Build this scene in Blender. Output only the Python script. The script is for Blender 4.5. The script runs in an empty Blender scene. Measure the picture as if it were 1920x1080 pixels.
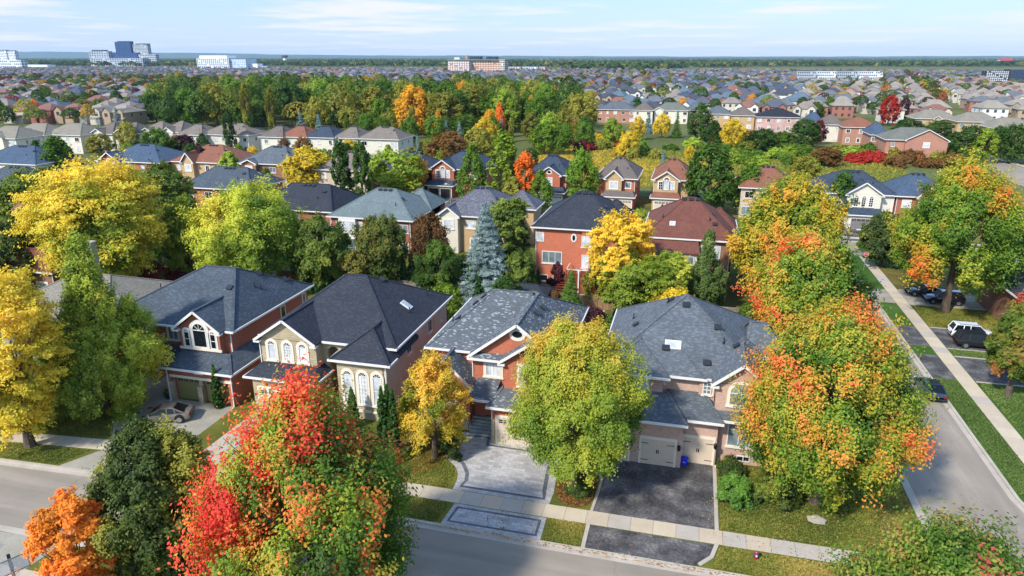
import bpy, math, random
import numpy as np
from mathutils import Vector, Matrix
R = math.radians
SC = bpy.context.scene
COL = SC.collection
# ------------------------------------------------------------------ camera, world, sun, exposure
CAM_H, FPX = 30.0, 1300.0
PITCH = math.atan(433 / FPX)
YAW = R(14.5)
cd = bpy.data.cameras.new('camera'); cam = bpy.data.objects.new('camera', cd); COL.objects.link(cam)
cam.location = (0, 0, CAM_H); cam.rotation_euler = (math.pi / 2 - PITCH, 0, YAW)
cd.sensor_width = 36; cd.lens = 36 * FPX / 1920; cd.clip_start = 0.5; cd.clip_end = 60000
SC.camera = cam
SC.view_settings.view_transform = 'Standard'; SC.view_settings.look = 'None'
SC.view_settings.gamma = 1; SC.view_settings.exposure = 1.3
SUN_DIR = Vector((-0.50, -0.86, 0.86)).normalized()      # towards the sun: behind the camera, to its left
SUN_EL = math.asin(SUN_DIR.z); SUN_ROT = math.atan2(SUN_DIR.x, SUN_DIR.y)
w = bpy.data.worlds.new("World"); SC.world = w; w.use_nodes = True
nt = w.node_tree; N = nt.nodes; Lk = nt.links; N.clear()
wo = N.new('ShaderNodeOutputWorld'); bg = N.new('ShaderNodeBackground'); bg.inputs[1].default_value = 0.15
sky = N.new('ShaderNodeTexSky'); sky.sky_type = 'NISHITA'; sky.sun_disc = False
sky.sun_elevation = SUN_EL; sky.sun_rotation = SUN_ROT; sky.altitude = 60; sky.air_density = 1.0; sky.dust_density = 0.35; sky.ozone_density = 3.0
tc = N.new('ShaderNodeTexCoord'); sep = N.new('ShaderNodeSeparateXYZ'); Lk.new(tc.outputs['Generated'], sep.inputs[0])
def wm(op, a, b=None):
    n = N.new('ShaderNodeMath'); n.operation = op
    for i, x in enumerate((a, b)):
        if x is None: continue
        if isinstance(x, (int, float)): n.inputs[i].default_value = x
        else: Lk.new(x, n.inputs[i])
    return n.outputs[0]
# thin stretched clouds seen on a flat layer far off
zz = wm('ADD', wm('MAXIMUM', sep.outputs[2], 0.0), 0.02)
cx = wm('DIVIDE', sep.outputs[0], zz); cy = wm('DIVIDE', sep.outputs[1], zz)
cmb = N.new('ShaderNodeCombineXYZ'); Lk.new(cx, cmb.inputs[0]); Lk.new(cy, cmb.inputs[1])
n1 = N.new('ShaderNodeTexNoise'); n1.inputs['Scale'].default_value = 0.22; n1.inputs['Detail'].default_value = 9; n1.inputs['Roughness'].default_value = 0.58
Lk.new(cmb.outputs[0], n1.inputs['Vector'])
rp = N.new('ShaderNodeValToRGB'); Lk.new(n1.outputs[0], rp.inputs[0])
rp.color_ramp.elements[0].position = 0.5; rp.color_ramp.elements[1].position = 0.6
fade = wm('MINIMUM', wm('MULTIPLY', sep.outputs[2], 70.0), 0.95)
mx = N.new('ShaderNodeMix'); mx.data_type = 'RGBA'; Lk.new(wm('MULTIPLY', rp.outputs[0], fade), mx.inputs[0])
def ramp_w(st):
    e_ = N.new('ShaderNodeMapRange'); Lk.new(sep.outputs[2], e_.inputs[0]); e_.inputs[1].default_value = 0.0; e_.inputs[2].default_value = 0.085
    r_ = N.new('ShaderNodeValToRGB'); Lk.new(e_.outputs[0], r_.inputs[0]); el = r_.color_ramp.elements; el.new(.5)
    for i, (p_, c_) in enumerate(st): el[i].position = p_; el[i].color = (c_[0] / 4, c_[1] / 4, c_[2] / 4, 1)
    v_ = N.new('ShaderNodeVectorMath'); v_.operation = 'SCALE'; v_.inputs[3].default_value = 4.0; Lk.new(r_.outputs[0], v_.inputs[0]); return v_.outputs[0]
# the thick band of low air the real sky shows above the horizon: pale, slightly blue
hz = N.new('ShaderNodeMix'); hz.data_type = 'RGBA'
hzf = N.new('ShaderNodeMapRange'); Lk.new(sep.outputs[2], hzf.inputs[0]); hzf.inputs[1].default_value = 0.0; hzf.inputs[2].default_value = 0.085
hzf.inputs[3].default_value = 0.92; hzf.inputs[4].default_value = 0.8
Lk.new(hzf.outputs[0], hz.inputs[0]); Lk.new(sky.outputs[0], hz.inputs[6]); hb = ramp_w(((0.0, (1.72, 2.02, 2.48)), (0.35, (1.38, 1.78, 2.5)), (1.0, (.95, 1.45, 2.45)))); Lk.new(hb, hz.inputs[7])
Lk.new(hz.outputs[2], mx.inputs[6]); mx.inputs[7].default_value = (2.65, 2.68, 2.76, 1)
up = N.new('ShaderNodeMath'); up.operation = 'GREATER_THAN'; 
blend = N.new('ShaderNodeMix'); blend.data_type = 'RGBA'
bf = N.new('ShaderNodeMapRange'); Lk.new(sep.outputs[2], bf.inputs[0]); bf.inputs[1].default_value = 0.1; bf.inputs[2].default_value = 0.35
Lk.new(bf.outputs[0], blend.inputs[0]); Lk.new(mx.outputs[2], blend.inputs[6]); Lk.new(sky.outputs[0], blend.inputs[7])
Lk.new(blend.outputs[2], bg.inputs[0]); Lk.new(bg.outputs[0], wo.inputs[0])
sd = bpy.data.lights.new('sun', 'SUN'); sd.energy = 2.2; sd.angle = R(3.5); sd.color = (1.0, 0.95, 0.86)
sun = bpy.data.objects.new('sun', sd); COL.objects.link(sun); sun.rotation_euler = SUN_DIR.to_track_quat('Z', 'Y').to_euler()
SC.cycles.max_bounces = 6; SC.cycles.transparent_max_bounces = 8
SC.cycles.diffuse_bounces = 3; SC.cycles.volume_bounces = 0

# ------------------------------------------------------------------ where things stand: the world's x runs along the street, y into the lots
_s, _c = math.sin(PITCH), math.cos(PITCH); _ct, _st = math.cos(YAW), -math.sin(YAW)
def gp(u, v, z=0.0):
    x = (u - 960) / FPX; y = (v - 540) / FPX
    rx, ry, rz = x, _c - y * _s, -(_s + y * _c); t = (z - CAM_H) / rz
    X, Y = rx * t, ry * t
    return (X * _ct + Y * _st, -X * _st + Y * _ct)
def x_at(u, yb, z):          # x of the point on line (y=yb, z) seen in the direction u
    k = (u - 960) / FPX
    return (k * (yb * _ct * _c + (CAM_H - z) * _s) + yb * _st) / (_ct - k * _st * _c)
def proj(a, b, z):
    X, Y = a * _ct - b * _st, a * _st + b * _ct; d = z - CAM_H
    zc = Y * _c - d * _s; yc = -(Y * _s + d * _c)
    return 960 + FPX * X / zc, 540 + FPX * yc / zc, zc
def z_top(a, b, v):
    Y = a * _st + b * _ct; k = (v - 540) / FPX
    return CAM_H + Y * (k * _c + _s) / (k * _s - _c)

def lin(c):
    if isinstance(c, str): c = tuple(int(c[i:i + 2], 16) for i in (0, 2, 4))
    o = []
    for x in c:
        x = x / 255; o.append(x / 12.92 if x <= 0.04045 else ((x + 0.055) / 1.055) ** 2.4)
    return tuple(o)

# ------------------------------------------------------------------ materials
MATS = {}
def nodes(name):
    m = bpy.data.materials.new(name); m.use_nodes = True; t = m.node_tree
    b = t.nodes['Principled BSDF']; return m, t.nodes, t.links, b
def ramp(n, stops):
    r = n.new('ShaderNodeValToRGB'); e = r.color_ramp.elements
    while len(e) < len(stops): e.new(0.5)
    for i, (p, c) in enumerate(stops):
        e[i].position = p; e[i].color = (*c, 1)
    return r
def mul(c, k): return tuple(min(1, x * k) for x in c)
def flat(name, col, rough=0.6, metal=0.0, spec=0.5, noise=0.12, scale=3.0):
    if name in MATS: return MATS[name]
    m, n, l, b = nodes(name); c = lin(col)
    t = n.new('ShaderNodeTexCoord'); z = n.new('ShaderNodeTexNoise'); z.inputs['Scale'].default_value = scale; z.inputs['Detail'].default_value = 5
    l.new(t.outputs['Object'], z.inputs['Vector'])
    r = ramp(n, [(0.25, mul(c, 1 - noise)), (0.75, mul(c, 1 + noise))]); l.new(z.outputs[0], r.inputs[0]); l.new(r.outputs[0], b.inputs['Base Color'])
    b.inputs['Roughness'].default_value = rough; b.inputs['Metallic'].default_value = metal; b.inputs['Specular IOR Level'].default_value = spec
    MATS[name] = m; return m
def bricky(name, c1, c2, mortar, bw=0.22, bh=0.075, ms=0.008, rough=0.85, bump=0.3, stain=0.25, stain_scale=0.5, offset=0.5):
    if name in MATS: return MATS[name]
    m, n, l, b = nodes(name)
    t = n.new('ShaderNodeTexCoord'); k = n.new('ShaderNodeTexBrick'); k.offset = offset
    k.inputs['Scale'].default_value = 1.0; k.inputs['Brick Width'].default_value = bw; k.inputs['Row Height'].default_value = bh
    k.inputs['Mortar Size'].default_value = ms; k.inputs['Mortar Smooth'].default_value = 0.3; k.inputs['Bias'].default_value = 0.0
    k.inputs['Color1'].default_value = (*lin(c1), 1); k.inputs['Color2'].default_value = (*lin(c2), 1); k.inputs['Mortar'].default_value = (*lin(mortar), 1)
    l.new(t.outputs['UV'], k.inputs['Vector'])
    z = n.new('ShaderNodeTexNoise'); z.inputs['Scale'].default_value = stain_scale; z.inputs['Detail'].default_value = 6; z.inputs['Roughness'].default_value = 0.65
    l.new(t.outputs['Object'], z.inputs['Vector'])
    r = ramp(n, [(0.3, (1 - stain,) * 3), (0.7, (1 + stain,) * 3)]); l.new(z.outputs[0], r.inputs[0])
    mm = n.new('ShaderNodeMix'); mm.data_type = 'RGBA'; mm.blend_type = 'MULTIPLY'; mm.inputs[0].default_value = 1
    l.new(k.outputs[0], mm.inputs[6]); l.new(r.outputs[0], mm.inputs[7]); l.new(mm.outputs[2], b.inputs['Base Color'])
    bp = n.new('ShaderNodeBump'); bp.inputs['Strength'].default_value = bump; bp.inputs['Distance'].default_value = 0.02; bp.invert = True
    l.new(k.outputs['Fac'], bp.inputs['Height']); l.new(bp.outputs[0], b.inputs['Normal'])
    b.inputs['Roughness'].default_value = rough; b.inputs['Specular IOR Level'].default_value = 0.25
    MATS[name] = m; return m
def shingle(name, c1, c2, fleck=None, sc=1.0):
    """asphalt shingles in courses, every tab its own tone"""
    if name in MATS: return MATS[name]
    m, n, l, b = nodes(name)
    t = n.new('ShaderNodeTexCoord'); k = n.new('ShaderNodeTexBrick'); k.offset = 0.41
    k.inputs['Scale'].default_value = 1.0; k.inputs['Brick Width'].default_value = 0.26 * sc; k.inputs['Row Height'].default_value = 0.14 * sc
    k.inputs['Mortar Size'].default_value = 0.010 * sc; k.inputs['Mortar Smooth'].default_value = 0.2
    k.inputs['Color1'].default_value = (0, 0, 0, 1); k.inputs['Color2'].default_value = (1, 1, 1, 1); k.inputs['Mortar'].default_value = (0.0, 0.0, 0.0, 1)
    l.new(t.outputs['UV'], k.inputs['Vector'])
    A, B = lin(c1), lin(c2); md_ = [(p + q) / 2 for p, q in zip(A, B)]; A = tuple(m_ + (p - m_) * .62 for m_, p in zip(md_, A)); B = tuple(m_ + (p - m_) * .62 for m_, p in zip(md_, B))
    st = [(0.0, mul(A, 0.92)), (0.5, A), (1.0, mul(B, 1.0))]
    if fleck: st = [(0.0, mul(A, 0.85)), (0.55, A), (0.84, B), (0.88, lin(fleck)), (1.0, lin(fleck))]
    r = ramp(n, st); l.new(k.outputs[0], r.inputs[0])
    z = n.new('ShaderNodeTexNoise'); z.inputs['Scale'].default_value = 0.45; z.inputs['Detail'].default_value = 7; z.inputs['Roughness'].default_value = 0.7
    l.new(t.outputs['Object'], z.inputs['Vector']); rz = ramp(n, [(0.3, (0.84,) * 3), (0.7, (1.14,) * 3)]); l.new(z.outputs[0], rz.inputs[0])
    mm = n.new('ShaderNodeMix'); mm.data_type = 'RGBA'; mm.blend_type = 'MULTIPLY'; mm.inputs[0].default_value = 1
    l.new(r.outputs[0], mm.inputs[6]); l.new(rz.outputs[0], mm.inputs[7])
    l.new(mm.outputs[2], b.inputs['Base Color']); b.inputs['Roughness'].default_value = 0.9; b.inputs['Specular IOR Level'].default_value = 0.3
    bp = n.new('ShaderNodeBump'); bp.inputs['Strength'].default_value = 0.6; bp.inputs['Distance'].default_value = 0.03
    l.new(k.outputs[0], bp.inputs['Height']); l.new(bp.outputs[0], b.inputs['Normal'])
    MATS[name] = m; return m
def ground_mat(name, stops, scale=0.25, scale2=6.0, bump=0.4, rough=0.95, mixk=0.5, dist=0.04):
    if name in MATS: return MATS[name]
    m, n, l, b = nodes(name); t = n.new('ShaderNodeTexCoord')
    z = n.new('ShaderNodeTexNoise'); z.inputs['Scale'].default_value = scale; z.inputs['Detail'].default_value = 8; z.inputs['Roughness'].default_value = 0.62
    y = n.new('ShaderNodeTexNoise'); y.inputs['Scale'].default_value = scale2; y.inputs['Detail'].default_value = 6; y.inputs['Roughness'].default_value = 0.7
    l.new(t.outputs['Object'], z.inputs['Vector']); l.new(t.outputs['Object'], y.inputs['Vector'])
    mx = n.new('ShaderNodeMix'); mx.inputs[0].default_value = mixk; l.new(z.outputs[0], mx.inputs[2]); l.new(y.outputs[0], mx.inputs[3])
    r = ramp(n, [(p, lin(c)) for p, c in stops]); l.new(mx.outputs[0], r.inputs[0]); l.new(r.outputs[0], b.inputs['Base Color'])
    bp = n.new('ShaderNodeBump'); bp.inputs['Strength'].default_value = bump; bp.inputs['Distance'].default_value = dist
    l.new(y.outputs[0], bp.inputs['Height']); l.new(bp.outputs[0], b.inputs['Normal'])
    b.inputs['Roughness'].default_value = rough; b.inputs['Specular IOR Level'].default_value = 0.2
    MATS[name] = m; return m
def glassy(name, col, rough=0.06, coat=1.0):
    if name in MATS: return MATS[name]
    m, n, l, b = nodes(name); t = n.new('ShaderNodeTexCoord'); z = n.new('ShaderNodeTexNoise'); z.inputs['Scale'].default_value = 0.9
    l.new(t.outputs['Object'], z.inputs['Vector']); c = lin(col)
    r = ramp(n, [(0.35, mul(c, 0.7)), (0.65, mul(c, 1.25))]); l.new(z.outputs[0], r.inputs[0]); l.new(r.outputs[0], b.inputs['Base Color'])
    b.inputs['Roughness'].default_value = rough; b.inputs['Specular IOR Level'].default_value = 0.6; b.inputs['Coat Weight'].default_value = coat; b.inputs['Coat Roughness'].default_value = 0.03
    MATS[name] = m; return m
def leafmat(name, trans=0.35):
    m, n, l, b = nodes(name); n.remove(b); out = n['Material Output']
    a = n.new('ShaderNodeAttribute'); a.attribute_name = 'Col'; oi = n.new('ShaderNodeObjectInfo')
    mm = n.new('ShaderNodeMix'); mm.data_type = 'RGBA'; mm.blend_type = 'MULTIPLY'; mm.inputs[0].default_value = 1
    l.new(a.outputs['Color'], mm.inputs[6]); l.new(oi.outputs['Color'], mm.inputs[7])
    d = n.new('ShaderNodeBsdfDiffuse'); tr = n.new('ShaderNodeBsdfTranslucent'); ms = n.new('ShaderNodeMixShader'); ms.inputs[0].default_value = trans
    g = n.new('ShaderNodeBsdfGlossy'); g.inputs['Roughness'].default_value = 0.6; g.inputs['Color'].default_value = (1, 1, 1, 1); m2 = n.new('ShaderNodeMixShader'); m2.inputs[0].default_value = 0.012
    l.new(mm.outputs[2], d.inputs[0]); l.new(mm.outputs[2], tr.inputs[0]); l.new(d.outputs[0], ms.inputs[1]); l.new(tr.outputs[0], ms.inputs[2])
    l.new(ms.outputs[0], m2.inputs[1]); l.new(g.outputs[0], m2.inputs[2]); l.new(m2.outputs[0], out.inputs[0]); return m
def road_mat(name, stops, *a, along='x'):
    m = ground_mat(name, stops, *a); n, l = m.node_tree.nodes, m.node_tree.links; b = n['Principled BSDF']; src = b.inputs['Base Color'].links[0].from_socket
    t = n.new('ShaderNodeTexCoord'); w_ = n.new('ShaderNodeTexNoise'); w_.inputs['Scale'].default_value = .7; w_.inputs['Detail'].default_value = 4; l.new(t.outputs['Object'], w_.inputs['Vector'])
    mxv = n.new('ShaderNodeMix'); mxv.data_type = 'VECTOR'; mxv.inputs[0].default_value = .6; l.new(t.outputs['Object'], mxv.inputs[4]); l.new(w_.outputs['Color'], mxv.inputs[5])
    v = n.new('ShaderNodeTexVoronoi'); v.feature = 'DISTANCE_TO_EDGE'; v.inputs['Scale'].default_value = .22; l.new(mxv.outputs[1], v.inputs['Vector'])
    r = ramp(n, [(0.0, (.78,) * 3), (0.004, (1,) * 3)]); l.new(v.outputs['Distance'], r.inputs[0])
    # long pale wear streaks along the carriageway
    mp_ = n.new('ShaderNodeMapping'); mp_.inputs['Scale'].default_value = (.07, 1.1, 1) if along == 'x' else (1.1, .07, 1); l.new(t.outputs['Object'], mp_.inputs[0]); s_ = n.new('ShaderNodeTexNoise'); s_.inputs['Scale'].default_value = 1.0; s_.inputs['Detail'].default_value = 5; l.new(mp_.outputs[0], s_.inputs['Vector'])
    r2 = ramp(n, [(0.35, (.88,) * 3), (0.55, (1.0,) * 3), (.72, (1.18,) * 3)]); l.new(s_.outputs[0], r2.inputs[0])
    for rr in (r, r2):
        mm = n.new('ShaderNodeMix'); mm.data_type = 'RGBA'; mm.blend_type = 'MULTIPLY'; mm.inputs[0].default_value = 1; l.new(src, mm.inputs[6]); l.new(rr.outputs[0], mm.inputs[7]); src = mm.outputs[2]
    l.new(src, b.inputs['Base Color']); return m
LEAF = leafmat('leaf', 0.42); NEEDLE = leafmat('needle', 0.15)
BARK = ground_mat('bark', [(0.3, '3a3129'), (0.7, '7a6c5c')], 2.0, 14.0, 0.8)
PALEBARK = ground_mat('pale_bark', [(0.3, '8d8778'), (0.7, 'c9c2b0')], 2.0, 14.0, 0.6)
WHITE = flat('white_trim', 'd6d3cc', 0.45, noise=0.04)
CREAM = flat('cream_trim', 'd9cdb8', 0.7, noise=0.06)
BLACK = flat('black_paint', '15161a', 0.5, noise=0.1)
DARKMETAL = flat('dark_metal', '26282c', 0.5, noise=0.15)
STEEL = flat('galvanized_steel', 'a5aaad', 0.4, 0.6)
CONC = ground_mat('concrete', [(0.3, '9a8f80'), (0.7, 'c2b8a8')], 0.5, 9.0, 0.15, 0.9, 0.45)
CONC2 = ground_mat('old_concrete', [(0.3, '7c7668'), (0.7, 'b0a896')], 0.4, 7.0, 0.15, 0.9, 0.4)
ASPH = road_mat('road_asphalt', [(0.3, '847a6c'), (0.55, '968b7c'), (0.75, 'a79b8a')], 0.12, 25.0, 0.25, 0.9, 0.3)
ASPH_SIDE = road_mat('side_street_asphalt', [(0.3, '847a6c'), (0.55, '968b7c'), (0.75, 'a79b8a')], 0.12, 25.0, 0.25, 0.9, 0.3, along='y')
DRVASPH = ground_mat('driveway_asphalt', [(0.36, '2e2d2e'), (0.47, '4a4848'), (0.55, '63605e'), (0.66, '8e8984')], 0.55, 5.0, 0.3, 0.75, 0.42)
LAWN = ground_mat('lawn', [(0.3, '2c3a0a'), (0.45, '47521a'), (0.56, '5c6224'), (0.72, '81752f')], 0.35, 12.0, 0.9, 0.95, 0.45)
LAWN2 = ground_mat('fresh_lawn', [(0.3, '26400f'), (0.5, '3b5a1c'), (0.7, '5d7430')], 0.3, 12.0, 0.9, 0.95, 0.45)
SOIL = ground_mat('garden_bed', [(0.3, '2f2517'), (0.55, '57452a'), (0.72, '7a6a3c')], 1.2, 14.0, 1.0)
G_DARK = glassy('dark_glass', '141a20'); G_BLUE = glassy('blue_glass', '24384c'); G_WHITE = glassy('window_with_white_blind', 'c2c6c8', 0.35, 0.15)
G_GREY = glassy('window_with_grey_blind', '6f7d80', 0.1, 0.8); WATER = glassy('pool_water', '1668a8', 0.05)

# ------------------------------------------------------------------ mesh builder
class MB:
    def __init__(s): s.v = []; s.f = []; s.m = []; s.T = None
    def add(s, pts, mi=0):
        i = len(s.v)
        for p in pts:
            p = Vector(p)
            s.v.append(s.T @ p if s.T is not None else p)
        s.f.append(tuple(range(i, i + len(pts)))); s.m.append(mi)
    def box(s, x0, x1, y0, y1, z0, z1, mi=0, bottom=True):
        a, b, c, d = (x0, y0, z0), (x1, y0, z0), (x1, y1, z0), (x0, y1, z0)
        e, f, g, h = (x0, y0, z1), (x1, y0, z1), (x1, y1, z1), (x0, y1, z1)
        for q in ((a, b, f, e), (b, c, g, f), (c, d, h, g), (d, a, e, h), (e, f, g, h)): s.add(q, mi)
        if bottom: s.add((d, c, b, a), mi)
    def prism(s, poly, z0, z1, mi=0, bottom=True):       # poly counter-clockwise (x,y)
        s.add([(x, y, z1) for x, y in poly], mi)
        if bottom: s.add([(x, y, z0) for x, y in reversed(poly)], mi)
        n = len(poly)
        for i in range(n):
            (x, y), (p, q) = poly[i], poly[(i + 1) % n]; s.add([(x, y, z0), (p, q, z0), (p, q, z1), (x, y, z1)], mi)
    def vprism(s, poly, y0, y1, mi=0):                    # poly (x,z) seen from the front (-y), counter-clockwise
        s.add([(x, y0, z) for x, z in poly], mi); s.add([(x, y1, z) for x, z in reversed(poly)], mi)
        n = len(poly)
        for i in range(n):
            (x, z), (p, q) = poly[i], poly[(i + 1) % n]; s.add([(x, y0, z), (x, y1, z), (p, y1, q), (p, y0, q)], mi)
    def ring(s, outer, inner, y0, y1, mi=0):              # frame between two like-numbered (x,z) outlines
        n = len(outer)
        for i in range(n):
            j = (i + 1) % n; a, b, c, d = outer[i], outer[j], inner[j], inner[i]
            s.add([(a[0], y0, a[1]), (b[0], y0, b[1]), (c[0], y0, c[1]), (d[0], y0, d[1])], mi)
            s.add([(a[0], y1, a[1]), (b[0], y1, b[1]), (b[0], y0, b[1]), (a[0], y0, a[1])], mi)
            s.add([(d[0], y0, d[1]), (c[0], y0, c[1]), (c[0], y1, c[1]), (d[0], y1, d[1])], mi)
    def slab(s, pts, t=0.14, mi=0):                        # sloping slab: top outline, thickness straight down
        s.add(pts, mi); lo = [(x, y, z - t) for x, y, z in pts]; s.add(list(reversed(lo)), mi); n = len(pts)
        for i in range(n): j = (i + 1) % n; s.add([pts[i], lo[i], lo[j], pts[j]], mi)
    def bar(s, a, b, w=0.1, h=None, mi=0, up=(0, 0, 1)):
        a, b = Vector(a), Vector(b); d = (b - a).normalized(); u = Vector(up)
        if abs(d.dot(u)) > 0.98: u = Vector((1, 0, 0))
        r = d.cross(u).normalized(); u = r.cross(d).normalized(); h = h or w; r *= w / 2; u *= h / 2
        A = [a - r - u, a + r - u, a + r + u, a - r + u]; B = [p + (b - a) for p in A]
        s.add([A[3], A[2], A[1], A[0]], mi); s.add(B, mi)
        for i in range(4): j = (i + 1) % 4; s.add([A[i], A[j], B[j], B[i]], mi)
    def tube(s, pts, rad, n=7, mi=0, cap=True):
        rings = []
        for i, p in enumerate(pts):
            p = Vector(p); d = (Vector(pts[min(i + 1, len(pts) - 1)]) - Vector(pts[max(i - 1, 0)]))
            d = d.normalized() if d.length > 1e-6 else Vector((0, 0, 1))
            u = Vector((1, 0, 0)) if abs(d.z) > 0.7 else Vector((0, 0, 1)); r = d.cross(u).normalized(); u = r.cross(d)
            q = rad[i] if isinstance(rad, (list, tuple)) else rad
            rings.append([p + (r * math.cos(2 * math.pi * k / n) + u * math.sin(2 * math.pi * k / n)) * q for k in range(n)])
        for A, B in zip(rings, rings[1:]):
            for k in range(n): j = (k + 1) % n; s.add([A[k], A[j], B[j], B[k]], mi)
        if cap: s.add(list(reversed(rings[0])), mi); s.add(rings[-1], mi)
    def build(s, name, mats, parent=None, smooth=False):
        if not s.f: return None
        me = bpy.data.meshes.new(name); me.from_pydata([tuple(p) for p in s.v], [], s.f)
        for m in (mats if isinstance(mats, (list, tuple)) else [mats]): me.materials.append(m)
        me.polygons.foreach_set('material_index', s.m)
        uv = me.uv_layers.new(name='UVMap'); buf = []
        for f in s.f:
            p = s.v[f[0]]; nn = Vector((0, 0, 0))
            for i in range(len(f)): nn += (s.v[f[i]] - p).cross(s.v[f[(i + 1) % len(f)]] - p)
            nn = nn.normalized() if nn.length > 1e-9 else Vector((0, 0, 1))
            if abs(nn.z) > 0.995: t, b = Vector((1, 0, 0)), Vector((0, 1, 0))
            else: t = Vector((0, 0, 1)).cross(nn).normalized(); b = nn.cross(t)
            for i in f: q = s.v[i]; buf += [q.dot(t), q.dot(b)]
        uv.data.foreach_set('uv', buf)
        if smooth: me.polygons.foreach_set('use_smooth', [True] * len(s.f))
        me.validate(); o = bpy.data.objects.new(name, me); COL.objects.link(o); o.parent = parent
        return o
def tag(o, label=None, cat=None, group=None, kind=None):
    if label: o['label'] = label
    if cat: o['category'] = cat
    if group: o['group'] = group
    if kind: o['kind'] = kind
    return o
def thing(name, label, cat, loc=(0, 0, 0), rz=0.0, group=None):
    o = bpy.data.objects.new(name, None); COL.objects.link(o); o.location = loc; o.rotation_euler = (0, 0, rz)
    o.empty_display_size = 0.2
    return tag(o, label, cat, group)
def copy_tree(o, parent=None):
    c = o.copy(); COL.objects.link(c); c.parent = parent
    for ch in list(o.children): copy_tree(ch, c)
    return c
def structure(name, m, mat):
    return tag(m.build(name, mat), kind='structure')
def polyline_strip(pts, off0, off1):
    """outline between two sideways offsets of a line"""
    def off(d):
        out = []
        for i, p in enumerate(pts):
            a = Vector(pts[max(i - 1, 0)]); b = Vector(pts[min(i + 1, len(pts) - 1)]); t = (b - a).normalized()
            out.append((p[0] - t.y * d, p[1] + t.x * d))
        return out
    return off(off0), off(off1)
# ------------------------------------------------------------------ foliage
def quads_mesh(name, C, A, Bv, colr, mat):
    """one four-cornered leaf per row: centre C, half axes A and Bv"""
    n = len(C); V = np.empty((n, 4, 3), np.float32); V[:, 0] = C + A; V[:, 1] = C + Bv; V[:, 2] = C - A; V[:, 3] = C - Bv
    me = bpy.data.meshes.new(name); me.vertices.add(n * 4); me.vertices.foreach_set('co', V.ravel())
    me.loops.add(n * 4); me.loops.foreach_set('vertex_index', np.arange(n * 4, dtype=np.int32))
    me.polygons.add(n); me.polygons.foreach_set('loop_start', np.arange(0, n * 4, 4, dtype=np.int32))
    me.polygons.foreach_set('loop_total', np.full(n, 4, np.int32))
    at = me.attributes.new('Col', 'FLOAT_COLOR', 'POINT'); c4 = np.ones((n, 4, 4), np.float32); c4[:, :, :3] = colr[:, None, :]
    at.data.foreach_set('color', c4.ravel()); me.materials.append(mat); me.update(); return me
GAIN = 1.4
def unit(v): return v / np.maximum(np.linalg.norm(v, axis=-1, keepdims=True), 1e-6)
PROF = {
    'maple': ([0, .12, .35, .6, .8, .93, 1], [.45, .82, 1, .86, .58, .28, .06]),
    'pyramid': ([0, .12, .3, .5, .7, .86, 1], [.6, .98, 1, .78, .47, .22, .04]),
    'round': ([0, .15, .45, .75, .92, 1], [.55, .88, 1, .88, .5, .12]),
    'column': ([0, .15, .5, .8, 1], [.6, .95, 1, .75, .12]),
    'spire': ([0, .1, .25, .42, .55, .7, .85, 1], [.7, 1, .98, .68, .4, .27, .16, .05]),
    'locust': ([0, .25, .55, .8, 1], [.35, .78, 1, .82, .3]),
    'egg': ([0, .2, .45, .75, 1], [.7, 1, .95, .6, .08]),
    'shrub': ([0, .3, .7, 1], [.9, 1, .8, .3]),
    'cone': ([0, .1, .5, .85, 1], [.9, 1, .58, .2, .02]),
    'cedar': ([0, .1, .5, .8, 1], [.8, 1, .86, .5, .05]),
}
def nzf(rng, k=2.2, n=6):
    K = rng.normal(0, k, (n, 3)); P = rng.uniform(0, 6.28, n); A = rng.uniform(.5, 1, n); A /= A.sum()
    return lambda p: 0.5 + 0.5 * (np.sin(p @ K.T + P) @ A) * 1.5
def palette(q, stops):
    xs = [s[0] for s in stops]; cs = np.array([lin(s[1]) for s in stops]); cs = cs * .96 + .04 * (cs @ np.array([.3, .6, .1]))[:, None]; q = np.clip(q, 0, 1)
    return np.stack([np.interp(q, xs, cs[:, i]) for i in range(3)], -1)
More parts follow.
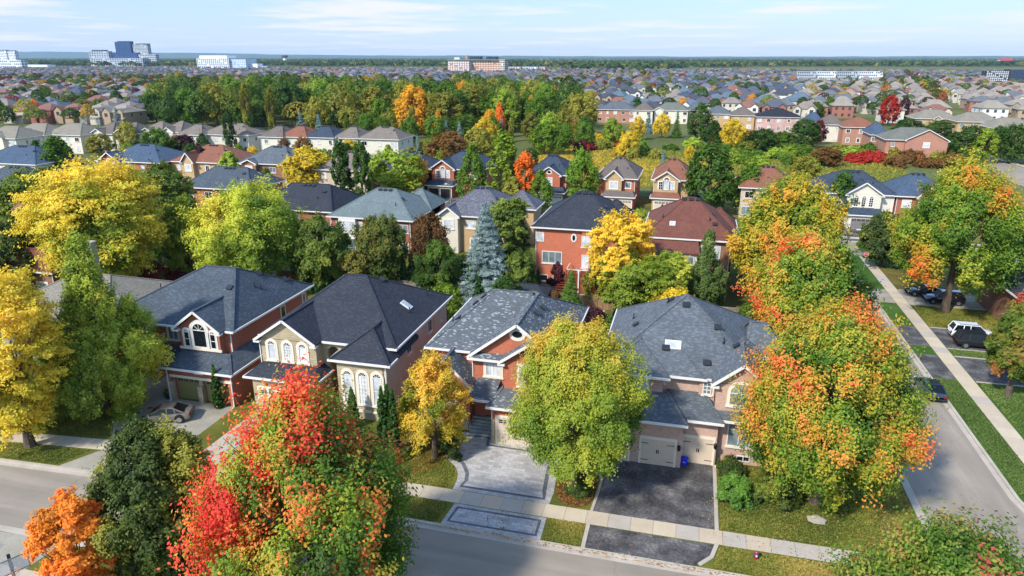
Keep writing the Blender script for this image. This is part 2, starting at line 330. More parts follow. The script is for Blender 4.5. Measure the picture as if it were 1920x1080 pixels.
def crown_mesh(name, style, h, r, zb, n, seed, pal, bias=(0, 0, 0, 0), leaf=0.15, mat=None, patch=2.2, fine=0.22, lobes=None, dense=1.0, flame=1.0, shell=0.0, var=(1, 1, 1)):
    rng = np.random.default_rng(seed); nz = nzf(rng, patch); nz2 = nzf(rng, 9.0); H = h - zb
    xs, ys = PROF[style]
    big = style in ('maple', 'pyramid', 'round', 'spire', 'egg', 'locust', 'shrub', 'column')
    if big:
        L = lobes or {'maple': 60, 'pyramid': 110, 'round': 46, 'spire': 64, 'egg': 48, 'locust': 44, 'shrub': 16, 'column': 44}[style]
        t = (np.arange(L) + .5) / L; t = t ** {'spire': 1.15}.get(style, 0.95); ga = np.arange(L) * 2.39996 + rng.normal(0, .35, L)
        pr = np.interp(t, xs, ys); rr = pr * r * rng.uniform(.45, .84, L)
        lc = np.stack([rr * np.cos(ga), rr * np.sin(ga), zb + H * (0.04 + 0.86 * t) + rng.normal(0, .02 * H, L)], -1)
        lr = r * rng.uniform(.17, .31, L) * ({'spire': .2, 'pyramid': .3}.get(style, .5) + (1 - {'spire': .2, 'pyramid': .3}.get(style, .5)) * pr) * min(1, (64 / L) ** .5)
        if style in ('spire', 'column'): lr = lr * .85
        cl = {'locust': 20}.get(style, 26)
        li = np.repeat(np.arange(L), cl); d = unit(rng.normal(0, 1, (L * cl, 3)))
        out = unit(np.concatenate([lc[:, :2], np.zeros((L, 1))], 1) + 1e-4)[li]
        d = unit(d + out * .5 + np.array([0, 0, .3]))
        cc = lc[li] + d * lr[li][:, None] * rng.uniform(.6, 1.1, (len(li), 1)) * np.array([1, 1, {'locust': .6, 'spire': 1.7, 'column': 1.7, 'egg': 1.3, 'pyramid': 1.25, 'maple': 1.12}.get(style, 1.)])
        # a few straying twigs break the outline
        stray = rng.random(len(cc)) < .13; cc[stray] += (unit(cc[stray] - np.array([0, 0, zb + H * .45])) * rng.uniform(.05, .2, (stray.sum(), 1)) * r)
        K = len(cc); ax = unit(d * .7 + out * .3 + {'maple': np.array([0, 0, .9]), 'pyramid': np.array([0, 0, 1.1]), 'spire': np.array([0, 0, 1.6]), 'column': np.array([0, 0, 1.8]), 'locust': np.array([0, 0, -.15]), 'round': np.array([0, 0, .1])}.get(style, np.array([0, 0, .3])))
        ln = r * {'maple': .14, 'pyramid': .14, 'spire': .17, 'column': .18, 'locust': .14, 'round': .07, 'egg': .09, 'shrub': .13}[style] * rng.uniform(.6, 1.4, K)
        if style == 'spire': ln = np.minimum(ln, .8)
        th = {'maple': .30, 'pyramid': .30, 'spire': .28, 'column': .32, 'locust': .42, 'round': .75}.get(style, .6)
        ln = ln * flame; th = th / flame ** .8; ax = unit(ax + np.array([0, 0, (flame - 1) * 1.2]))
        wgt = rng.uniform(.5, 1.5, K) * lr[li]; wgt /= wgt.sum(); ci = rng.choice(K, n, p=wgt)
        s = rng.uniform(-.6, 1.25, n); g = rng.normal(0, 1, (n, 3))
        if style == 'locust': g[:, 2] *= .38
        C = cc[ci] + ax[ci] * (s * ln[ci])[:, None] + g * (ln[ci] * th * (1.05 - .4 * np.clip(s, 0, 1)))[:, None]
        nrm = unit(d[ci] * .8 + out[ci] * .2 + np.array([-.12, -.25, .6]) + rng.normal(0, .42, (n, 3)))
        cn = cc[ci]
    else:
        # conifers: boughs in whorls, drooping, dense needles
        K = int({'cone': 420, 'cedar': 260}[style] * dense); t = rng.uniform(0, 1, K) ** 1.35; ga = rng.uniform(0, 6.283, K)
        if style == 'cone': t = np.clip(np.round(t * 15) / 15 + rng.normal(0, .012, K), 0, 1)
        pr = np.interp(t, xs, ys) * r * rng.uniform(.8, 1.1, K); ci = rng.choice(K, n, p=(pr + .05 * r) / (pr + .05 * r).sum())
        o2 = np.stack([np.cos(ga), np.sin(ga), np.zeros(K)], -1); s = rng.uniform(0, 1, n) ** (.55 if style == 'cone' else .3)
        rad = (pr[ci] * s); droop = {'cone': -.30, 'cedar': .25}[style]
        C = o2[ci] * rad[:, None]; C[:, 2] = zb + H * t[ci] + droop * rad * (1 if style == 'cone' else .8) + (0.12 * rad * s if style == 'cone' else 0)
        wd = r * {'cone': .085, 'cedar': .10}[style]; C += rng.normal(0, 1, (n, 3)) * wd * np.array([1, 1, .55 if style == 'cone' else 1.3]) * (1.15 - .75 * s[:, None])
        nrm = unit(o2[ci] * .7 + np.array([0, 0, .7]) + rng.normal(0, .5, (n, 3))); cn = o2[ci] * pr[ci][:, None]; cn[:, 2] = zb + H * t[ci]
    # fit the crown to its height and spread
    q98 = np.percentile(np.hypot(C[:, 0], C[:, 1]), 98.5); kf = min(1.25, r / max(q98, .1)); kz = (h - zb) / max(np.percentile(C[:, 2], 99.8) - zb, .1)
    for A_ in (C, cn): A_[:, :2] *= kf; A_[:, 2] = zb + (A_[:, 2] - zb) * min(1.3, kz)
    P = (cn - np.array([0, 0, zb + H / 2])) / np.array([r, r, H]); Pl = (C - np.array([0, 0, zb])) / np.array([r, r, H]); Pl[:, 2] = Pl[:, 2].clip(0, 1)
    lobe_r = rng.normal(0, .15, 4000)[(li[ci] if big else ci % 97)]; clump_r = rng.normal(0, .07, 200000)[ci]
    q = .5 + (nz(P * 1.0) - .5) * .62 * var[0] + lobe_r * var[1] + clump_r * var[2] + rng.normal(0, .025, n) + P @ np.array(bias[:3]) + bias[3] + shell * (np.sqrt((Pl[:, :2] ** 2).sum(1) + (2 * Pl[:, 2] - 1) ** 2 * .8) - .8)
    col = palette(q, pal) * GAIN * rng.uniform(.85, 1.15, (n, 1)) * (1 + rng.normal(0, .035, (n, 3)))
    u = unit(np.cross(nrm, rng.normal(0, 1, (n, 3)))); v = np.cross(nrm, u); sz = leaf * rng.uniform(.65, 1.25, (n, 1))
    C[:, 2] = np.maximum(C[:, 2], .05)
    asp = .22 if style == 'cone' else .6
    return quads_mesh(name, C, u * sz, v * sz * asp, col.clip(0, 1), mat or LEAF)
def trunk_mb(h, r, zb, seed, style='maple', tr=None, limbs=9):
    rng = random.Random(seed); m = MB(); tr = tr or 0.022 * h + 0.05; xs, ys = PROF[style]
    topz = h * (.82 if style not in ('locust',) else .55); pts = []; rd = []
    for i in range(7):
        f = i / 6; pts.append((rng.uniform(-.03, .03) * r * f * 2, rng.uniform(-.03, .03) * r * f * 2, topz * f)); rd.append(max(.02, tr * (1 - .85 * f) * (1.25 if i == 0 else 1)))
    pts[0] = (0, 0, -.1); m.tube(pts, rd, 8)
    if style in ('cone', 'cedar', 'shrub') and limbs == 9: limbs = 3
    for k in range(limbs):
        f = .22 + .6 * k / max(1, limbs - 1); base = Vector((0, 0, zb * .8 + (topz - zb * .8) * f * .8)); an = k * 2.4 + rng.uniform(-.3, .3)
        t = min(1, max(0, (base.z + r * .35 - zb) / (h - zb))); rr = float(np.interp(t, xs, ys)) * r * rng.uniform(.55, .8)
        e = Vector((math.cos(an) * rr, math.sin(an) * rr, base.z + (h - base.z) * rng.uniform(.3, .55)))
        md = base.lerp(e, .5) + Vector((0, 0, -.06 * r)); q = tr * (.55 - .3 * f)
        m.tube([base, md, e], [q, q * .6, q * .25], 6, cap=False)
        for s in (-1, 1):
            e2 = e + Vector((math.cos(an + s * .8) * rr * .3, math.sin(an + s * .8) * rr * .3, r * .15)); m.tube([md, e2], [q * .4, q * .12], 5, cap=False)
    return m
TREES = []
def tree(u, vt, vb, wpx, style, pal, label, seed, n=20000, leaf=0.16, bias=(0, 0, 0, 0), cb=0.16, name='tree', cat='tree', bark=None, group=None, at=None, dims=None, patch=2.2, dy=1.0, **kw):
    """a tree whose foot is on the ground where the picture shows it; its height and spread follow from that"""
    if at: a, b = at
    else: a, b = gp(u, vb)
    if dims: h, r = dims
    else:
        h = z_top(a, b, vt); a = x_at(u, b, h * .5); zc = proj(a, b, h * .5)[2]; r = wpx / 2 / FPX * zc
    zb = h * cb
    o = thing(name, label, cat, (a, b, 0), 0, group)
    cm = crown_mesh('crown', style, h, r, zb, n, seed, pal, bias, leaf, NEEDLE if style in ('cone', 'cedar') else LEAF, patch, **kw)
    c = bpy.data.objects.new('crown', cm); COL.objects.link(c); c.parent = o; c.scale = (1, dy, 1)
    trunk_mb(h, r, zb, seed, style).build('trunk', bark or BARK, o, smooth=True)
    TREES.append((a, b, r)); return o
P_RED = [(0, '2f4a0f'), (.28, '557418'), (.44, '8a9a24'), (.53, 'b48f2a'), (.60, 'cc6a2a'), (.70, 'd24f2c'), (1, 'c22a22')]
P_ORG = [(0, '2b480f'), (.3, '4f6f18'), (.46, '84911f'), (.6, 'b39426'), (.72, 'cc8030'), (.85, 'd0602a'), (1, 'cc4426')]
P_YG = [(0, '48601a'), (.35, '72861f'), (.65, '9a9c28'), (.85, 'b4a22c'), (1, 'bb982e')]
P_YEL = [(0, '4f6410'), (.2, '86901c'), (.45, 'c0ac26'), (.8, 'd0b82c'), (1, 'd0b02a')]
P_LEMON = [(0, '50691a'), (.35, '84941f'), (.65, 'a8ae2a'), (1, 'c2b42e')]
P_GOLD = [(0, '66761a'), (.3, 'a8961f'), (.6, 'ccaa2c'), (1, 'd09c2a')]
P_GREEN = [(0, '324412'), (.4, '4b5e1a'), (.7, '697824'), (1, '8f922e')]
P_LIME = [(0, '4b5e16'), (.35, '6f8020'), (.7, '96a02a'), (1, 'b8b030')]
P_DKG = [(0, '263710'), (.5, '3b4c1a'), (.8, '546222'), (1, '8a862c')]
P_BLUESPR = [(0, '3f5556'), (.5, '63797a'), (1, '93a5a4')]
P_CEDAR = [(0, '172c0b'), (.5, '264411'), (1, '3f5f1a')]
P_PURP = [(0, '200f14'), (.5, '3d1a20'), (1, '5f262b')]
P_MAROON = [(0, '3c0d14'), (.5, '63141d'), (1, '8a2328')]
P_OLIVE = [(0, '30380f'), (.5, '565a1c'), (1, '847a2c')]
P_BRONZE = [(0, '33240f'), (.5, '5a3f1c'), (1, '80582a')]
P_ORANGE = [(0, 'b7761a'), (.4, 'dd8a1e'), (.75, 'e0701d'), (1, 'db531c')]
# ------------------------------------------------------------------ houses
BR_RED = bricky('red_brick', '93452f', 'a5573c', 'a08672', stain=.12)
BR_ORG = bricky('orange_red_brick', 'ac5034', 'bb6342', 'a98a74', stain=.1)
BR_SAL = bricky('salmon_brick', 'a26a55', 'b07862', 'ab9482', stain=.1)
BR_DK = bricky('dark_red_brick', '7a3426', '93452f', '8f7466', stain=.15)
BR_BUFF = bricky('buff_brick', 'b39c86', 'c4af9a', 'c0b3a2', stain=.12)
BR_PINK = bricky('pink_grey_brick', 'b3a894', 'beb3a0', 'b3aa9a', stain=.12)
BR_PINK2 = bricky('pale_pink_brick', 'b08d7c', 'c29f8c', 'b5a394', stain=.1)
STONE = bricky('tan_stone', 'b3a589', 'a39576', '8e8268', .55, .24, .012, stain=.15, bump=.4)
STONE2 = bricky('grey_olive_stone', '8b8672', '979079', '77725f', .6, .25, .012, stain=.2)
SIDING = bricky('cream_siding', 'cdc6b4', 'd3ccba', 'a9a292', 4.0, .16, .006, stain=.06)
BR_TAN = bricky('tan_brick', 'ad8d62', 'bd9d72', 'b3a084', stain=.1)
BR_BRN = bricky('brown_brick', '7d5540', '92674e', '8a7463', stain=.12)
RF = dict(
    slate=shingle('slate_blue_shingles', '3d454d', '5c646b'), char=shingle('charcoal_shingles', '2b2e35', '41454d'),
    fleck=shingle('grey_shingles_with_white_flecks', '53585b', '6a6f71', '8f9291'), grey=shingle('mid_grey_shingles', '4c5257', '73797c'),
    green=shingle('grey_green_shingles', '5f6b6a', '788482'), mott=shingle('mottled_grey_shingles', '4b4b52', '82828a'),
    navy=shingle('dark_blue_shingles', '2f3845', '4d5866'), brown=shingle('red_brown_shingles', '633c31', '7f5041'),
    taupe=shingle('taupe_shingles', '6f655a', '887d70'), tan=shingle('weathered_tan_shingles', '7b7466', '938b7b'),
    rust=shingle('rust_brown_shingles', '7c4f3b', '946550'), blue=shingle('blue_grey_shingles', '3a4a5c', '586879'),
    black=shingle('black_shingles', '22242b', '33363e'), brgrey=shingle('brown_grey_shingles', '625850', '7d7167'), olive=shingle('olive_grey_shingles', '63645a', '7a7b70'))
def tf(x, y, z, face):     # local window frame: x right, -y outwards, z up
    return Matrix.Translation((x, y, z)) @ Matrix.Rotation({'-y': 0, '+x': math.pi / 2, '+y': math.pi, '-x': -math.pi / 2}.get(face, 0) if isinstance(face, str) else face, 4, 'Z')
def arch(w, h, n=12, rise=None):
    r = w / 2 if rise is None else rise; pts = [(-w / 2, 0), (w / 2, 0)]
    for i in range(n + 1): t = math.pi * i / n; pts.append((math.cos(t) * w / 2, h - r + math.sin(t) * r))
    return pts
class House:
    def __init__(s, name, label, loc=(0, 0, 0), rz=0.0, group=None, roof='grey', wall=None, cat='house'):
        s.o = thing(name, label, cat, loc, rz, group); s.W = {}; s.roofm = MB(); s.trim = MB(); s.slopes = []; s.rmat = RF[roof] if isinstance(roof, str) else roof
        s.wallm = wall or BR_RED; s.extra = []; s.caps = MB(); s.roof = None
    def wall(s, x0, x1, y0, y1, z0, z1, mat=None, part='wall'):
        m = s.W.setdefault((part, (mat or s.wallm).name, 0 if part in ('wall', 'gable_wall') else len(s.W)), [MB(), mat or s.wallm, part])[0]; m.box(x0, x1, y0, y1, z0, z1, bottom=False)
    def wprism(s, poly, y0, y1, mat=None, part='wall'):
        s.W.setdefault((part, (mat or s.wallm).name, 0), [MB(), mat or s.wallm, part])[0].vprism(poly, y0, y1)
    def slope(s, pts, t=.14): s.roofm.slab(pts, t); s.slopes.append([Vector(p) for p in pts])
    def cap(s, a, b):
        a, b = Vector(a), Vector(b); s.caps.bar(a + Vector((0, 0, .015)), b + Vector((0, 0, .015)), .26, .05)
    def gut(s, x0, x1, y0, y1, z, sides='snwe'):      # gutters: boxes hung outside the eaves
        g = .11; a, b = z - .17, z + .01
        if 's' in sides: s.trim.box(x0 - g, x1 + g, y0 - g, y0 - .002, a, b)
        if 'n' in sides: s.trim.box(x0 - g, x1 + g, y1 + .002, y1 + g, a, b)
        if 'w' in sides: s.trim.box(x0 - g, x0 - .002, y0, y1, a, b)
        if 'e' in sides: s.trim.box(x1 + .002, x1 + g, y0, y1, a, b)
    def hip(s, x0, x1, y0, y1, z, ra, rb, sides='snwe', faces='snwe', gut=True):
        """hip roof over a rectangle; ra, rb = ridge ends (x,y,z), ra nearer the south or the west"""
        ra, rb = Vector(ra), Vector(rb); SW, SE, NE, NW = (Vector(p) for p in ((x0, y0, z), (x1, y0, z), (x1, y1, z), (x0, y1, z)))
        m = s.roofm; F = {}
        if abs(rb.x - ra.x) >= abs(rb.y - ra.y): F = dict(s=[SW, SE, rb, ra], e=[SE, NE, rb], n=[NE, NW, ra, rb], w=[NW, SW, ra])
        else: F = dict(s=[SW, SE, ra], e=[SE, NE, rb, ra], n=[NE, NW, rb], w=[NW, SW, ra, rb])
        for k, q in F.items():
            if (rb - ra).length < .01: q = q[:3]
            if k in faces: m.add(q); s.slopes.append(q)
        lo = [p - Vector((0, 0, .16)) for p in (SW, SE, NE, NW)]; m.add(list(reversed(lo)))
        for a, b, c, d in ((SW, SE, lo[1], lo[0]), (SE, NE, lo[2], lo[1]), (NE, NW, lo[3], lo[2]), (NW, SW, lo[0], lo[3])): m.add([a, d, c, b])
        s.cap(SW, ra); s.cap(NE, rb)
        s.cap(SE, rb if abs(rb.x - ra.x) >= abs(rb.y - ra.y) else ra); s.cap(NW, ra if abs(rb.x - ra.x) >= abs(rb.y - ra.y) else rb)
        if (rb - ra).length > .05: s.cap(ra, rb)
        if gut: s.gut(x0, x1, y0, y1, z, sides)
    def gable(s, x0, x1, yf, yb, z, zr, wallmat=None, rake=True, wy=.45, xr=None, wall=True, ret=True):
        """gable roof, ridge running back from the front face at yf"""
        xm = (x0 + x1) / 2 if xr is None else xr
        s.slope([(x0, yf, z), (xm, yf, zr), (xm, yb, zr), (x0, yb, z)], .16); s.slope([(xm, yf, zr), (x1, yf, z), (x1, yb, z), (xm, yb, zr)], .16)
        s.cap((xm, yf, zr), (xm, yb, zr))
        if wall: s.wprism([(x0 + .4, z - .02), (x1 - .4, z - .02), (xm, zr - .25)], yf + wy, yf + wy + .3, wallmat)
        if rake:
            for a in (x0, x1): s.trim.bar((a, yf - .03, z - .09), (xm, yf - .03, zr - .09), .05, .22, up=(0, 0, 1))
            if ret:
                s.trim.box(x0 - .05, x0 + .55, yf - .02, yf + .43, z - .3, z - .14); s.trim.box(x1 - .55, x1 + .05, yf - .02, yf + .43, z - .3, z - .14)
    def zroof(s, x, y):
        best = None
        for q in s.slopes:
            for i in range(1, len(q) - 1):
                a, b, c = q[0], q[i], q[i + 1]; d = (b.x - a.x) * (c.y - a.y) - (c.x - a.x) * (b.y - a.y)
                if abs(d) < 1e-6: continue
                u = ((x - a.x) * (c.y - a.y) - (c.x - a.x) * (y - a.y)) / d; v = ((b.x - a.x) * (y - a.y) - (x - a.x) * (b.y - a.y)) / d
                if u >= -1e-4 and v >= -1e-4 and u + v <= 1.0001:
                    z = a.z + u * (b.z - a.z) + v * (c.z - a.z); n = (b - a).cross(c - a).normalized()
                    if best is None or z > best[0]: best = (z, n if n.z > 0 else -n)
        return best or (0, Vector((0, 0, 1)))
    def vent(s, x, y, kind='box'):
        z, n = s.zroof(x, y); m = MB(); q = n.to_track_quat('Z', 'Y').to_matrix().to_4x4(); m.T = Matrix.Translation((x, y, z)) @ q
        if kind == 'box': m.box(-.24, .24, -.22, .22, -.03, .16); m.box(-.3, .3, -.28, .28, .16, .2)
        elif kind == 'pipe': m.T = Matrix.Translation((x, y, z)); m.tube([(0, 0, -.1), (0, 0, .5)], .055, 8); m.tube([(0, 0, -.1), (0, 0, .1)], .11, 8)
        elif kind == 'turbine': m.T = Matrix.Translation((x, y, z)); m.tube([(0, 0, -.1), (0, 0, .35)], .16, 10); m.tube([(0, 0, .35), (0, 0, .5), (0, 0, .62)], [.26, .28, .1], 10)
        s.extra.append((m, {'box': 'roof_vent', 'pipe': 'vent_pipe', 'turbine': 'roof_vent'}[kind], DARKMETAL))
    def skylight(s, x, y, w, h, pale=True):
        z, n = s.zroof(x, y); e = Vector((0, 0, 1)).cross(n).normalized(); up = n.cross(e)
        M_ = Matrix(((e.x, up.x, n.x, x), (e.y, up.y, n.y, y), (e.z, up.z, n.z, z), (0, 0, 0, 1)))
        f = MB(); f.T = M_; f.box(-w / 2 - .07, w / 2 + .07, -h / 2 - .07, h / 2 + .07, -.05, .1); g = MB(); g.T = M_; g.box(-w / 2, w / 2, -h / 2, h / 2, .1, .115)
        s.extra.append((f, 'skylight', DARKMETAL if not pale else WHITE)); s.extra.append((g, 'skylight_glass', G_WHITE if pale else G_BLUE))
    def chimney(s, x, y, z0, z1, w=.7, mat=None):
        m = MB(); m.box(x - w / 2, x + w / 2, y - w / 2, y + w / 2, z0, z1, 0); m.box(x - w / 2 - .08, x + w / 2 + .08, y - w / 2 - .08, y + w / 2 + .08, z1, z1 + .15, 1)
        m.build('chimney', [mat or s.wallm, CONC], s.o)
    def win(s, x, y, z, w, h, face='-y', shape='rect', cols=2, rows=1, glass=None, sur=None, fr=.07, surw=.16, sill=True, mull=None, frame_mat=None, mun=.028):
        T = tf(x, y, z, face)
        f = MB(); f.T = T
        if shape == 'arch': outer, inner = arch(w, h), arch(w - 2 * fr, h - 2 * fr)
        elif shape == 'oval':
            outer = [(math.cos(t) * w / 2, h / 2 + math.sin(t) * h / 2) for t in np.linspace(0, 2 * math.pi, 25)[:-1]]; inner = [(px * (1 - 2 * fr / w), h / 2 + (pz - h / 2) * (1 - 2 * fr / h)) for px, pz in outer]; fr_ = 0
        else: outer, inner = [(-w / 2, 0), (w / 2, 0), (w / 2, h), (-w / 2, h)], [(-w / 2 + fr, fr), (w / 2 - fr, fr), (w / 2 - fr, h - fr), (-w / 2 + fr, h - fr)]
        if shape == 'arch': inner = [(px, pz + fr) for px, pz in inner]
        f.ring(outer, inner, -.075, 0)
        W2, H2 = w - 2 * fr, h - 2 * fr; sp = h - w / 2 if shape == 'arch' else h - fr
        for xx in (mull if mull is not None else []): f.box(xx - .045, xx + .045, -.07, 0, fr, sp)
        if shape != 'oval':
            for i in range(1, cols): xx = -w / 2 + fr + W2 * i / cols; f.box(xx - mun, xx + mun, -.05, 0, fr, sp)
            for j in range(1, rows): zz = fr + (sp - fr) * j / rows; f.box(-w / 2 + fr, w / 2 - fr, -.047, 0, zz - mun, zz + mun)
        if shape == 'arch':
            f.box(-w / 2 + fr, w / 2 - fr, -.06, 0, sp - .035, sp + .035)
            for t in (math.pi * .25, math.pi * .5, math.pi * .75): f.bar((0, -.03, sp), (math.cos(t) * (w / 2 - fr), -.03, sp + math.sin(t) * (w / 2 - fr)), .035, .05, up=(0, 1, 0))
        wo_ = f.build('window', frame_mat or WHITE, s.o)
        p = MB(); p.T = T; p.add([(a, -.02, b) for a, b in inner]); p.build('pane', glass or G_DARK, wo_)
        if shape == 'arch' and (glass is G_WHITE):
            q = MB(); q.T = T; rr = w / 2 - fr; q.add([(math.cos(t) * rr, -.024, sp + .035 + math.sin(t) * (rr - .035)) for t in np.linspace(0, math.pi, 13)]); q.build('fanlight', G_DARK, wo_)
        if sur:
            g = MB(); g.T = T
            if shape == 'rect': o2 = [(-w / 2 - surw, -.02), (w / 2 + surw, -.02), (w / 2 + surw, h + surw), (-w / 2 - surw, h + surw)]
            elif shape == 'arch': o2 = [(px, pz - .02) if i < 2 else (px, pz) for i, (px, pz) in enumerate([(-w / 2 - surw, 0), (w / 2 + surw, 0)] + arch(w + 2 * surw, h + surw)[2:])]
            else: o2 = [(px * (1 + 2 * surw / w), h / 2 + (pz - h / 2) * (1 + 2 * surw / h)) for px, pz in outer]
            g.ring(o2, outer, -.055, 0); g.build('surround', sur, wo_)
        if sill and shape != 'oval':
            g = MB(); g.T = T; ww = w / 2 + (surw if sur else .05); g.box(-ww - .05, ww + .05, -.14, 0, -.14, -.022); g.build('sill', sur or CREAM, wo_)
        return wo_
    def shut(s, x, y, z, w, h, face='-y', mat=None):
        m = MB(); m.T = tf(x, y, z, face); m.box(-w / 2, w / 2, -.05, 0, 0, h); m.build('shutter', mat or WHITE, s.o)
    def garage(s, x, y, z, w, h, face='-y', mat=None, lights=True, straps=False, sur=CREAM, rows=4, cols=4):
        T = tf(x, y, z, face); m = MB(); m.T = T
        for j in range(rows):
            zz = h * j / rows; m.box(-w / 2, w / 2, -.03, 0, zz + .012, zz + h / rows - .012)
            if not straps:
                for i in range(cols): xx = -w / 2 + w * i / cols; m.box(xx + .1, xx + w / cols - .1, -.045, -.03, zz + .1, zz + h / rows - .1)
        d = m.build('garage_door', mat or WHITE, s.o)
        b = MB(); b.T = T; b.box(-w / 2, w / 2, -.012, -.004, 0, h); b.build('backing', mat or WHITE, d)
        if lights:
            g = MB(); g.T = T
            g.box(-w / 2 + .14, w / 2 - .14, -.05, -.045, h - .44, h - .12); g.build('garage_window', G_DARK, d); g = MB(); g.T = T
            for i in range(1, cols * 2): xx = -w / 2 + .14 + (w - .28) * i / cols / 2; ww = .025 if i % 2 else .09; g.box(xx - ww, xx + ww, -.058, -.0505, h - .45, h - .11)
            g.box(-w / 2 + .12, w / 2 - .12, -.0575, -.0505, h - .295, h - .265); g.build('glazing_bars', mat or WHITE, d)
        if straps:
            g = MB(); g.T = T
            for sx in (-1, 1):
                for zz in (.35, h - .4): g.box(*sorted((sx * w / 2, sx * (w / 2 - .55))), -.05, -.03, zz, zz + .05)
            g.box(-.1, -.03, -.07, -.03, h * .47, h * .6); g.box(.03, .1, -.07, -.03, h * .47, h * .6); g.build('hardware', BLACK, d)
        if sur:
            g = MB(); g.T = T; g.box(-w / 2 - .16, w / 2 + .16, -.07, 0, h + .002, h + .24); g.box(-w / 2 - .16, -w / 2 - .004, -.06, 0, 0, h); g.box(w / 2 + .004, w / 2 + .16, -.06, 0, 0, h); g.build('surround', sur, d)
        return d
    def door(s, x, y, z, w, h, face='-y', mat=None, glass=True, frame=WHITE):
        T = tf(x, y, z, face); m = MB(); m.T = T; m.ring([(-w / 2, 0), (w / 2, 0), (w / 2, h), (-w / 2, h)], [(-w / 2 + .1, .02), (w / 2 - .1, .02), (w / 2 - .1, h - .1), (-w / 2 + .1, h - .1)], -.09, 0)
        f = m.build('door', frame, s.o); p = MB(); p.T = T; p.box(-w / 2 + .1, w / 2 - .1, -.05, -.01, .02, h - .1); p.build('door_leaf', mat or BLACK, f)
        if glass: g = MB(); g.T = T; g.box(-w / 2 + .25, w / 2 - .25, -.06, -.05, h * .35, h - .35); g.build('pane', G_DARK, f)
        k = MB(); k.T = T; k.box(w / 2 - .24, w / 2 - .18, -.11, -.05, 1.0, 1.12); k.build('handle', STEEL, f)
    def spout(s, x, y, z0, z1, mat=None):
        m = MB(); m.box(x - .04, x + .04, y - .04, y + .04, z0, z1); m.box(x - .04, x + .04, y - .25, y - .042, z0, z0 + .07); m.build('downspout', mat or WHITE, s.o)
    def finish(s):
        for m, mt, part in s.W.values(): m.build(part, mt, s.o)
        s.roof = s.roofm.build('roof', s.rmat, s.o)
        if s.caps.f: s.caps.build('ridge_cap', s.rmat, s.roof)
        s.trim.build('gutter', WHITE, s.o)
        for m, nm, mt in s.extra: m.build(nm, mt, s.roof or s.o)
        return s.o
# ------------------------------------------------------------------ ground, roads, pavements
def sheet(name, pts, z, mat, t=0.0, kind='structure', seg=None):
    m = MB()
    if t: m.prism(pts, z - t, z)
    else: m.add([(x, y, z) for x, y in pts])
    return tag(m.build(name, mat), kind=kind)
GND = ground_mat('far_ground', [(0.35, '3c4a1e'), (0.5, '5a6130'), (0.65, '77723f'), (0.8, '8a8058')], 0.02, 0.6, 0.3)
sheet('ground', [(-14000, -300), (14000, -300), (14000, 17500), (-14000, 17500)], -0.15, GND)
KERB = [(-80, 33.6), (-66, 34.8), (-50.7, 35.8), (-42.5, 36.2), (-30, 36.62), (-17, 36.88), (12.2, 36.88)]
arc1 = [(17.1 - 4.9 + 4.9 * math.sin(t), 41.78 - 4.9 * math.cos(t)) for t in np.linspace(0.2, math.pi / 2, 8)]
KERB2 = KERB + arc1 + [(17.1, 60), (17.1, 80), (17.1, 100), (17.1, 113.5)]
arc2 = [(12.1 + 5 * math.cos(t), 113.5 + 5 * math.sin(t)) for t in np.linspace(0.2, math.pi / 2, 6)]
KERB3 = KERB2 + arc2 + [(-160, 118.5)]
LAWNS = ground_mat('yard_grass', [(0.3, '36400f'), (0.44, '4f561c'), (0.55, '69682a'), (0.7, '8d8038')], 0.16, 11.0, 0.9, 0.95, 0.4)
sheet('lawn', KERB3 + [(-160, 33)], 0.0, LAWNS, .15)
KR = [(31, 40.2), (27.5, 42.2), (25.2, 45.6), (24.4, 50), (24.4, 70), (24.4, 90), (24.4, 113)]
sheet('lawn', [(110, 40.2), (110, 118.5), (30, 118.5), (26, 116.5)] + list(reversed(KR)), 0.0, LAWN2, .15)
KO = [(-80, 27.0), (-52, 28.7), (-43, 29.2), (-30, 29.3), (12, 29.3), (17, 24), (17.3, 10), (17.3, -60), (-80, -60)]
sheet('lawn', list(reversed(KO)), 0.0, LAWNS, .15)
sheet('lawn', [(-160, 126.5), (60, 126.5), (60, 158), (-160, 158)], 0.0, LAWNS, .15)
sheet('road', [(-160, 20), (140, 20), (140, 130), (-160, 130)], -0.12, ASPH)
sheet('road', [(17.0, 37.4), (24.5, 37.4), (24.5, 118.2), (17.0, 118.2)], -0.116, ASPH_SIDE)
def strip(name, line, d0, d1, z0, z1, mat):
    a, b = polyline_strip(line, d0, d1); m = MB()
    for i in range(len(line) - 1): m.prism([a[i], a[i + 1], b[i + 1], b[i]] if d0 < d1 else [b[i], b[i + 1], a[i + 1], a[i]], z0, z1)
    return tag(m.build(name, mat), kind='structure')
strip('kerb', KERB3[:-1], -0.04, 0.2, -.15, .02, CONC); strip('gutter_pan', KERB3[:-1], -0.42, -0.042, -.14, -.105, CONC)
strip('kerb', KR, -0.2, 0.04, -.15, .02, CONC); strip('gutter_pan', KR, 0.042, 0.42, -.14, -.105, CONC)
strip('kerb', KO[:6], -0.2, 0.04, -.15, .02, CONC); strip('gutter_pan', KO[:6], 0.042, .42, -.14, -.105, CONC)
strip('kerb', [(-160, 126.4), (60, 126.4)], -0.04, .2, -.15, .02, CONC)
SWM = bricky('pavement_slabs', 'b5aa99', 'c3b9a9', '6e665a', 1.5, 1.62, .028, rough=.9, bump=.5, stain=.12, offset=0)
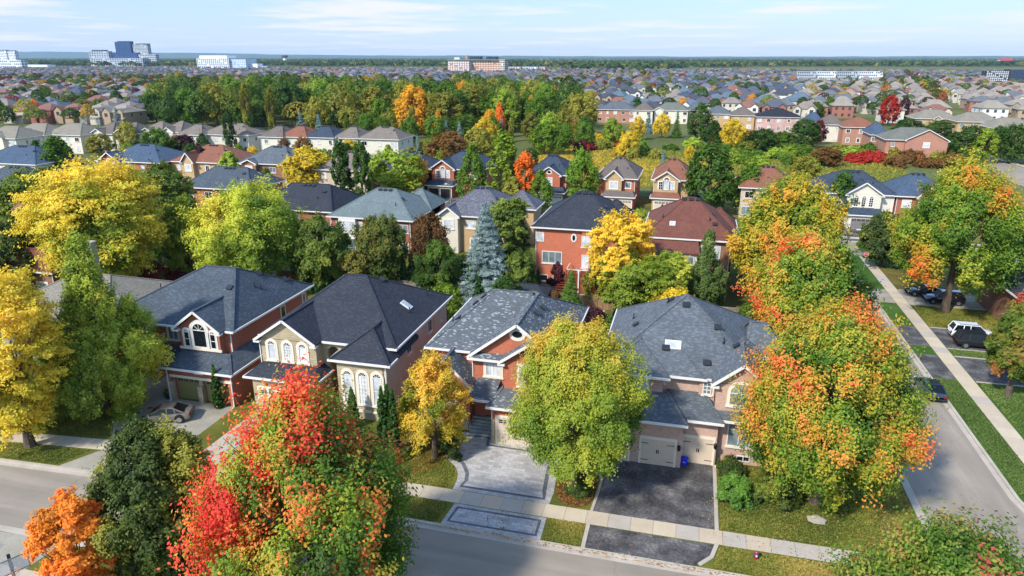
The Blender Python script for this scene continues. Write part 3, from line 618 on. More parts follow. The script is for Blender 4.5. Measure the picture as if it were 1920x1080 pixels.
def slabs(name, line, w, z, mat, side=1, gap=0.02, length=1.5):
    """pavement of separate concrete slabs along a line"""
    m = MB(); P = [Vector(p) for p in line]; L = [0]
    for a, b in zip(P, P[1:]): L.append(L[-1] + (b - a).length)
    n = int(L[-1] / length)
    def at(s):
        for i in range(len(P) - 1):
            if s <= L[i + 1] or i == len(P) - 2:
                t = (P[i + 1] - P[i]).normalized(); return P[i] + t * (s - L[i]), t
    rng = random.Random(3)
    for k in range(n):
        a, t = at(k * length + gap / 2); b, t2 = at((k + 1) * length - gap / 2); q = Vector((-t.y, t.x)) * w * side; q2 = Vector((-t2.y, t2.x)) * w * side; z1 = z + rng.uniform(-.004, .004)
        pl = [tuple(a), tuple(b), tuple(b + q2), tuple(a + q)]
        if side < 0: pl.reverse()
        m.prism(pl, -.02, z1, rng.choice((0, 0, 1, 2)), bottom=False)
    o = m.build(name, mat); return tag(o, kind='structure')
CS = [ground_mat('pavement_concrete', [(0.3, 'aa9a84'), (0.7, 'c6b69e')], 0.8, 9, .15), ground_mat('pavement_concrete_grey', [(0.3, 'a2988b'), (0.7, 'bab0a2')], 0.8, 9, .15), ground_mat('pavement_concrete_pale', [(0.3, 'b3a48a'), (0.7, 'cbbca2')], 0.8, 9, .15)]
slabs('pavement', [(-80, 36.2), (-66, 37.1), (-53.4, 38.1), (-44, 39.05), (-30, 39.35), (-18.4, 39.5), (15, 39.6)], 1.45, .022, CS)
slabs('pavement', [(28.3, 46), (28.3, 117)], 1.5, .022, CS)
slabs('pavement', [(-44, 25.0), (12, 25.2)], 1.45, .022, CS)
slabs('pavement', [(-120, 128.2), (60, 128.2)], 1.5, .022, CS)
# paved drive of the orange-red brick house, smooth outline with dark inlaid band
def smooth(pts, k=2, closed=True):
    for _ in range(k):
        o = []
        for i in range(len(pts)):
            a, b = pts[i], pts[(i + 1) % len(pts)]; o += [(a[0] * .75 + b[0] * .25, a[1] * .75 + b[1] * .25), (a[0] * .25 + b[0] * .75, a[1] * .25 + b[1] * .75)]
        pts = o
    return pts
def inset(pts, d):
    out = []; n = len(pts)
    for i in range(n):
        a, b, c = Vector(pts[i - 1]), Vector(pts[i]), Vector(pts[(i + 1) % n]); t = ((b - a).normalized() + (c - b).normalized()).normalized(); out.append((b.x - t.y * d, b.y + t.x * d))
    return out
PAV = bricky('grey_pavers', '96938f', 'b6b3af', '85827e', .62, .32, .010, rough=.8, bump=.3, stain=.16, stain_scale=2.5)
PAVE_D = bricky('dark_paver_band', '55585e', '696c72', '47494d', .3, .2, .01, stain=.12)
PAVE_E = bricky('edge_pavers', '9e9b96', 'b5b2ac', '7d7e80', .3, .2, .01, stain=.12)
left_edge = [(-16.9, 49.0), (-17.15, 48.0), (-17.35, 46.6), (-17.25, 45.4), (-16.7, 44.6), (-15.9, 43.9), (-15.35, 43.0), (-15.15, 42.2), (-15.1, 41.02)]
pv = list(reversed(left_edge)); pv = [left_edge[-1], (-7.9, 41.02), (-7.85, 42.5), (-8.1, 45), (-8.3, 47.9), (-13.9, 48.0), (-14.1, 49.2)] + left_edge[:-1]
sheet('driveway', pv, .012, PAVE_E, .02); sheet('driveway', inset(pv, .55), .017, PAVE_D); sheet('driveway', inset(pv, .85), .021, PAV)
pv2 = [(-14.6, 37.1), (-7.7, 37.1), (-7.75, 39.45), (-14.4, 39.45)]
sheet('driveway', pv2, .012, PAVE_E, .02); sheet('driveway', inset(pv2, .42), .017, PAVE_D); sheet('driveway', inset(pv2, .68), .021, PAV)
# asphalt drive of the pink-beige house with its concrete edging
dr = [(-4.75, 41.02), (3.35, 41.02), (3.4, 49.0), (.95, 49.0), (.95, 48.0), (-5.6, 48.0), (-5.0, 46.2), (-4.55, 44.8), (-4.6, 43)]
sheet('driveway', dr, .016, DRVASPH, .02)
sheet('driveway', [(-4.75, 37.1), (1.2, 37.1), (2.2, 37.15), (3.0, 38.1), (3.35, 39.45), (-4.75, 39.45)], .016, DRVASPH, .02)
strip('edging', [(3.5, 49.0), (3.52, 41.02)], -.13, .13, -.05, .06, CONC); strip('edging', [(3.5, 39.55), (3.15, 38.2), (2.4, 37.3)], -.13, .13, -.05, .06, CONC)
strip('edging', [(-4.88, 37.1), (-4.88, 39.5)], -.13, .13, -.05, .06, CONC); strip('edging', [(-4.88, 41.02), (-4.75, 43), (-4.7, 44.8), (-5.1, 46.2), (-5.75, 47.9)], -.1, .1, -.05, .06, CONC)
# worn concrete drives on the left
sheet('driveway', [(-50.9, 47.4), (-47.6, 44.2), (-45.6, 41.4), (-44.6, 40.4), (-38.2, 40.9), (-38.2, 48.0), (-44.7, 48.0), (-46.5, 51.2), (-50.8, 51.2)], .012, CONC2, .02)
sheet('driveway', [(-45.6, 36.3), (-37.9, 36.5), (-38.3, 39.1), (-44.2, 38.95)], .012, CONC2, .02)
sheet('driveway', [(-36.2, 40.75), (-30.2, 40.85), (-30.4, 47.9), (-36.0, 47.9)], .012, CONC, .02)
sheet('driveway', [(-36.4, 36.7), (-30, 36.75), (-30.2, 39.3), (-36.2, 39.2)], .012, CONC, .02)
sheet('path', [(-30.2, 45), (-28.6, 45), (-28.6, 48.2), (-30.2, 48.2)], .014, CONC, .02)
sheet('driveway', [(-60, -5), (gp(30, 1079)[0], -5), gp(30, 1079), gp(112, 1024), (gp(112, 1024)[0] + .3, 29.2), (-56, 28.3)], .012, CONC2, .02)
# drives of the side street
for y0, y1, mt in ((70.6, 76.6, DRVASPH), (79.0, 85.2, DRVASPH), (93.6, 99.4, CONC2)):
    sheet('driveway', [(24.65, y0), (26.75, y0), (26.75, y1), (24.65, y1)], .012, mt, .02); sheet('driveway', [(28.35, y0), (38, y0), (38, y1), (28.35, y1)], .012, mt, .02)
    strip('edging', [(28.4, y0 - .12), (38, y0 - .12)], -.1, .1, -.05, .05, CONC); strip('edging', [(28.4, y1 + .12), (38, y1 + .12)], -.1, .1, -.05, .05, CONC)
sheet('driveway', [(25.0, 50.2), (28.0, 50.4), (28.0, 45.9), (25.6, 45.9)], .03, CONC, .02)
sheet('driveway', [(28.4, 50.4), (38, 50.6), (38, 44.0), (28.4, 44)], .012, CONC, .02)
DRY = ground_mat('dry_lawn', [(0.3, '3b3c14'), (0.48, '5a5222'), (0.62, '7a6a30'), (0.8, '948046')], 0.3, 12, .9, .95, .4)
sheet('lawn', [(28.4, 85.5), (38, 85.5), (38, 93.3), (28.4, 93.3)], .006, DRY); sheet('lawn', [(28.4, 99.7), (38, 99.7), (38, 110), (28.4, 110)], .006, DRY)
# garden beds
sheet('garden_bed', smooth([(-21.6, 47.6), (-17.5, 48.6), (-17.7, 45), (-19.5, 43.6), (-22.6, 43.3), (-24.2, 45.2), (-23.4, 48)]), .008, SOIL)
sheet('garden_bed', smooth([(5.8, 45.6), (8.8, 45.9), (12.2, 44.9), (11.2, 42.7), (7.2, 42.5)]), .008, SOIL)
sheet('garden_bed', smooth([(-7.7, 41.2), (-5.0, 41.2), (-4.9, 44), (-5.6, 46), (-7.9, 46)]), .008, SOIL)
sheet('garden_bed', smooth([(-62, 46.5), (-51.5, 47.5), (-50.9, 44.5), (-54.5, 42.6), (-57, 40.4), (-63, 40)]), .008, SOIL)
# side street on the far right and the yards of the street behind
ROADR = [gp(*q, -.1) for q in ((1730, 283), (1800, 281), (1925, 316), (1925, 352), (1800, 305))]
sheet('road', ROADR, -.1, ASPH)
strip('pavement', [gp(1800, 279), gp(1925, 313)], -.8, .8, -.12, 0.05, CONC)
# ------------------------------------------------------------------ the four houses of the front row
def settle(h):
    o = h.finish(); o.location = h.base
    for c in o.children: c.location = -Vector(h.base)
    return o
# --- A: red brick, slate-blue roof, two olive garage doors
H = House('brick_house', 'red brick house with blue-grey hip roof, white triple arched gable window and olive garage doors', group='front row houses', roof='slate', wall=BR_RED); H.base = (-46, 57, 0)
H.hip(-53.4, -39.1, 50.1, 64.3, 6.4, (-46.4, 56.9, 10.15), (-43.2, 57.0, 10.15))
H.wall(-52.9, -39.6, 51.3, 63.8, 0, 6.3); H.wall(-44.6, -39.6, 50.5, 51.3, 0, 6.3)
H.gable(-44.9, -39.9, 49.3, 54.2, 6.5, 8.35); H.wall(-44.5, -40.3, 49.75, 50.6, 3.4, 6.52)
H.slope([(-45.1, 47.45, 3.45), (-37.8, 47.45, 3.45), (-39.55, 49.8, 4.3), (-44.2, 49.8, 4.3)]); H.slope([(-37.8, 47.45, 3.45), (-37.8, 54.6, 3.45), (-39.55, 54.6, 4.3), (-39.55, 49.8, 4.3)])
H.slope([(-45.1, 51.4, 3.45), (-45.1, 47.45, 3.45), (-44.2, 49.8, 4.3), (-44.2, 51.4, 4.3)]); H.gut(-45.1, -37.8, 47.45, 54.5, 3.44, 'swe')
H.cap((-37.8, 47.45, 3.45), (-39.55, 49.8, 4.3)); H.cap((-45.1, 47.45, 3.45), (-44.2, 49.8, 4.3))
H.wall(-44.7, -38.25, 48.0, 54.3, 2.5, 3.4); H.wall(-44.7, -44.3, 48, 54.3, 0, 2.5); H.wall(-41.75, -41.35, 48, 48.5, 0, 2.5, CREAM and STONE, 'pillar'); H.wall(-38.65, -38.25, 48, 54.3, 0, 2.5); H.wall(-44.3, -38.6, 48.35, 48.5, 0, 2.5)
OLIVE = flat('olive_door_paint', '86804a', .5, noise=.05)
for x in (-43.03, -40.0): H.garage(x, 48.34, 0, 2.5, 2.25, mat=OLIVE, sur=None)
H.wall(-44.95, -44.3, 47.7, 48.0, 0, 1.9, STONE, 'pillar'); H.wall(-41.8, -41.3, 47.75, 47.998, 0, 1.7, STONE, 'pillar')
H.wall(-44.8, -38.2, 47.93, 47.998, 2.28, 2.52, CREAM, 'lintel')
H.win(-42.35, 49.75, 4.65, 1.5, 2.45, shape='arch', cols=1, sur=WHITE, surw=.28, glass=G_DARK, fr=.1, sill=False); H.win(-43.75, 49.75, 4.65, .62, 1.75, shape='arch', cols=1, sur=WHITE, surw=.14, glass=G_DARK, sill=False, rows=2); H.win(-40.97, 49.75, 4.65, .62, 1.75, shape='arch', cols=1, rows=2, sur=WHITE, surw=.14, glass=G_DARK, sill=False)
H.wall(-44.6, -40.15, 49.6, 49.748, 4.42, 4.62, CREAM, 'ledge')
H.win(-46.6, 51.3, 4.4, 1.1, 1.4, cols=2, glass=G_GREY, sur=CREAM); H.win(-50.0, 51.3, 4.4, 1.6, 1.4, cols=2, glass=G_DARK, sur=CREAM)
H.win(-39.6, 58.9, 4.5, .9, 1.3, '+x', cols=1, glass=G_DARK, sur=None); H.win(-39.6, 63.0, 4.5, .7, 1.3, '+x', cols=1, glass=G_GREY)
H.win(-50, 51.3, 1, 1.8, 1.6, cols=3, glass=G_DARK, sur=CREAM); H.door(-46.3, 51.3, .3, 1.3, 2.2, mat=BLACK)
H.wall(-48.4, -44.75, 49.4, 51.29, 0, .28, CONC, 'porch'); H.slope([(-48.6, 49.1, 3.3), (-45.2, 49.1, 3.3), (-45.2, 51.3, 3.9), (-48.6, 51.3, 3.9)])
H.spout(-39.62, 50.44, 3.6, 6.3); H.spout(-38.28, 47.93, 0, 3.3); H.spout(-44.74, 47.66, 0, 3.3)
m = MB(); m.box(-42.1, -41.2, 47.97, 47.999, 2.8, 3.05); m.build('address_plate', WHITE, H.o)
for q in ((-42.2, 54.6, 'box'), (-42.0, 58.9, 'box'), (-41.2, 60.6, 'pipe'), (-40.8, 57.4, 'pipe'), (-41.2, 57.0, 'pipe'), (-40.6, 61.3, 'box'), (-49.8, 54.2, 'pipe')): H.vent(*q)
settle(H)
# --- B: tan stone front, charcoal roof
H = House('stone_house', 'tan stone front house with charcoal hip roof, tall arched windows and recessed arched entry', group='front row houses', roof='char', wall=STONE); H.base = (-30, 57, 0)
H.hip(-36.4, -23.2, 50.2, 64.6, 6.4, (-31.25, 57.6, 10.25), (-29.3, 57.6, 10.25))
H.wall(-35.9, -23.65, 52.6, 64.1, 0, 6.3, BR_PINK); H.wall(-23.95, -23.64, 49.0, 52.6, 0, 5.5, BR_PINK, 'side_wall')
H.gable(-36.2, -30.2, 49.0, 54.6, 6.45, 8.5); H.wall(-35.8, -30.4, 49.45, 52.6, 0, 6.47)
H.wprism([(-30.4, 0), (-29.95, 0), (-29.95, 5.2)] + [(-29.35 - .6 * math.cos(t), 5.2 + .6 * math.sin(t)) for t in np.linspace(0.1, math.pi - .1, 9)] + [(-28.75, 5.2), (-28.75, 0), (-28.2, 0), (-28.2, 6.3), (-30.4, 6.3)], 50.6, 50.95)
H.hip(-28.65, -23.1, 48.45, 55.0, 5.6, (-25.7, 51.0, 7.75), (-25.7, 55.0, 7.75), sides='sw', faces='sew')
H.gut(-28.65, -23.1, 48.45, 50.1, 5.6, 'e')
H.wall(-28.2, -23.95, 48.9, 52.6, 0, 5.5)
H.slope([(-36.5, 47.5, 3.55), (-29.6, 47.5, 3.55), (-30.5, 49.5, 4.2), (-35.8, 49.5, 4.2)]); H.slope([(-29.6, 47.5, 3.55), (-29.6, 50.6, 3.55), (-30.5, 50.6, 4.2), (-30.5, 49.5, 4.2)]); H.slope([(-36.5, 50.6, 3.55), (-36.5, 47.5, 3.55), (-35.8, 49.5, 4.2), (-35.8, 50.6, 4.2)])
H.gut(-36.5, -29.6, 47.5, 50.6, 3.54, 'swe'); H.wall(-36.0, -30.0, 47.9, 49.44, 0, 3.45)
H.garage(-33.0, 47.9, 0, 4.9, 2.3, mat=WHITE, cols=6)
for i, x in enumerate((-34.75, -33.2, -31.7)):
    H.win(x, 49.45, 4.45, .8, 1.85, shape='arch', cols=3 if i == 1 else 1, rows=5 if i == 1 else 1, glass=G_WHITE, sur=CREAM, surw=.2)
for i, x in enumerate((-27.25, -25.85, -24.5)):
    H.win(x, 48.9, 1.45, .85, 3.1, shape='arch', cols=3 if i == 1 else 1, rows=7 if i == 1 else 2, glass=G_WHITE, sur=CREAM, surw=.2)
H.wall(-28.3, -23.9, 48.78, 48.898, .7, .9, CREAM, 'ledge')
H.door(-28.9, 52.6, .75, 1.4, 2.3, mat=BLACK); H.win(-29.35, 52.6, 4.0, .9, 1.3, cols=2, rows=2, glass=G_WHITE)
for i in range(4): H.wall(-30.3, -28.2, 48.5 + i * .35, 50.6, i * .18, .18 + i * .18, CONC, 'step')
H.wall(-29.95, -28.75, 50.6, 52.59, 0, .75, CONC, 'porch')
for y in (53.9, 59.2, 62.4): H.win(-23.65, y, 4.4, 1.1 if y < 60 else .6, 1.3, '+x', cols=2, glass=G_BLUE, sur=None)
H.win(-23.65, 56.9, 1.2, 1.6, 1.4, '+x', cols=2, glass=G_DARK)
H.spout(-23.66, 48.86, 0, 5.5); H.spout(-35.9, 49.4, 3.9, 6.3)
H.skylight(-25.2, 57.4, .65, 1.0); H.vent(-24.6, 56.7, 'pipe'); H.vent(-26.2, 62.6, 'pipe'); H.vent(-28.2, 58.6, 'box'); H.vent(-24.7, 61.6, 'pipe')
settle(H)
# --- C: orange-red brick, flecked grey roof, oval gable window
H = House('brick_house', 'orange-red brick house with white-flecked grey roof and oval window in its wide front gable', group='front row houses', roof='fleck', wall=BR_ORG); H.base = (-15, 57, 0)
H.hip(-20.95, -8.9, 51.3, 64.7, 6.4, (-16.6, 58.1, 9.75), (-13.3, 58.1, 9.75))
H.wall(-20.4, -9.35, 51.7, 64.2, 0, 6.3)
H.gable(-16.75, -8.4, 50.0, 58.2, 6.55, 9.75, ret=False); H.wall(-16.4, -9.3, 50.45, 51.7, 0, 6.5)
H.slope([(-16.6, 49.85, 6.5), (-13.6, 49.85, 6.5), (-13.6, 50.46, 6.85), (-16.6, 50.46, 6.85)], .1); H.gut(-16.6, -13.9, 49.85, 50.4, 6.5, 's')
H.gable(-13.85, -8.6, 49.0, 53.0, 6.75, 8.65); H.wall(-13.45, -9.0, 49.4, 50.45, 3.6, 6.78)
H.win(-12.6, 50.45, 8.35, 1.0, .75, shape='oval', cols=1, glass=G_DARK, sur=CREAM, surw=.2)
H.win(-14.65, 50.45, 4.75, 1.3, 1.75, cols=4, rows=1, glass=G_WHITE, sur=CREAM, surw=.2); H.win(-11.2, 49.4, 4.7, 2.0, 1.8, cols=3, rows=2, glass=G_WHITE, sur=CREAM)
H.gable(-20.95, -15.95, 48.9, 51.8, 4.1, 6.5); H.wall(-20.5, -16.4, 49.35, 51.7, .9, 4.12); H.wall(-20.55, -16.35, 49.3, 51.7, 0, .9, STONE, 'plinth')
H.win(-18.5, 49.35, 1.7, 2.2, 2.1, cols=3, rows=3, glass=G_WHITE, sur=CREAM)
H.slope([(-16.0, 48.0, 3.75), (-14.0, 48.0, 3.75), (-14.0, 50.47, 4.55), (-16.0, 50.47, 4.55)]); H.gut(-15.95, -14.4, 48.0, 50, 3.74, 's')
H.slope([(-14.35, 47.5, 3.5), (-8.2, 47.5, 3.5), (-8.9, 49.42, 4.35), (-13.6, 49.42, 4.35)]); H.slope([(-14.35, 50.3, 3.5), (-14.35, 47.5, 3.5), (-13.6, 49.42, 4.35), (-13.6, 50.3, 4.35)]); H.slope([(-8.2, 47.5, 3.5), (-8.2, 53, 3.5), (-8.95, 53, 4.35), (-8.95, 49.42, 4.35)])
H.gut(-14.35, -8.2, 47.5, 53, 3.49, 'swe'); H.cap((-14.35, 47.5, 3.5), (-13.6, 49.42, 4.35)); H.wall(-14.05, -8.7, 48.0, 51.7, 0, 3.42)
BEIGE = flat('beige_door_paint', 'c6b6a4', .5, noise=.04)
H.garage(-11.3, 48.0, 0, 4.7, 2.35, mat=BEIGE, cols=6); H.wall(-14.12, -13.85, 47.9, 47.998, 0, 2.2, STONE, 'pillar')
H.wall(-16.4, -14.05, 51.2, 51.69, 0, 3.9); H.door(-15.2, 51.2, 1.0, 1.9, 2.4, mat=BLACK, frame=BLACK)
GS = bricky('grey_stone_steps', '7f8684', '949b98', '5d6361', .9, .4, .008, stain=.15)
for i in range(6): H.wall(-16.35, -14.1, 48.75 + i * .27, 50.2, i * .165, .165 + i * .165, GS, 'step')
H.wall(-16.35, -14.1, 50.2, 51.19, 0, .99, GS, 'porch')
H.spout(-16.42, 50.4, 4.3, 6.4); H.spout(-14.08, 47.95, .0, 3.3)
m = MB(); m.tube([(-16.3, 48.6, .85), (-16.3, 50.3, 1.85)], .025, 6)
for k in (0, .5, 1): m.tube([(-16.3, 48.6 + 1.7 * k, .1 + k * .9), (-16.3, 48.6 + 1.7 * k, .86 + k)], .02, 6)
m.build('handrail', DARKMETAL, H.o)
for q in ((-19.0, 54.6, 'box'), (-18.1, 57.0, 'box'), (-17.6, 57.9, 'box'), (-13.0, 58.6, 'box'), (-11.75, 56.0, 'box'), (-11.9, 54.2, 'box'), (-19.9, 55.6, 'pipe'), (-15.2, 58.2, 'pipe')): H.vent(*q)
settle(H)
# --- D: pink-beige brick, grey roof with nested hips
H = House('brick_house', 'pink-beige brick house with many-hipped grey roof, skylight and three white garage doors', group='front row houses', roof='grey', wall=BR_PINK2); H.base = (0.5, 57, 0)
H.hip(-6.0, 7.1, 50.9, 64.9, 6.4, (.45, 58.8, 10.5), (.451, 58.8, 10.5))
H.hip(-6.0, -.42, 50.15, 57.5, 6.4, (-3.05, 53.6, 8.05), (-3.05, 57.5, 8.05), faces='sew', sides='s')
H.hip(-5.9, 2.35, 50.75, 60, 6.4, (-1.75, 56.0, 8.95), (-1.75, 60, 8.95), faces='sew', sides='s', gut=False); H.gut(-.3, 2.35, 50.75, 60, 6.4, 's')
H.gable(2.75, 7.15, 49.4, 54.6, 6.65, 8.5); H.wall(3.15, 6.7, 49.85, 51, 0, 6.67)
H.hip(5.5, 8.9, 56.6, 62.6, 6.0, (6.0, 59.4, 8.3), (7.2, 59.4, 8.3)); H.wall(6.6, 8.4, 57.1, 62.1, 0, 5.9)
H.wall(-5.55, 6.65, 51.3, 64.4, 0, 6.3); H.wall(-5.55, -.85, 50.6, 51.3, 0, 6.3); H.wall(1.9, 3.1, 51.05, 51.3, 4, 6.3)
H.slope([(-6.2, 47.45, 4.0), (1.15, 47.45, 4.0), (-.5, 50.7, 5.0), (-6.2, 50.7, 5.0)]); H.slope([(1.15, 47.45, 4.0), (1.15, 51.3, 4.0), (-.5, 51.3, 5.0), (-.5, 50.7, 5.0)])
H.slope([(1.1, 48.4, 4.0), (3.75, 48.4, 4.0), (2.3, 51.3, 5.0), (-.4, 51.3, 5.0)]); H.slope([(3.75, 48.4, 4.0), (3.75, 51.3, 4.0), (2.3, 51.3, 5.0)])
H.slope([(3.6, 49.0, 4.0), (7.3, 49.0, 4.0), (7.3, 49.9, 4.4), (3.3, 49.9, 4.4)], .12)
H.cap((1.15, 47.45, 4.0), (-.5, 50.7, 5.0)); H.cap((3.75, 48.4, 4.0), (2.3, 51.2, 5.0))
H.gut(-6.2, 1.15, 47.45, 50, 3.99, 's'); H.gut(1.28, 3.75, 48.4, 50, 3.99, 's'); H.gut(3.88, 7.3, 49.0, 49.8, 3.99, 's')
H.wall(-5.65, .93, 48.0, 51.3, 0, 3.9); H.wall(.93, 3.5, 49.0, 51.3, 0, 3.9); H.wall(3.5, 6.9, 49.75, 49.85, 0, 3.9)
PALE = flat('pale_garage_paint', 'c9b59d', .5, noise=.03)
H.garage(-4.25, 48.0, 0, 2.3, 2.2, mat=PALE, lights=False, straps=True); H.garage(-.85, 48.0, 0, 2.5, 2.2, mat=PALE, lights=False, straps=True); H.garage(2.15, 49.0, 0, 2.2, 2.2, mat=PALE, lights=False, straps=True)
def lantern(x, y, z):
    t = MB(); t.box(x - .05, x + .05, y - .03, y, z - .1, z + .2); t.tube([(x, y - .18, z - .2), (x, y - .18, z - .1), (x, y - .18, z + .18), (x, y - .18, z + .34)], [.05, .12, .15, .02], 6); t.build('wall_lantern', BLACK, H.o)
lantern(.72, 48, 1.75); lantern(3.4, 49, 1.75); lantern(-2.8, 48, 1.75)
H.win(-2.55, 50.6, 4.75, .95, 1.6, cols=1, glass=G_WHITE, sur=CREAM); H.win(2.5, 51.05, 5.0, .65, 1.35, cols=2, rows=4, glass=G_GREY)
H.win(4.95, 49.85, 4.9, 1.75, 1.9, shape='arch', cols=2, glass=G_GREY, sur=CREAM, surw=.14, fr=.1); H.win(5.1, 49.75, 1.5, 1.7, 2.1, cols=2, rows=1, glass=G_GREY, sill=True); H.win(5.6, 49.75, .25, 1.0, .5, cols=2, glass=G_DARK, sill=False)
H.win(-.8, 51.3, 5.3, .3, .3, cols=1, glass=G_WHITE, sill=False)
H.spout(3.3, 49.8, 0, 3.9); H.spout(2.98, 51.0, 5.0, 6.4); H.spout(3.56, 48.9, 0, .1)
H.skylight(-.35, 53.6, 1.15, .75)
for q in ((-.9, 53.2, 'box'), (.45, 57.6, 'box'), (3.1, 55.6, 'box'), (2.35, 52.2, 'box'), (-5.0, 54.4, 'box'), (-3.6, 57.0, 'box'), (3.6, 54.2, 'pipe'), (-4.0, 59.2, 'pipe'), (4.6, 53.6, 'box'), (-.8, 59.2, 'box'), (-1.1, 59.0, 'pipe')): H.vent(*q)
settle(H)
# --- the stone house at the left, mostly behind its tree; brown-roofed brick house beyond; a house across the street
H = House('stone_house', 'olive-grey stone house with weathered tan roof hidden behind the tall spire-topped tree', group='front row houses', roof='tan', wall=STONE2); H.base = (-62, 57, 0)
H.hip(-69.5, -54.3, 51.5, 65.2, 4.9, (-64, 58.3, 7.7), (-60, 58.3, 7.7)); H.wall(-69, -54.8, 52, 64.7, 0, 4.8); H.gable(-60.5, -53.6, 48.6, 54, 3.6, 5.9); H.wall(-60, -54, 49.1, 52, 0, 3.7)
H.win(-56.0, 49.1, .9, 1.2, 2.0, cols=2, glass=G_DARK); H.garage(-58.5, 49.1, 0, 2.5, 2.2, mat=OLIVE); H.chimney(-64.5, 61, 6, 10.3); H.win(-54.0, 50.6, .9, .9, 1.5, '+x', cols=1, glass=G_DARK)
settle(H)
H = House('brick_house', 'brown-roofed brick house at the left edge behind the golden tree', roof='rust', wall=BR_BRN, group='houses at the picture edges'); H.base = (-78, 66, 0)
H.hip(-86, gp(97, 512, 4)[0], gp(97, 512, 4)[1], 74, 4.0, (-80.5, 66.5, 7.2), (-77.5, 66.5, 7.2)); xx, yy = gp(97, 512, 4); H.wall(-85.5, xx - .45, yy + .45, 73.5, 0, 3.9); H.spout(xx - .5, yy + .4, 0, 3.8)
H.win(-80, yy + .45, 1, 1.6, 1.4, cols=2, glass=G_GREY, sur=CREAM)
settle(H)
# ------------------------------------------------------------------ trees of the front street, from the left
G1 = 'street and front garden trees'
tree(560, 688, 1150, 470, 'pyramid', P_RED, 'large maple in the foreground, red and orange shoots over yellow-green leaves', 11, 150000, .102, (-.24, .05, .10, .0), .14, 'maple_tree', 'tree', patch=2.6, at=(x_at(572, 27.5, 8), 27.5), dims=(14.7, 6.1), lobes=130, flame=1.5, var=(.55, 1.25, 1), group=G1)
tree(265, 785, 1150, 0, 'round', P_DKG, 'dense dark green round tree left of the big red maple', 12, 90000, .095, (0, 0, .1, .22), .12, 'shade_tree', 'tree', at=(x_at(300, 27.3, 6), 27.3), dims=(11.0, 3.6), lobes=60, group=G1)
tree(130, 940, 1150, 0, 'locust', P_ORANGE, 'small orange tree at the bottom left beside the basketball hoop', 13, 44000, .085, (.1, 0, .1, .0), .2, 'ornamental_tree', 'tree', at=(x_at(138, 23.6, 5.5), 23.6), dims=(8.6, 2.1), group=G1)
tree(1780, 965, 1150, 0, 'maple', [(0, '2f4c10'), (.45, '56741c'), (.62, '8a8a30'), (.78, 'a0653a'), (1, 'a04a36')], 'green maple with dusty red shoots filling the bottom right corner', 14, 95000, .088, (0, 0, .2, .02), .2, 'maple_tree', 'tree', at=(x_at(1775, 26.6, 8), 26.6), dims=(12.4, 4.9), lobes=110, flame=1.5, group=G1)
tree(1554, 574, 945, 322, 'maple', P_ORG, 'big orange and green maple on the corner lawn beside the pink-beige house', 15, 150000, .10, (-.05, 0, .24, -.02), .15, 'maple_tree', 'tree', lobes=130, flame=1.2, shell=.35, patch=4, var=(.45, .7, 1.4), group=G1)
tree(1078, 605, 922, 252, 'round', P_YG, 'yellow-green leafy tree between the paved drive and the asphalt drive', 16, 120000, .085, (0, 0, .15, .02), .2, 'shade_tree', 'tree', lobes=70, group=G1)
tree(812, 662, 856, 138, 'egg', P_GOLD, 'small golden yellow tree in front of the orange-red brick house', 17, 42000, .08, (.0, 0, .3, .05), .2, 'ornamental_tree', 'tree', lobes=34, group=G1)
tree(176, 450, 765, 236, 'spire', P_LIME, 'tall green tree with narrow spire and wide base, left of red brick house', 18, 130000, .11, (0, 0, .1, .2), .1, 'maple_tree', 'tree', lobes=110, flame=.8, group=G1)
tree(18, 505, 830, 205, 'locust', P_YEL, 'golden yellow feathery tree cut by the left edge of the picture', 19, 85000, .105, (0, 0, .1, .15), .12, 'locust_tree', 'tree', lobes=70, group=G1)
# side street
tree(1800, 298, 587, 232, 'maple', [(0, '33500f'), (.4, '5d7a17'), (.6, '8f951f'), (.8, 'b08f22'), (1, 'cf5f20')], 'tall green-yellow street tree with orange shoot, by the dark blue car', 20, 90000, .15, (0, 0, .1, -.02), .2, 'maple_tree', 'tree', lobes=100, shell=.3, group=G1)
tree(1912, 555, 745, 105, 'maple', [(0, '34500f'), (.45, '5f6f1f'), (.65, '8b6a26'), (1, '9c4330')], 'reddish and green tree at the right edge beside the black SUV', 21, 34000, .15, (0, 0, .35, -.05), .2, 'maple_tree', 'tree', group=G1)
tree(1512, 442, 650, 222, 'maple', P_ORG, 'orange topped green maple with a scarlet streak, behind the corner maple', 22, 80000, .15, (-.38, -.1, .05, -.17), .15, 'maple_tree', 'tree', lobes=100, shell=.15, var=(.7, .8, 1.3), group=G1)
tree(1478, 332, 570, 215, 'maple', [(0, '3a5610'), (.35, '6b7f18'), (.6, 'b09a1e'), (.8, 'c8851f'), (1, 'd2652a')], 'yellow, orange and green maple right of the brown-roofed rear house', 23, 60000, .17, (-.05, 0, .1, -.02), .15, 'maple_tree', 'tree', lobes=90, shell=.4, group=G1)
tree(1660, 400, 500, 90, 'round', P_DKG, 'dark green tree beside the street corner with the white car', 24, 22000, .2, (0, 0, .1, .1), .12, 'shade_tree', 'tree', group=G1)
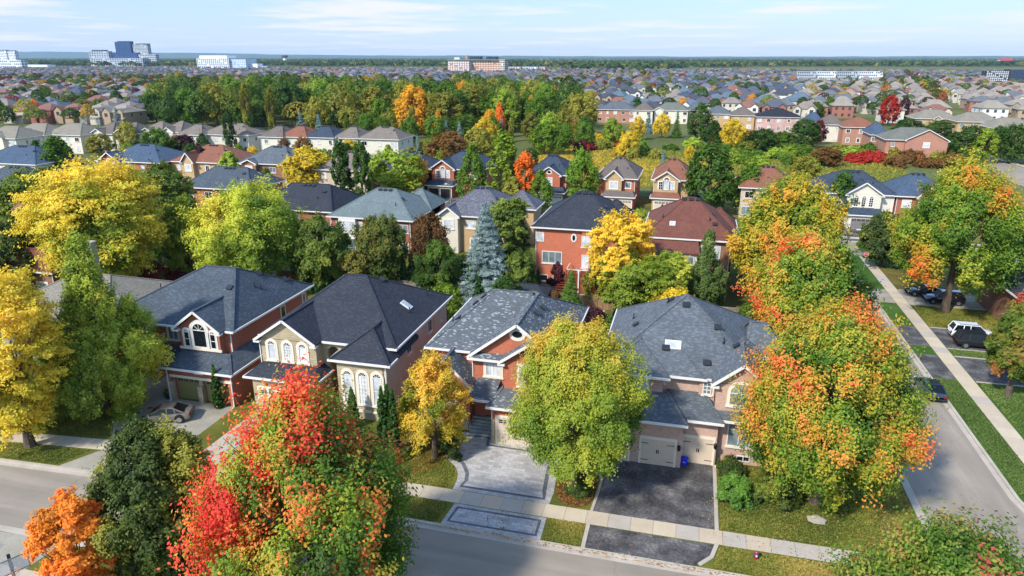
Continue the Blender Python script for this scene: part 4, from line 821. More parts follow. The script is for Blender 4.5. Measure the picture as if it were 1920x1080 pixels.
# left, behind the front houses
G2 = 'garden trees behind the front houses'
tree(186, 302, 560, 240, 'locust', P_YEL, 'huge golden yellow locust tree behind the left houses', 30, 110000, .16, (0, .0, .1, .0), .22, 'locust_tree', 'tree', lobes=100, shell=.3, group=G2)
tree(60, 318, 520, 150, 'locust', P_GREEN, 'green layered tree left of the huge golden locust', 31, 36000, .2, (0, 0, .2, .1), .15, 'locust_tree', 'tree', group=G2)
tree(20, 410, 560, 120, 'round', P_DKG, 'dark green tree at the left edge above the brown roof', 32, 22000, .18, (0, 0, .1, .1), .1, 'shade_tree', 'tree', group=G2)
tree(300, 305, 470, 130, 'locust', P_GREEN, 'dark green tree right behind the huge golden locust', 33, 30000, .2, (0, 0, .15, .1), .15, 'shade_tree', 'tree', group=G2)
tree(350, 368, 530, 90, 'maple', P_LIME, 'bright green tree left of the round yellow-green tree', 34, 30000, .18, (0, 0, .1, -.1), .12, 'shade_tree', 'tree', group=G2)
tree(470, 345, 540, 225, 'round', P_LEMON, 'broad yellow-green tree with a forked trunk behind the red brick house', 35, 90000, .15, (0, 0, .15, .02), .22, 'shade_tree', 'tree', lobes=60, group=G2)
tree(600, 405, 545, 115, 'round', P_GREEN, 'deep green tree right of the broad yellow-green tree', 36, 34000, .16, (0, 0, .1, .0), .15, 'shade_tree', 'tree', group=G2)
tree(716, 404, 545, 104, 'round', [(0, '2c3b10'), (.5, '4b5a1a'), (1, '6f6a26')], 'round olive green tree in front of the grey-green roofed house', 37, 34000, .15, (0, 0, .1, .0), .2, 'shade_tree', 'tree', group=G2)
tree(664, 470, 552, 64, 'round', P_OLIVE, 'small olive yellow tree left of the round olive green tree', 38, 14000, .14, (0, 0, .1, .3), .1, 'ornamental_tree', 'tree', group=G2)
tree(805, 400, 505, 78, 'round', P_BRONZE, 'bronze leaved tree behind the clipped round green tree', 39, 16000, .16, (0, 0, .1, .0), .1, 'ornamental_tree', 'tree', group=G2)
tree(823, 452, 560, 92, 'round', [(0, '203709'), (.5, '37520f'), (1, '587019')], 'dense rounded green tree in a row of cedars behind the two roofs', 40, 34000, .12, (0, 0, .15, .05), .03, 'shade_tree', 'tree', group=G2, dy=.9)
tree(911, 385, 560, 108, 'cone', [(0, '4a5a54'), (.5, '6f807a'), (1, '9aa8a2')], 'silver blue spruce in the back garden', 41, 90000, .16, (0, 0, .0, .1), .04, 'blue_spruce', 'spruce', group=G2, dense=1.8)
tree(952, 372, 525, 100, 'locust', P_GREEN, 'feathery green tree right behind the blue spruce', 42, 28000, .17, (0, 0, .3, .15), .2, 'locust_tree', 'tree', group=G2)
tree(1166, 398, 585, 130, 'locust', [(0, 'a8901a'), (.4, 'd2b224'), (.8, 'd8b42a'), (1, 'd4a228')], 'bright yellow locust tree between the red and the brown-roofed rear houses', 43, 40000, .15, (0, 0, .3, .1), .25, 'locust_tree', 'tree', group=G2)
tree(1195, 478, 600, 150, 'locust', [(0, '45600f'), (.5, '74841a'), (1, 'a39a20')], 'lime green spreading tree below the bright yellow locust', 44, 40000, .15, (0, 0, .1, .0), .1, 'locust_tree', 'tree', group=G2)
tree(1255, 475, 590, 90, 'locust', P_LIME, 'yellow-green layered tree in front of the sunroom', 45, 26000, .15, (0, 0, .1, .0), .1, 'locust_tree', 'tree', group=G2)
tree(1325, 435, 585, 84, 'spire', [(0, '33451a'), (.5, '566b2a'), (1, '8b9650')], 'tall soft grey-green tree in front of the brown-roofed rear house', 46, 32000, .13, (0, 0, .1, .0), .05, 'cypress_tree', 'tree', group=G2)
tree(1070, 507, 592, 58, 'cone', [(0, '264010'), (.5, '3f6019'), (1, '6b8a2e')], 'small green fir tree behind the orange-red brick house', 47, 16000, .12, (0, 0, .1, .1), .04, 'fir_tree', 'fir', group=G2)
tree(975, 470, 560, 70, 'round', P_GREEN, 'green bushy tree left of the orange-red rear house', 48, 14000, .16, (0, 0, .1, .0), .1, 'shade_tree', 'tree', group=G2)
for i, (u, vt, vb, wp, lb) in enumerate(((905, 490, 560, 60, 'round bush at the foot of the blue spruce'), (1045, 492, 545, 36, 'small purple-leaved tree by the patio of the red rear house'), (1030, 545, 575, 60, 'low purple bush beyond the flecked grey roof'), (1110, 575, 620, 60, 'dark purple bush between the flecked roof and the yellow-green tree'), (690, 520, 560, 30, 'dark red bush on the terrace behind the stone house'), (290, 497, 545, 115, 'wine red maple shrub beside the tan roof'))):
    pal = [P_GREEN, P_PURP, P_BRONZE, P_PURP, P_MAROON, P_MAROON][i]
    tree(u, vt, vb, wp, 'shrub' if i != 5 else 'locust', pal, lb, 60 + i, 9000, .13, (0, 0, .2, .0), .04, 'bush', 'bush', group='garden bushes')
# hedges of cedars
CED = [(u, vt, vb, wp) for u, vt, vb, wp in ((757, 480, 545, 17), (772, 470, 545, 19), (784, 476, 548, 16), (868, 478, 560, 19), (882, 492, 565, 18), (896, 505, 570, 17), (898, 520, 590, 24), (988, 502, 552, 13), (998, 500, 552, 12), (1009, 503, 552, 12), (582, 500, 550, 15), (595, 506, 552, 14), (607, 510, 554, 14), (617, 512, 555, 13), (718, 726, 862, 26), (738, 733, 868, 24), (728, 722, 850, 24), (661, 727, 800, 22), (405, 684, 764, 18), (1240, 384, 440, 16), (1252, 386, 440, 17))]
DES = ['left end of the rear cedar row', 'second in the rear cedar row', 'third in the rear cedar row beside the clipped round tree', 'right of the clipped round tree', 'second right of the clipped round tree', 'in front of the blue spruce', 'stout one behind the flecked grey roof', 'left of three by the patio', 'middle of three by the patio', 'right of three by the patio',
       'leftmost behind the red brick house', 'second behind the red brick house', 'third behind the red brick house', 'rightmost behind the red brick house', 'front left of the tall clump by the golden tree', 'front right of the tall clump by the golden tree', 'rear of the tall clump by the golden tree', 'alone by the arched windows of the stone house', 'by the olive garage doors', 'left one between the two rear houses', 'right one between the two rear houses']
for i, (q, d) in enumerate(zip(CED, DES)):
    tree(*q, 'cedar', P_CEDAR, 'narrow green cedar, ' + d, 80 + i, 9000 if q[2] > 700 else 3600, .10 if q[2] > 700 else .13, (0, 0, 0, .0), .01, 'cedar_tree', 'cedar', group='narrow cedars')
for i, (u, v, vb, wp, pal, lb) in enumerate(((232, 742, 782, 56, P_LIME, 'light green spirea bush beside the worn concrete drive'), (843, 790, 858, 56, P_DKG, 'dark green rounded bush under the golden tree'), (1372, 862, 886, 62, P_DKG, 'low dark hedge bush under the ground floor window'), (1470, 880, 945, 78, P_DKG, 'dark green round bush under the corner maple'), (1378, 888, 945, 70, [(0, '35601a'), (1, '6b8f2e')], 'tall bright ornamental grass clump beside the asphalt drive'), (1430, 905, 940, 55, P_GREEN, 'green perennial clump next to the ornamental grass'),
        (130, 742, 775, 90, P_GREEN, 'mixed green bush in the bed under the spire tree'), (70, 775, 802, 40, P_YG, 'small yellow-green bush in the left garden bed'), (20, 765, 800, 70, P_GREEN, 'green bush at the left edge under the golden tree'), (1745, 470, 498, 60, P_DKG, 'dark bush beside the street corner'), (1625, 430, 470, 30, P_GREEN, 'small green bush near the white parked car'), (1085, 905, 925, 50, P_DKG, 'low green groundcover at the foot of the yellow-green tree'))):
    tree(u, v, vb, wp, 'shrub', pal, lb, 120 + i, 9000, .085 if vb > 700 else .14, (0, 0, .2, .0), .02, 'bush', 'bush', group='front garden bushes')
# fallen leaves under the golden tree and the yellow-green tree
def litter(cx, cy, rx, ry, n, pal, seed, name='fallen_leaves'):
    rng = np.random.default_rng(seed); a = rng.uniform(0, 6.28, n); q = np.sqrt(rng.random(n)); C = np.stack([cx + rx * q * np.cos(a), cy + ry * q * np.sin(a), np.full(n, .045) + rng.uniform(0, .02, n)], -1)
    nn = unit(np.array([0, 0, 1.]) + rng.normal(0, .3, (n, 3))); u = unit(np.cross(nn, rng.normal(0, 1, (n, 3)))); v = np.cross(nn, u); s = rng.uniform(.035, .07, (n, 1))
    me = quads_mesh(name, C, u * s, v * s * .7, palette(rng.random(n), pal), LEAF); o = bpy.data.objects.new(name, me); COL.objects.link(o); tag(o, kind='stuff')
PL = [(0, '6b4a24'), (.5, 'a36a2c'), (1, 'c79a4a')]
litter(-20.2, 44.6, 3.2, 3.0, 4200, PL, 1); litter(-6.3, 43.6, 1.5, 2.5, 2200, PL, 2); litter(9.0, 42.5, 6.5, 4.6, 900, [(0, 'a36a2c'), (1, 'cfc08a')], 3); litter(-24, 44, 3, 3, 700, PL, 4); litter(-11, 38.3, 1.0, 1.0, 50, PL, 5); litter(10, 38.2, 6, 1, 200, PL, 6); litter(-48, 43, 5, 3.4, 300, PL, 7)

GG = 1.75
def grassy(name, poly, n, seed, pal, h=.05):
    rng = np.random.default_rng(seed); xs = [p[0] for p in poly]; ys = [p[1] for p in poly]; X = rng.uniform(min(xs), max(xs), n); Y = rng.uniform(min(ys), max(ys), n); k = np.zeros(n, bool)
    for i in range(len(poly)):
        (x0, y0), (x1, y1) = poly[i - 1], poly[i]
        if y0 == y1: continue
        k ^= ((y0 > Y) != (y1 > Y)) & (X < (x1 - x0) * (Y - y0) / (y1 - y0) + x0)
    X, Y = X[k], Y[k]; n = len(X); P3 = np.stack([X, Y, np.zeros(n)], -1); q = nzf(rng, .5)(P3) * .5 + nzf(rng, 2.0)(P3) * .2 + rng.random(n) * .3
    a = rng.uniform(0, 6.28, n); u = np.stack([np.cos(a), np.sin(a), np.zeros(n)], -1) * .05 * rng.uniform(.6, 1.5, (n, 1)); v = np.concatenate([rng.normal(0, .03, (n, 2)), h * rng.uniform(.3, 1.0, (n, 1))], 1)
    me = quads_mesh(name, P3 + v, v, u, palette(q, pal) * GG * rng.uniform(.8, 1.2, (n, 1)), LEAF); o = bpy.data.objects.new(name, me); COL.objects.link(o); tag(o, kind='stuff')
PGR = [(0, '3c4a14'), (.35, '5a6320'), (.6, '77742c'), (.8, '948440'), (1, 'a8914c')]; PGR2 = [(0, '364a1c'), (.5, '52652c'), (1, '7e8446')]
grassy('grass', [(-24, 41), (-15.6, 41.1), (-15.6, 43.4), (-17.4, 45.2), (-17.6, 48.6), (-23.5, 48.6)], 26000, 1, PGR); grassy('grass', [(-29.5, 37.1), (-15, 37.15), (-14.8, 39.4), (-29.5, 39.2)], 20000, 2, PGR)
grassy('grass', [(-7.5, 37.15), (-5.1, 37.15), (-5.1, 39.4), (-7.6, 39.4)], 5000, 3, PGR); grassy('grass', [(3.75, 41.2), (16.6, 41.2), (16.8, 50), (3.75, 49)], 60000, 4, PGR); grassy('grass', [(3.3, 37.2), (13.5, 37.2), (15.5, 39.4), (3.6, 39.4)], 24000, 5, PGR)
grassy('grass', [(-66, 38.3), (-45.0, 41.0), (-50.5, 46.5), (-66, 46)], 36000, 6, PGR); grassy('grass', [(-66, 35.2), (-46, 36.4), (-45, 38.7), (-54, 37.9), (-66, 36.8)], 20000, 7, PGR); grassy('grass', [(24.7, 50.6), (26.7, 50.6), (26.7, 70.3), (24.7, 70.3)], 16000, 8, PGR2); grassy('grass', [(28.5, 51), (36, 51), (36, 70.3), (28.5, 70.3)], 30000, 9, PGR2); grassy('grass', [(28.5, 76.9), (36, 76.9), (36, 78.8), (28.5, 78.8)], 6000, 10, PGR2); grassy('grass', [(28.5, 85.6), (38, 85.6), (38, 93.2), (28.5, 93.2)], 20000, 11, PGR)
litter(-13, 38.3, 12, 1.2, 250, PL, 8); litter(12, 45, 5, 5, 500, PL, 9); litter(33, 89, 4, 3, 500, PL, 10); litter(-3, 36.75, 14, .25, 420, PL, 11); litter(-30, 36.4, 14, .3, 300, PL, 12)
# ------------------------------------------------------------------ houses behind: one builder, each house its own shape, brick and roof
RNG = random.Random(77); HOUSES = []
def gen(label, x0, x1, y0, d, ze=6.2, rise=3.3, roof='grey', wall=None, gables=(), garage=None, rz=0.0, ridge=.25, detail=2, group=None, face=-1, wins=True, gwall=None, name='house', gm=None, rdir='x', side=True, pivot=None, back=False, gl=None, sub=None):
    """x0..x1 eaves along the street, y0 the eave towards us, d deep; parts get the house's own frame with the front at -y"""
    w_ = x1 - x0; cx = (x0 + x1) / 2; cy = y0 + d / 2
    HOUSES.append((cx, cy)); H = House(name, label, (cx, cy, -.15), rz, group, roof, wall or BR_RED); a, b = w_ / 2, d / 2
    zr = ze + rise
    if rdir == 'x': ra, rb = (-w_ * ridge / 2 if w_ > d * .9 else -.6, 0, zr), (w_ * ridge / 2 if w_ > d * .9 else .6, 0, zr)
    else: ra, rb = (0, -d * ridge / 2, zr), (0, d * ridge / 2, zr)
    H.hip(-a, a, -b, b, ze, ra, rb); e = .5; H.wall(-a + e, a - e, -b + e, b - e, 0, ze - .1)
    fy = -b + e; used = []
    if sub:                                  # lower hip wing: (x0,x1,y0,y1,ze,rise)
        sx0, sx1, sy0, sy1, sz, sr = sub; mx = (sx0 + sx1) / 2; my = (sy0 + sy1) / 2
        H.hip(sx0, sx1, sy0, sy1, sz, (mx - .3, my, sz + sr), (mx + .3, my, sz + sr)); H.wall(sx0 + e, sx1 - e, sy0 + e, sy1 - e, 0, sz - .1)
    for g in gables:
        g0, g1, gr, shape = g[:4]; out = 1.1; X0, X1 = -a + w_ * g0, -a + w_ * g1; used.append((X0, X1))
        H.gable(X0, X1, -b - out, -b + d * .35, ze + .05, ze + gr, wallmat=gwall); H.wall(X0 + .4, X1 - .4, -b - out + .45, fy + .3, 0, ze + .02, gwall, 'gable_wall' if gwall else 'wall')
        gy = -b - out + .45; mx = (X0 + X1) / 2; ww = min(X1 - X0 - 1.2, 3.2)
        if shape == 'arch3':
            H.win(mx, gy, ze - 2.0, ww * .36, 2.6, shape='arch', cols=2, rows=3, glass=G_WHITE, sur=CREAM, sill=False)
            for s_ in (-1, 1): H.win(mx + s_ * ww * .36, gy, ze - 2.0, ww * .26, 1.7, cols=2, rows=3, glass=G_WHITE if s_ > 0 else G_DARK, sur=CREAM, sill=False)
        elif shape == 'three':
            for k in (-1, 0, 1): H.win(mx + k * 1.25, gy, ze - 2.2, .75, 2.0, shape='arch', cols=2, rows=4, glass=G_DARK, sur=CREAM)
        elif shape == 'oval': H.win(mx, gy, ze + .3, .9, .7, shape='oval', cols=1, sur=CREAM); H.win(mx, gy, ze - 2.2, 1.2, 1.6, cols=2, rows=3, glass=G_WHITE, sur=CREAM)
        elif shape == 'plain': H.win(mx, gy, ze - 2.1, min(1.6, ww), 1.5, cols=2, rows=2, glass=G_WHITE, sur=CREAM)
    if garage:
        g0, g1, nd, gmat = garage; X0, X1 = -a + w_ * g0, -a + w_ * g1; Y = -b - 2.9
        H.slope([(X0, Y - .45, 2.95), (X1, Y - .45, 2.95), (X1 - .7, Y + 1.85, 3.8), (X0 + .7, Y + 1.85, 3.8)]); H.slope([(X1, Y - .45, 2.95), (X1, fy, 2.95), (X1 - .7, fy, 3.8), (X1 - .7, Y + 1.85, 3.8)]); H.slope([(X0, fy, 2.95), (X0, Y - .45, 2.95), (X0 + .7, Y + 1.85, 3.8), (X0 + .7, fy, 3.8)])
        H.gut(X0, X1, Y - .45, fy, 2.94, 'swe'); H.wall(X0 + .4, X1 - .4, Y, fy, 0, 2.85); W = X1 - X0 - .8
        for k in range(nd): H.garage(X0 + .4 + W * (k + .5) / nd, Y, 0, min(2.5, W / nd - .45) if nd > 1 else W - 1.0, 2.2, mat=gmat or WHITE, cols=4 if nd > 1 else 6, lights=gmat is not BLACK)
        H.wall(X0 + .25, X1 - .25, Y - .04, Y - .002, 2.5, 2.7, CREAM, 'lintel')
    if wins:
        for fl in ((ze - 2.1, 1.3), (.9, 1.5)):
            n = max(2, int(w_ / 3.6))
            for k in range(n):
                X = -a + w_ * (k + .5) / n + RNG.uniform(-.3, .3)
                if any(u0 - .7 < X < u1 + .7 for u0, u1 in used): continue
                if garage and fl[0] < 2 and -a + w_ * garage[0] - .7 < X < -a + w_ * garage[1] + .7: continue
                H.win(X, fy, fl[0], RNG.choice((1.0, 1.3, 1.7)), fl[1], cols=2, glass=RNG.choice((G_DARK, G_WHITE, G_GREY)), sur=RNG.choice((None, CREAM)))
        if side:
            for fl in ((ze - 2.1, 1.2),):
                for k in range(2):
                    yy = -b + d * (.3 + .4 * k) + RNG.uniform(-.6, .6); H.win(a - e, yy, fl[0], .9, fl[1], '+x', cols=1, glass=G_DARK)
    if detail > 1:
        if back or True:
            for k in range(3): H.vent(-.9 + k * .9, -.55 if rdir == 'x' else -d * .1 + k * .5, 'box')
        H.vent(w_ * .22, -b * .55, 'pipe'); H.vent(w_ * .25, -b * .3, 'box')
        H.spout(a - e - .1, fy - .06, 0, ze - .15); H.spout(-a + e + .1, fy - .06, 0, ze - .15)
    return H
def row(u0, u1, ve, ze=6.2):
    uc = (u0 + u1) / 2; y = gp(uc, ve, ze)[1]; return x_at(u0, y, ze), x_at(u1, y, ze), y
GB = 'rear houses with their backs to the gardens'; GC = 'houses along the street behind'
# F: grey-green roof
x0, x1, y = row(612, 773, 408); h = gen('red brick house with pale grey-green roof and a white two-storey bay window', x0, x1, y, 14.5, roof='green', wall=BR_RED, group=GB, rise=3.5, ridge=.22)
a = (x1 - x0) / 2; bx = x_at(650, y, 6) - (x0 + x1) / 2; h.wall(bx - 1.45, bx + 1.45, -7.25 - .1, -6.7, .3, 6.15, WHITE, 'bay'); h.win(bx, -7.35, 4.1, 2.5, 1.5, cols=4, glass=G_WHITE, sill=False); h.win(bx, -7.35, 1.0, 2.5, 1.8, cols=3, glass=G_GREY, sill=False)
h.hip(a - 6.8, a, 1.0, 9.3, 6.2, (a - 3.6, 5.0, 9.0), (a - 3.2, 5.1, 9.0)); h.wall(a - 6.3, a - .5, 1.5, 8.8, 0, 6.1); h.win(a - .5, -2.6, 4.0, 1.6, 1.5, '+x', cols=2, glass=G_GREY, sur=None); h.vent(-1.2, .9, 'turbine'); h.finish()
# G: mottled roof
x0, x1, y = row(818, 950, 404); h = gen('house with mottled purple-grey roof and small cream gable, behind the blue spruce', x0, x1, y, 14, roof='mott', wall=BR_TAN, group=GB, rise=3.6, ridge=.22, gables=[(.03, .36, 1.5, 'plain')], gwall=SIDING)
a = (x1 - x0) / 2; h.hip(a - 3.2, a + 3.0, 0.5, 7.5, 6.2, (a - .4, 4.0, 8.7), (a, 4.0, 8.7)); h.wall(a - 2.7, a + 2.5, 1.0, 7.0, 0, 6.1); h.finish()
# R: orange-red, three storeys to the garden
x0, x1, y = row(996, 1168, 428, 8.3); h = gen('orange-red brick house with dark blue-grey roof, raised deck and sliding doors', x0, x1, y, 14.5, ze=8.3, roof='char', wall=bricky('bright_orange_brick', 'b2583c', 'bf6a4a', 'b08068', stain=.05), group=GB, rise=3.9, ridge=.2, wins=False)
cx = (x0 + x1) / 2; a = (x1 - x0) / 2; fy = -7.25 + .5
def ux(u, z): return x_at(u, y + .5, z) - cx
h.wall(ux(1092, 6), a - .5, fy - .35, fy + .1, 0, 8.15)
h.win(ux(1013, 7), fy, 6.2, 1.1, 1.3, cols=2, glass=G_WHITE, sill=False); h.win(ux(1076, 7), fy, 6.5, .55, .95, shape='oval', cols=1, sur=WHITE, surw=.12); h.win(ux(1104, 7), fy - .35, 5.9, 1.8, 1.5, cols=2, glass=G_WHITE)
h.win(ux(1035, 4), fy, 3.2, 2.8, 1.7, cols=3, glass=G_GREY, fr=.1); h.win(ux(1098, 4), fy - .35, 3.0, 1.0, 1.8, cols=1, glass=G_WHITE); h.win(ux(1118, 3), fy - .35, 2.55, 1.8, 2.2, cols=2, glass=G_DARK, fr=.09, sill=False)
h.win(ux(1020, 1), fy, .6, 1.1, .9, cols=1, glass=G_DARK); h.win(ux(1048, 1), fy, .6, 1.7, .9, cols=2, glass=G_GREY)
h.hip(a - 5.2, a + 1.2, -1.0, 6.5, 7.4, (a - 2.3, 2.8, 10.6), (a - 1.9, 2.8, 10.6)); h.wall(a - 4.7, a + .7, -.5, 6.0, 0, 7.3)
h.finish(); RY = y; RCX = cx
# Br: brown roof with sunroom
x0, x1, y = row(1203, 1380, 446, 8.3); h = gen('tan brick house with red-brown roof, skylight and a glazed sunroom', x0, x1, y, 15.5, ze=8.3, roof='brown', wall=BR_BRN, group=GB, rise=3.9, ridge=.06, wins=False)
cx = (x0 + x1) / 2; a = (x1 - x0) / 2; fy = -7.75 + .5
h.slope([(-a + .4, fy - 2.6, 7.0), (1.6, fy - 2.6, 7.0), (1.0, fy + 1.5, 8.9), (-a + 1.6, fy + 1.5, 8.9)]); h.wall(-a + .9, 1.3, fy - 2.2, fy, 0, 6.9, SIDING, 'sunroom_wall')
for k in range(5): h.win(-a + 1.6 + k * 1.15, fy - 2.2, 4.9, 1.05, 1.6, cols=1, glass=G_DARK if k % 2 else G_GREY, sill=False, fr=.09)
h.win(2.9, fy, 5.6, 2.4, 1.9, cols=2, glass=G_WHITE); h.wall(a - 3.4, a - .6, fy - 1.6, fy, 3.0, 3.25, CONC, 'balcony'); h.win(3.2, fy, 2.6, 1.6, 1.6, cols=2, glass=G_GREY); h.skylight(-2.1, -5.2, .6, .7)
h.hip(a - 4.4, a + .6, -1, 7, 8.0, (a - 1.9, 3, 10.4), (a - 1.8, 3, 10.4)); h.wall(a - 4, a + .1, -.5, 6.5, 0, 7.9); h.vent(-3.4, -4.2, 'pipe'); h.vent(3.2, -5.0, 'box'); h.finish()
# left of F
for (u0, u1, ve, d, rf, wl, lb, kw) in (
        (476, 622, 392, 13, 'char', BR_RED, 'red brick house with dark grey roof left of the grey-green roofed one', dict(ridge=.5)),
        (335, 470, 352, 12, 'slate', BR_RED, 'low dark roofed house half hidden between the left garden trees', dict(ridge=.45)),
        (-70, 42, 350, 12, 'slate', BR_BRN, 'dark roofed house at the left edge above the dark green tree', dict(ridge=.3)),
        (1232, 1262, 470, 6, 'brown', BR_BRN, '', None)):
    if kw is None: continue
    x0, x1, y = row(u0, u1, ve); gen(lb, x0, x1, y, d, roof=rf, wall=wl, group=GB, **kw).finish()
# street behind, facing us
for (u0, u1, ve, d, rf, wl, lb, kw) in (
        (-60, 66, 305, 14, 'blue', SIDING, 'blue-roofed grey house at the left edge behind the dark fir', dict(ridge=.3)),
        (178, 300, 302, 14, 'blue', BR_RED, 'blue-roofed red brick house with a pointed front gable and arched window', dict(gables=[(.08, .42, 2.2, 'arch3')], garage=(.03, .5, 2, WHITE))),
        (316, 428, 303, 14, 'rust', BR_TAN, 'brown-roofed tan brick house with narrow gable beside the dark purple column tree', dict(gables=[(.24, .46, 2.3, 'plain')])),
        (444, 546, 306, 14, 'grey', BR_BRN, 'grey-roofed brown brick house with a small low gabled porch', dict(gables=[(.1, .4, 1.0, 'plain')])),
        (588, 690, 318, 14, 'taupe', BR_BUFF, 'taupe-roofed house between the dark columns and the yellow tree', dict()),
        (700, 790, 318, 15, 'navy', BR_DK, 'navy-roofed dark red brick house behind the yellow-orange tree', dict(ridge=.35)),
        (806, 906, 316, 15, 'navy', BR_RED, 'red brick house with arched gable window and two black garage doors', dict(gables=[(.02, .5, 2.1, 'arch3')], garage=(.0, .52, 2, BLACK), ridge=.2)),
        (985, 1066, 326, 14, 'navy', BR_ORG, 'orange brick house with a small oval window in its gable', dict(gables=[(.28, .86, 1.9, 'oval')], garage=(.3, .98, 2, WHITE))),
        (1116, 1196, 333, 15, 'brgrey', BR_ORG, 'brown-grey roofed house with tan gable and long porch roof', dict(gables=[(.22, .68, 1.9, 'plain')], garage=(.2, .98, 2, BEIGE), gwall=BR_TAN, ridge=.2)),
        (1221, 1300, 336, 15, 'rust', BR_TAN, 'red-brown roofed tan brick house with white arched gable window', dict(gables=[(.05, .7, 1.9, 'arch3')], garage=(.02, .75, 1, BEIGE))),
        (1386, 1500, 352, 14, 'rust', BR_BUFF, 'light brown roofed house behind the dark green garden trees', dict(gables=[(.62, .95, 1.8, 'plain')])),
        (1528, 1686, 362, 13, 'navy', SIDING, 'blue-roofed beige gabled house with three arched windows and a grey garage', dict(gables=[(.36, .82, 2.3, 'three')], garage=(.38, .84, 1, flat('grey_garage_paint', '77716f')), gwall=SIDING)),
        (1678, 1790, 368, 13, 'blue', BR_RED, 'blue-roofed red brick house with a big white arched gable window', dict(gables=[(.35, .8, 2.0, 'arch3')]))):
    x0, x1, y = row(u0, u1, ve); gen(lb, x0, x1, y, d, roof=rf, wall=wl, group=GC, rise=3.4, **kw).finish()
    sheet('driveway', [(x0 + (x1 - x0) * .2, 126.8), (x0 + (x1 - x0) * .75, 126.8), (x0 + (x1 - x0) * .75, y - 2), (x0 + (x1 - x0) * .2, y - 2)], .012, DRVASPH)
# beside the side street at the right
h = gen('dark roofed brown brick house at the right edge behind the tall street tree', 36.5, 49, 84.5, 13, roof='char', wall=BR_BRN, group='houses at the picture edges', rise=2.6, ze=4.6); h.gable(-8.3, -4, -6, -2, 3.2, 4.6) if False else None; h.finish()
gen('dark grey roofed house at the right edge behind the red and green tree', 38.5, 52, 67.5, 13, roof='char', wall=BR_BUFF, group='houses at the picture edges').finish()
# ------------------------------------------------------------------ middle distance, left: beige houses in front of the wood
GD = 'beige houses in the row before the wood'
DN = ['leftmost', 'second from the left', 'third from the left', 'fourth from the left', 'fifth from the left', 'sixth from the left', 'seventh from the left', 'eighth from the left', 'ninth from the left', 'tenth from the left', 'eleventh from the left', 'twelfth from the left', 'last at the right end']
L1 = [(-45, 28, 258, 'tan'), (12, 82, 252, 'tan'), (78, 150, 252, 'tan'), (165, 210, 250, 'brgrey'), (208, 252, 250, 'brgrey'), (256, 304, 248, 'taupe'), (300, 338, 247, 'taupe'), (328, 378, 252, 'taupe'), (373, 466, 252, 'taupe'), (484, 530, 256, 'brgrey'), (520, 575, 256, 'rust'), (568, 626, 257, 'navy'), (624, 672, 258, 'taupe'), (670, 748, 260, 'taupe')]
for i, (u0, u1, ve, rf) in enumerate(L1):
    x0, x1, y = row(u0, u1, ve, 6.0); gn = [(.15, .75, 1.7, 'plain')] if i < 7 and i != 2 else []
    gen(['olive-tan', 'tan', 'tan', 'grey-brown', 'grey-brown', 'taupe', 'taupe', 'taupe', 'wide taupe', 'grey-brown', 'red-brown', 'navy blue', 'taupe', 'taupe'][i] + ' roofed cream house, ' + (DN + ['at the right end'])[i if i < 12 else (12 if i == 13 else 12)] .replace('last at the right end', 'second last before the right end' if i == 12 else 'last at the right end') + ' in the row before the wood', x0, x1, y, 13, ze=6.0, rise=3.2, roof=rf, wall=SIDING, group=GD, gables=gn, gwall=SIDING if gn else None, ridge=.35, detail=2 if i > 6 else 1).finish()
# ------------------------------------------------------------------ middle distance, right: houses beyond the meadow
GE = 'houses beyond the meadow on the right'
for i, (u0, u1, ve, rf, wl, lb, kw) in enumerate((
        (1098, 1112, 205, 'navy', BR_SAL, '', None),
        (1118, 1192, 205, 'grey', BR_SAL, 'red brick house with grey roof at the right end of the wood', {}),
        (1186, 1226, 206, 'brgrey', SIDING, 'narrow cream house with grey-brown roof right of the red brick one', {}),
        (1226, 1292, 206, 'olive', SIDING, 'pale grey house with olive roof and peaked gable above the meadow', dict(gables=[(.0, .3, 1.4, 'plain')])),
        (1288, 1318, 206, 'grey', BR_SAL, 'narrow red brick house with grey roof behind the dark fir', {}),
        (1321, 1372, 213, 'grey', BR_TAN, 'tan brick house with grey roof, left half of the long tan building', {}),
        (1370, 1418, 216, 'brgrey', BR_TAN, 'tan brick house with brown roof, right half of the long tan building', {}),
        (1417, 1506, 219, 'black', bricky('pink_brick', 'b58a80', 'c49a90', 'b5a8a0'), 'pink brick house with black pyramid roof above the meadow', dict(ridge=.1)),
        (1513, 1545, 228, 'blue', BR_TAN, 'tan house with blue-grey roof left of the white house with decks', {}),
        (1540, 1584, 233, 'brgrey', SIDING, 'white sided house with dark ground floor decks beyond the meadow', {}),
        (1580, 1650, 238, 'rust', BR_SAL, 'red brick house with brown roof in the chain beyond the meadow', {}),
        (1632, 1668, 252, 'blue', BR_SAL, 'red brick house with slate blue roof before the gabled end house', {}),
        (1660, 1780, 262, 'olive', BR_SAL, 'gabled orange brick end house with olive roof beside the far road', dict(gables=[(.3, 1.0, 3.3, 'plain')], rise=3.2)),
        (1715, 1800, 222, 'tan', BR_TAN, 'tan house with grey-tan roof behind the line of dark street trees', dict(gables=[(.4, .6, 1.2, 'plain')])),
        (1795, 1880, 228, 'tan', BR_TAN, 'tan house with weathered roof at the right, behind the dark street trees', {}),
        (1860, 1950, 240, 'tan', BR_TAN, 'tan roofed house at the right edge behind the dark street trees', {}),
        (1655, 1700, 205, 'taupe', SIDING, 'taupe-roofed house with cream gable behind the dark hedge of trees', dict(gables=[(.0, .4, 1.3, 'plain')])))):
    if kw is None: continue
    x0, x1, y = row(u0, u1, ve, 6.3); kw = dict(dict(rise=3.2), **kw); gen(lb, x0, x1, y, 14, ze=6.3, roof=rf, wall=wl, group=GE, detail=1, ridge=kw.pop('ridge', .35), **kw).finish()
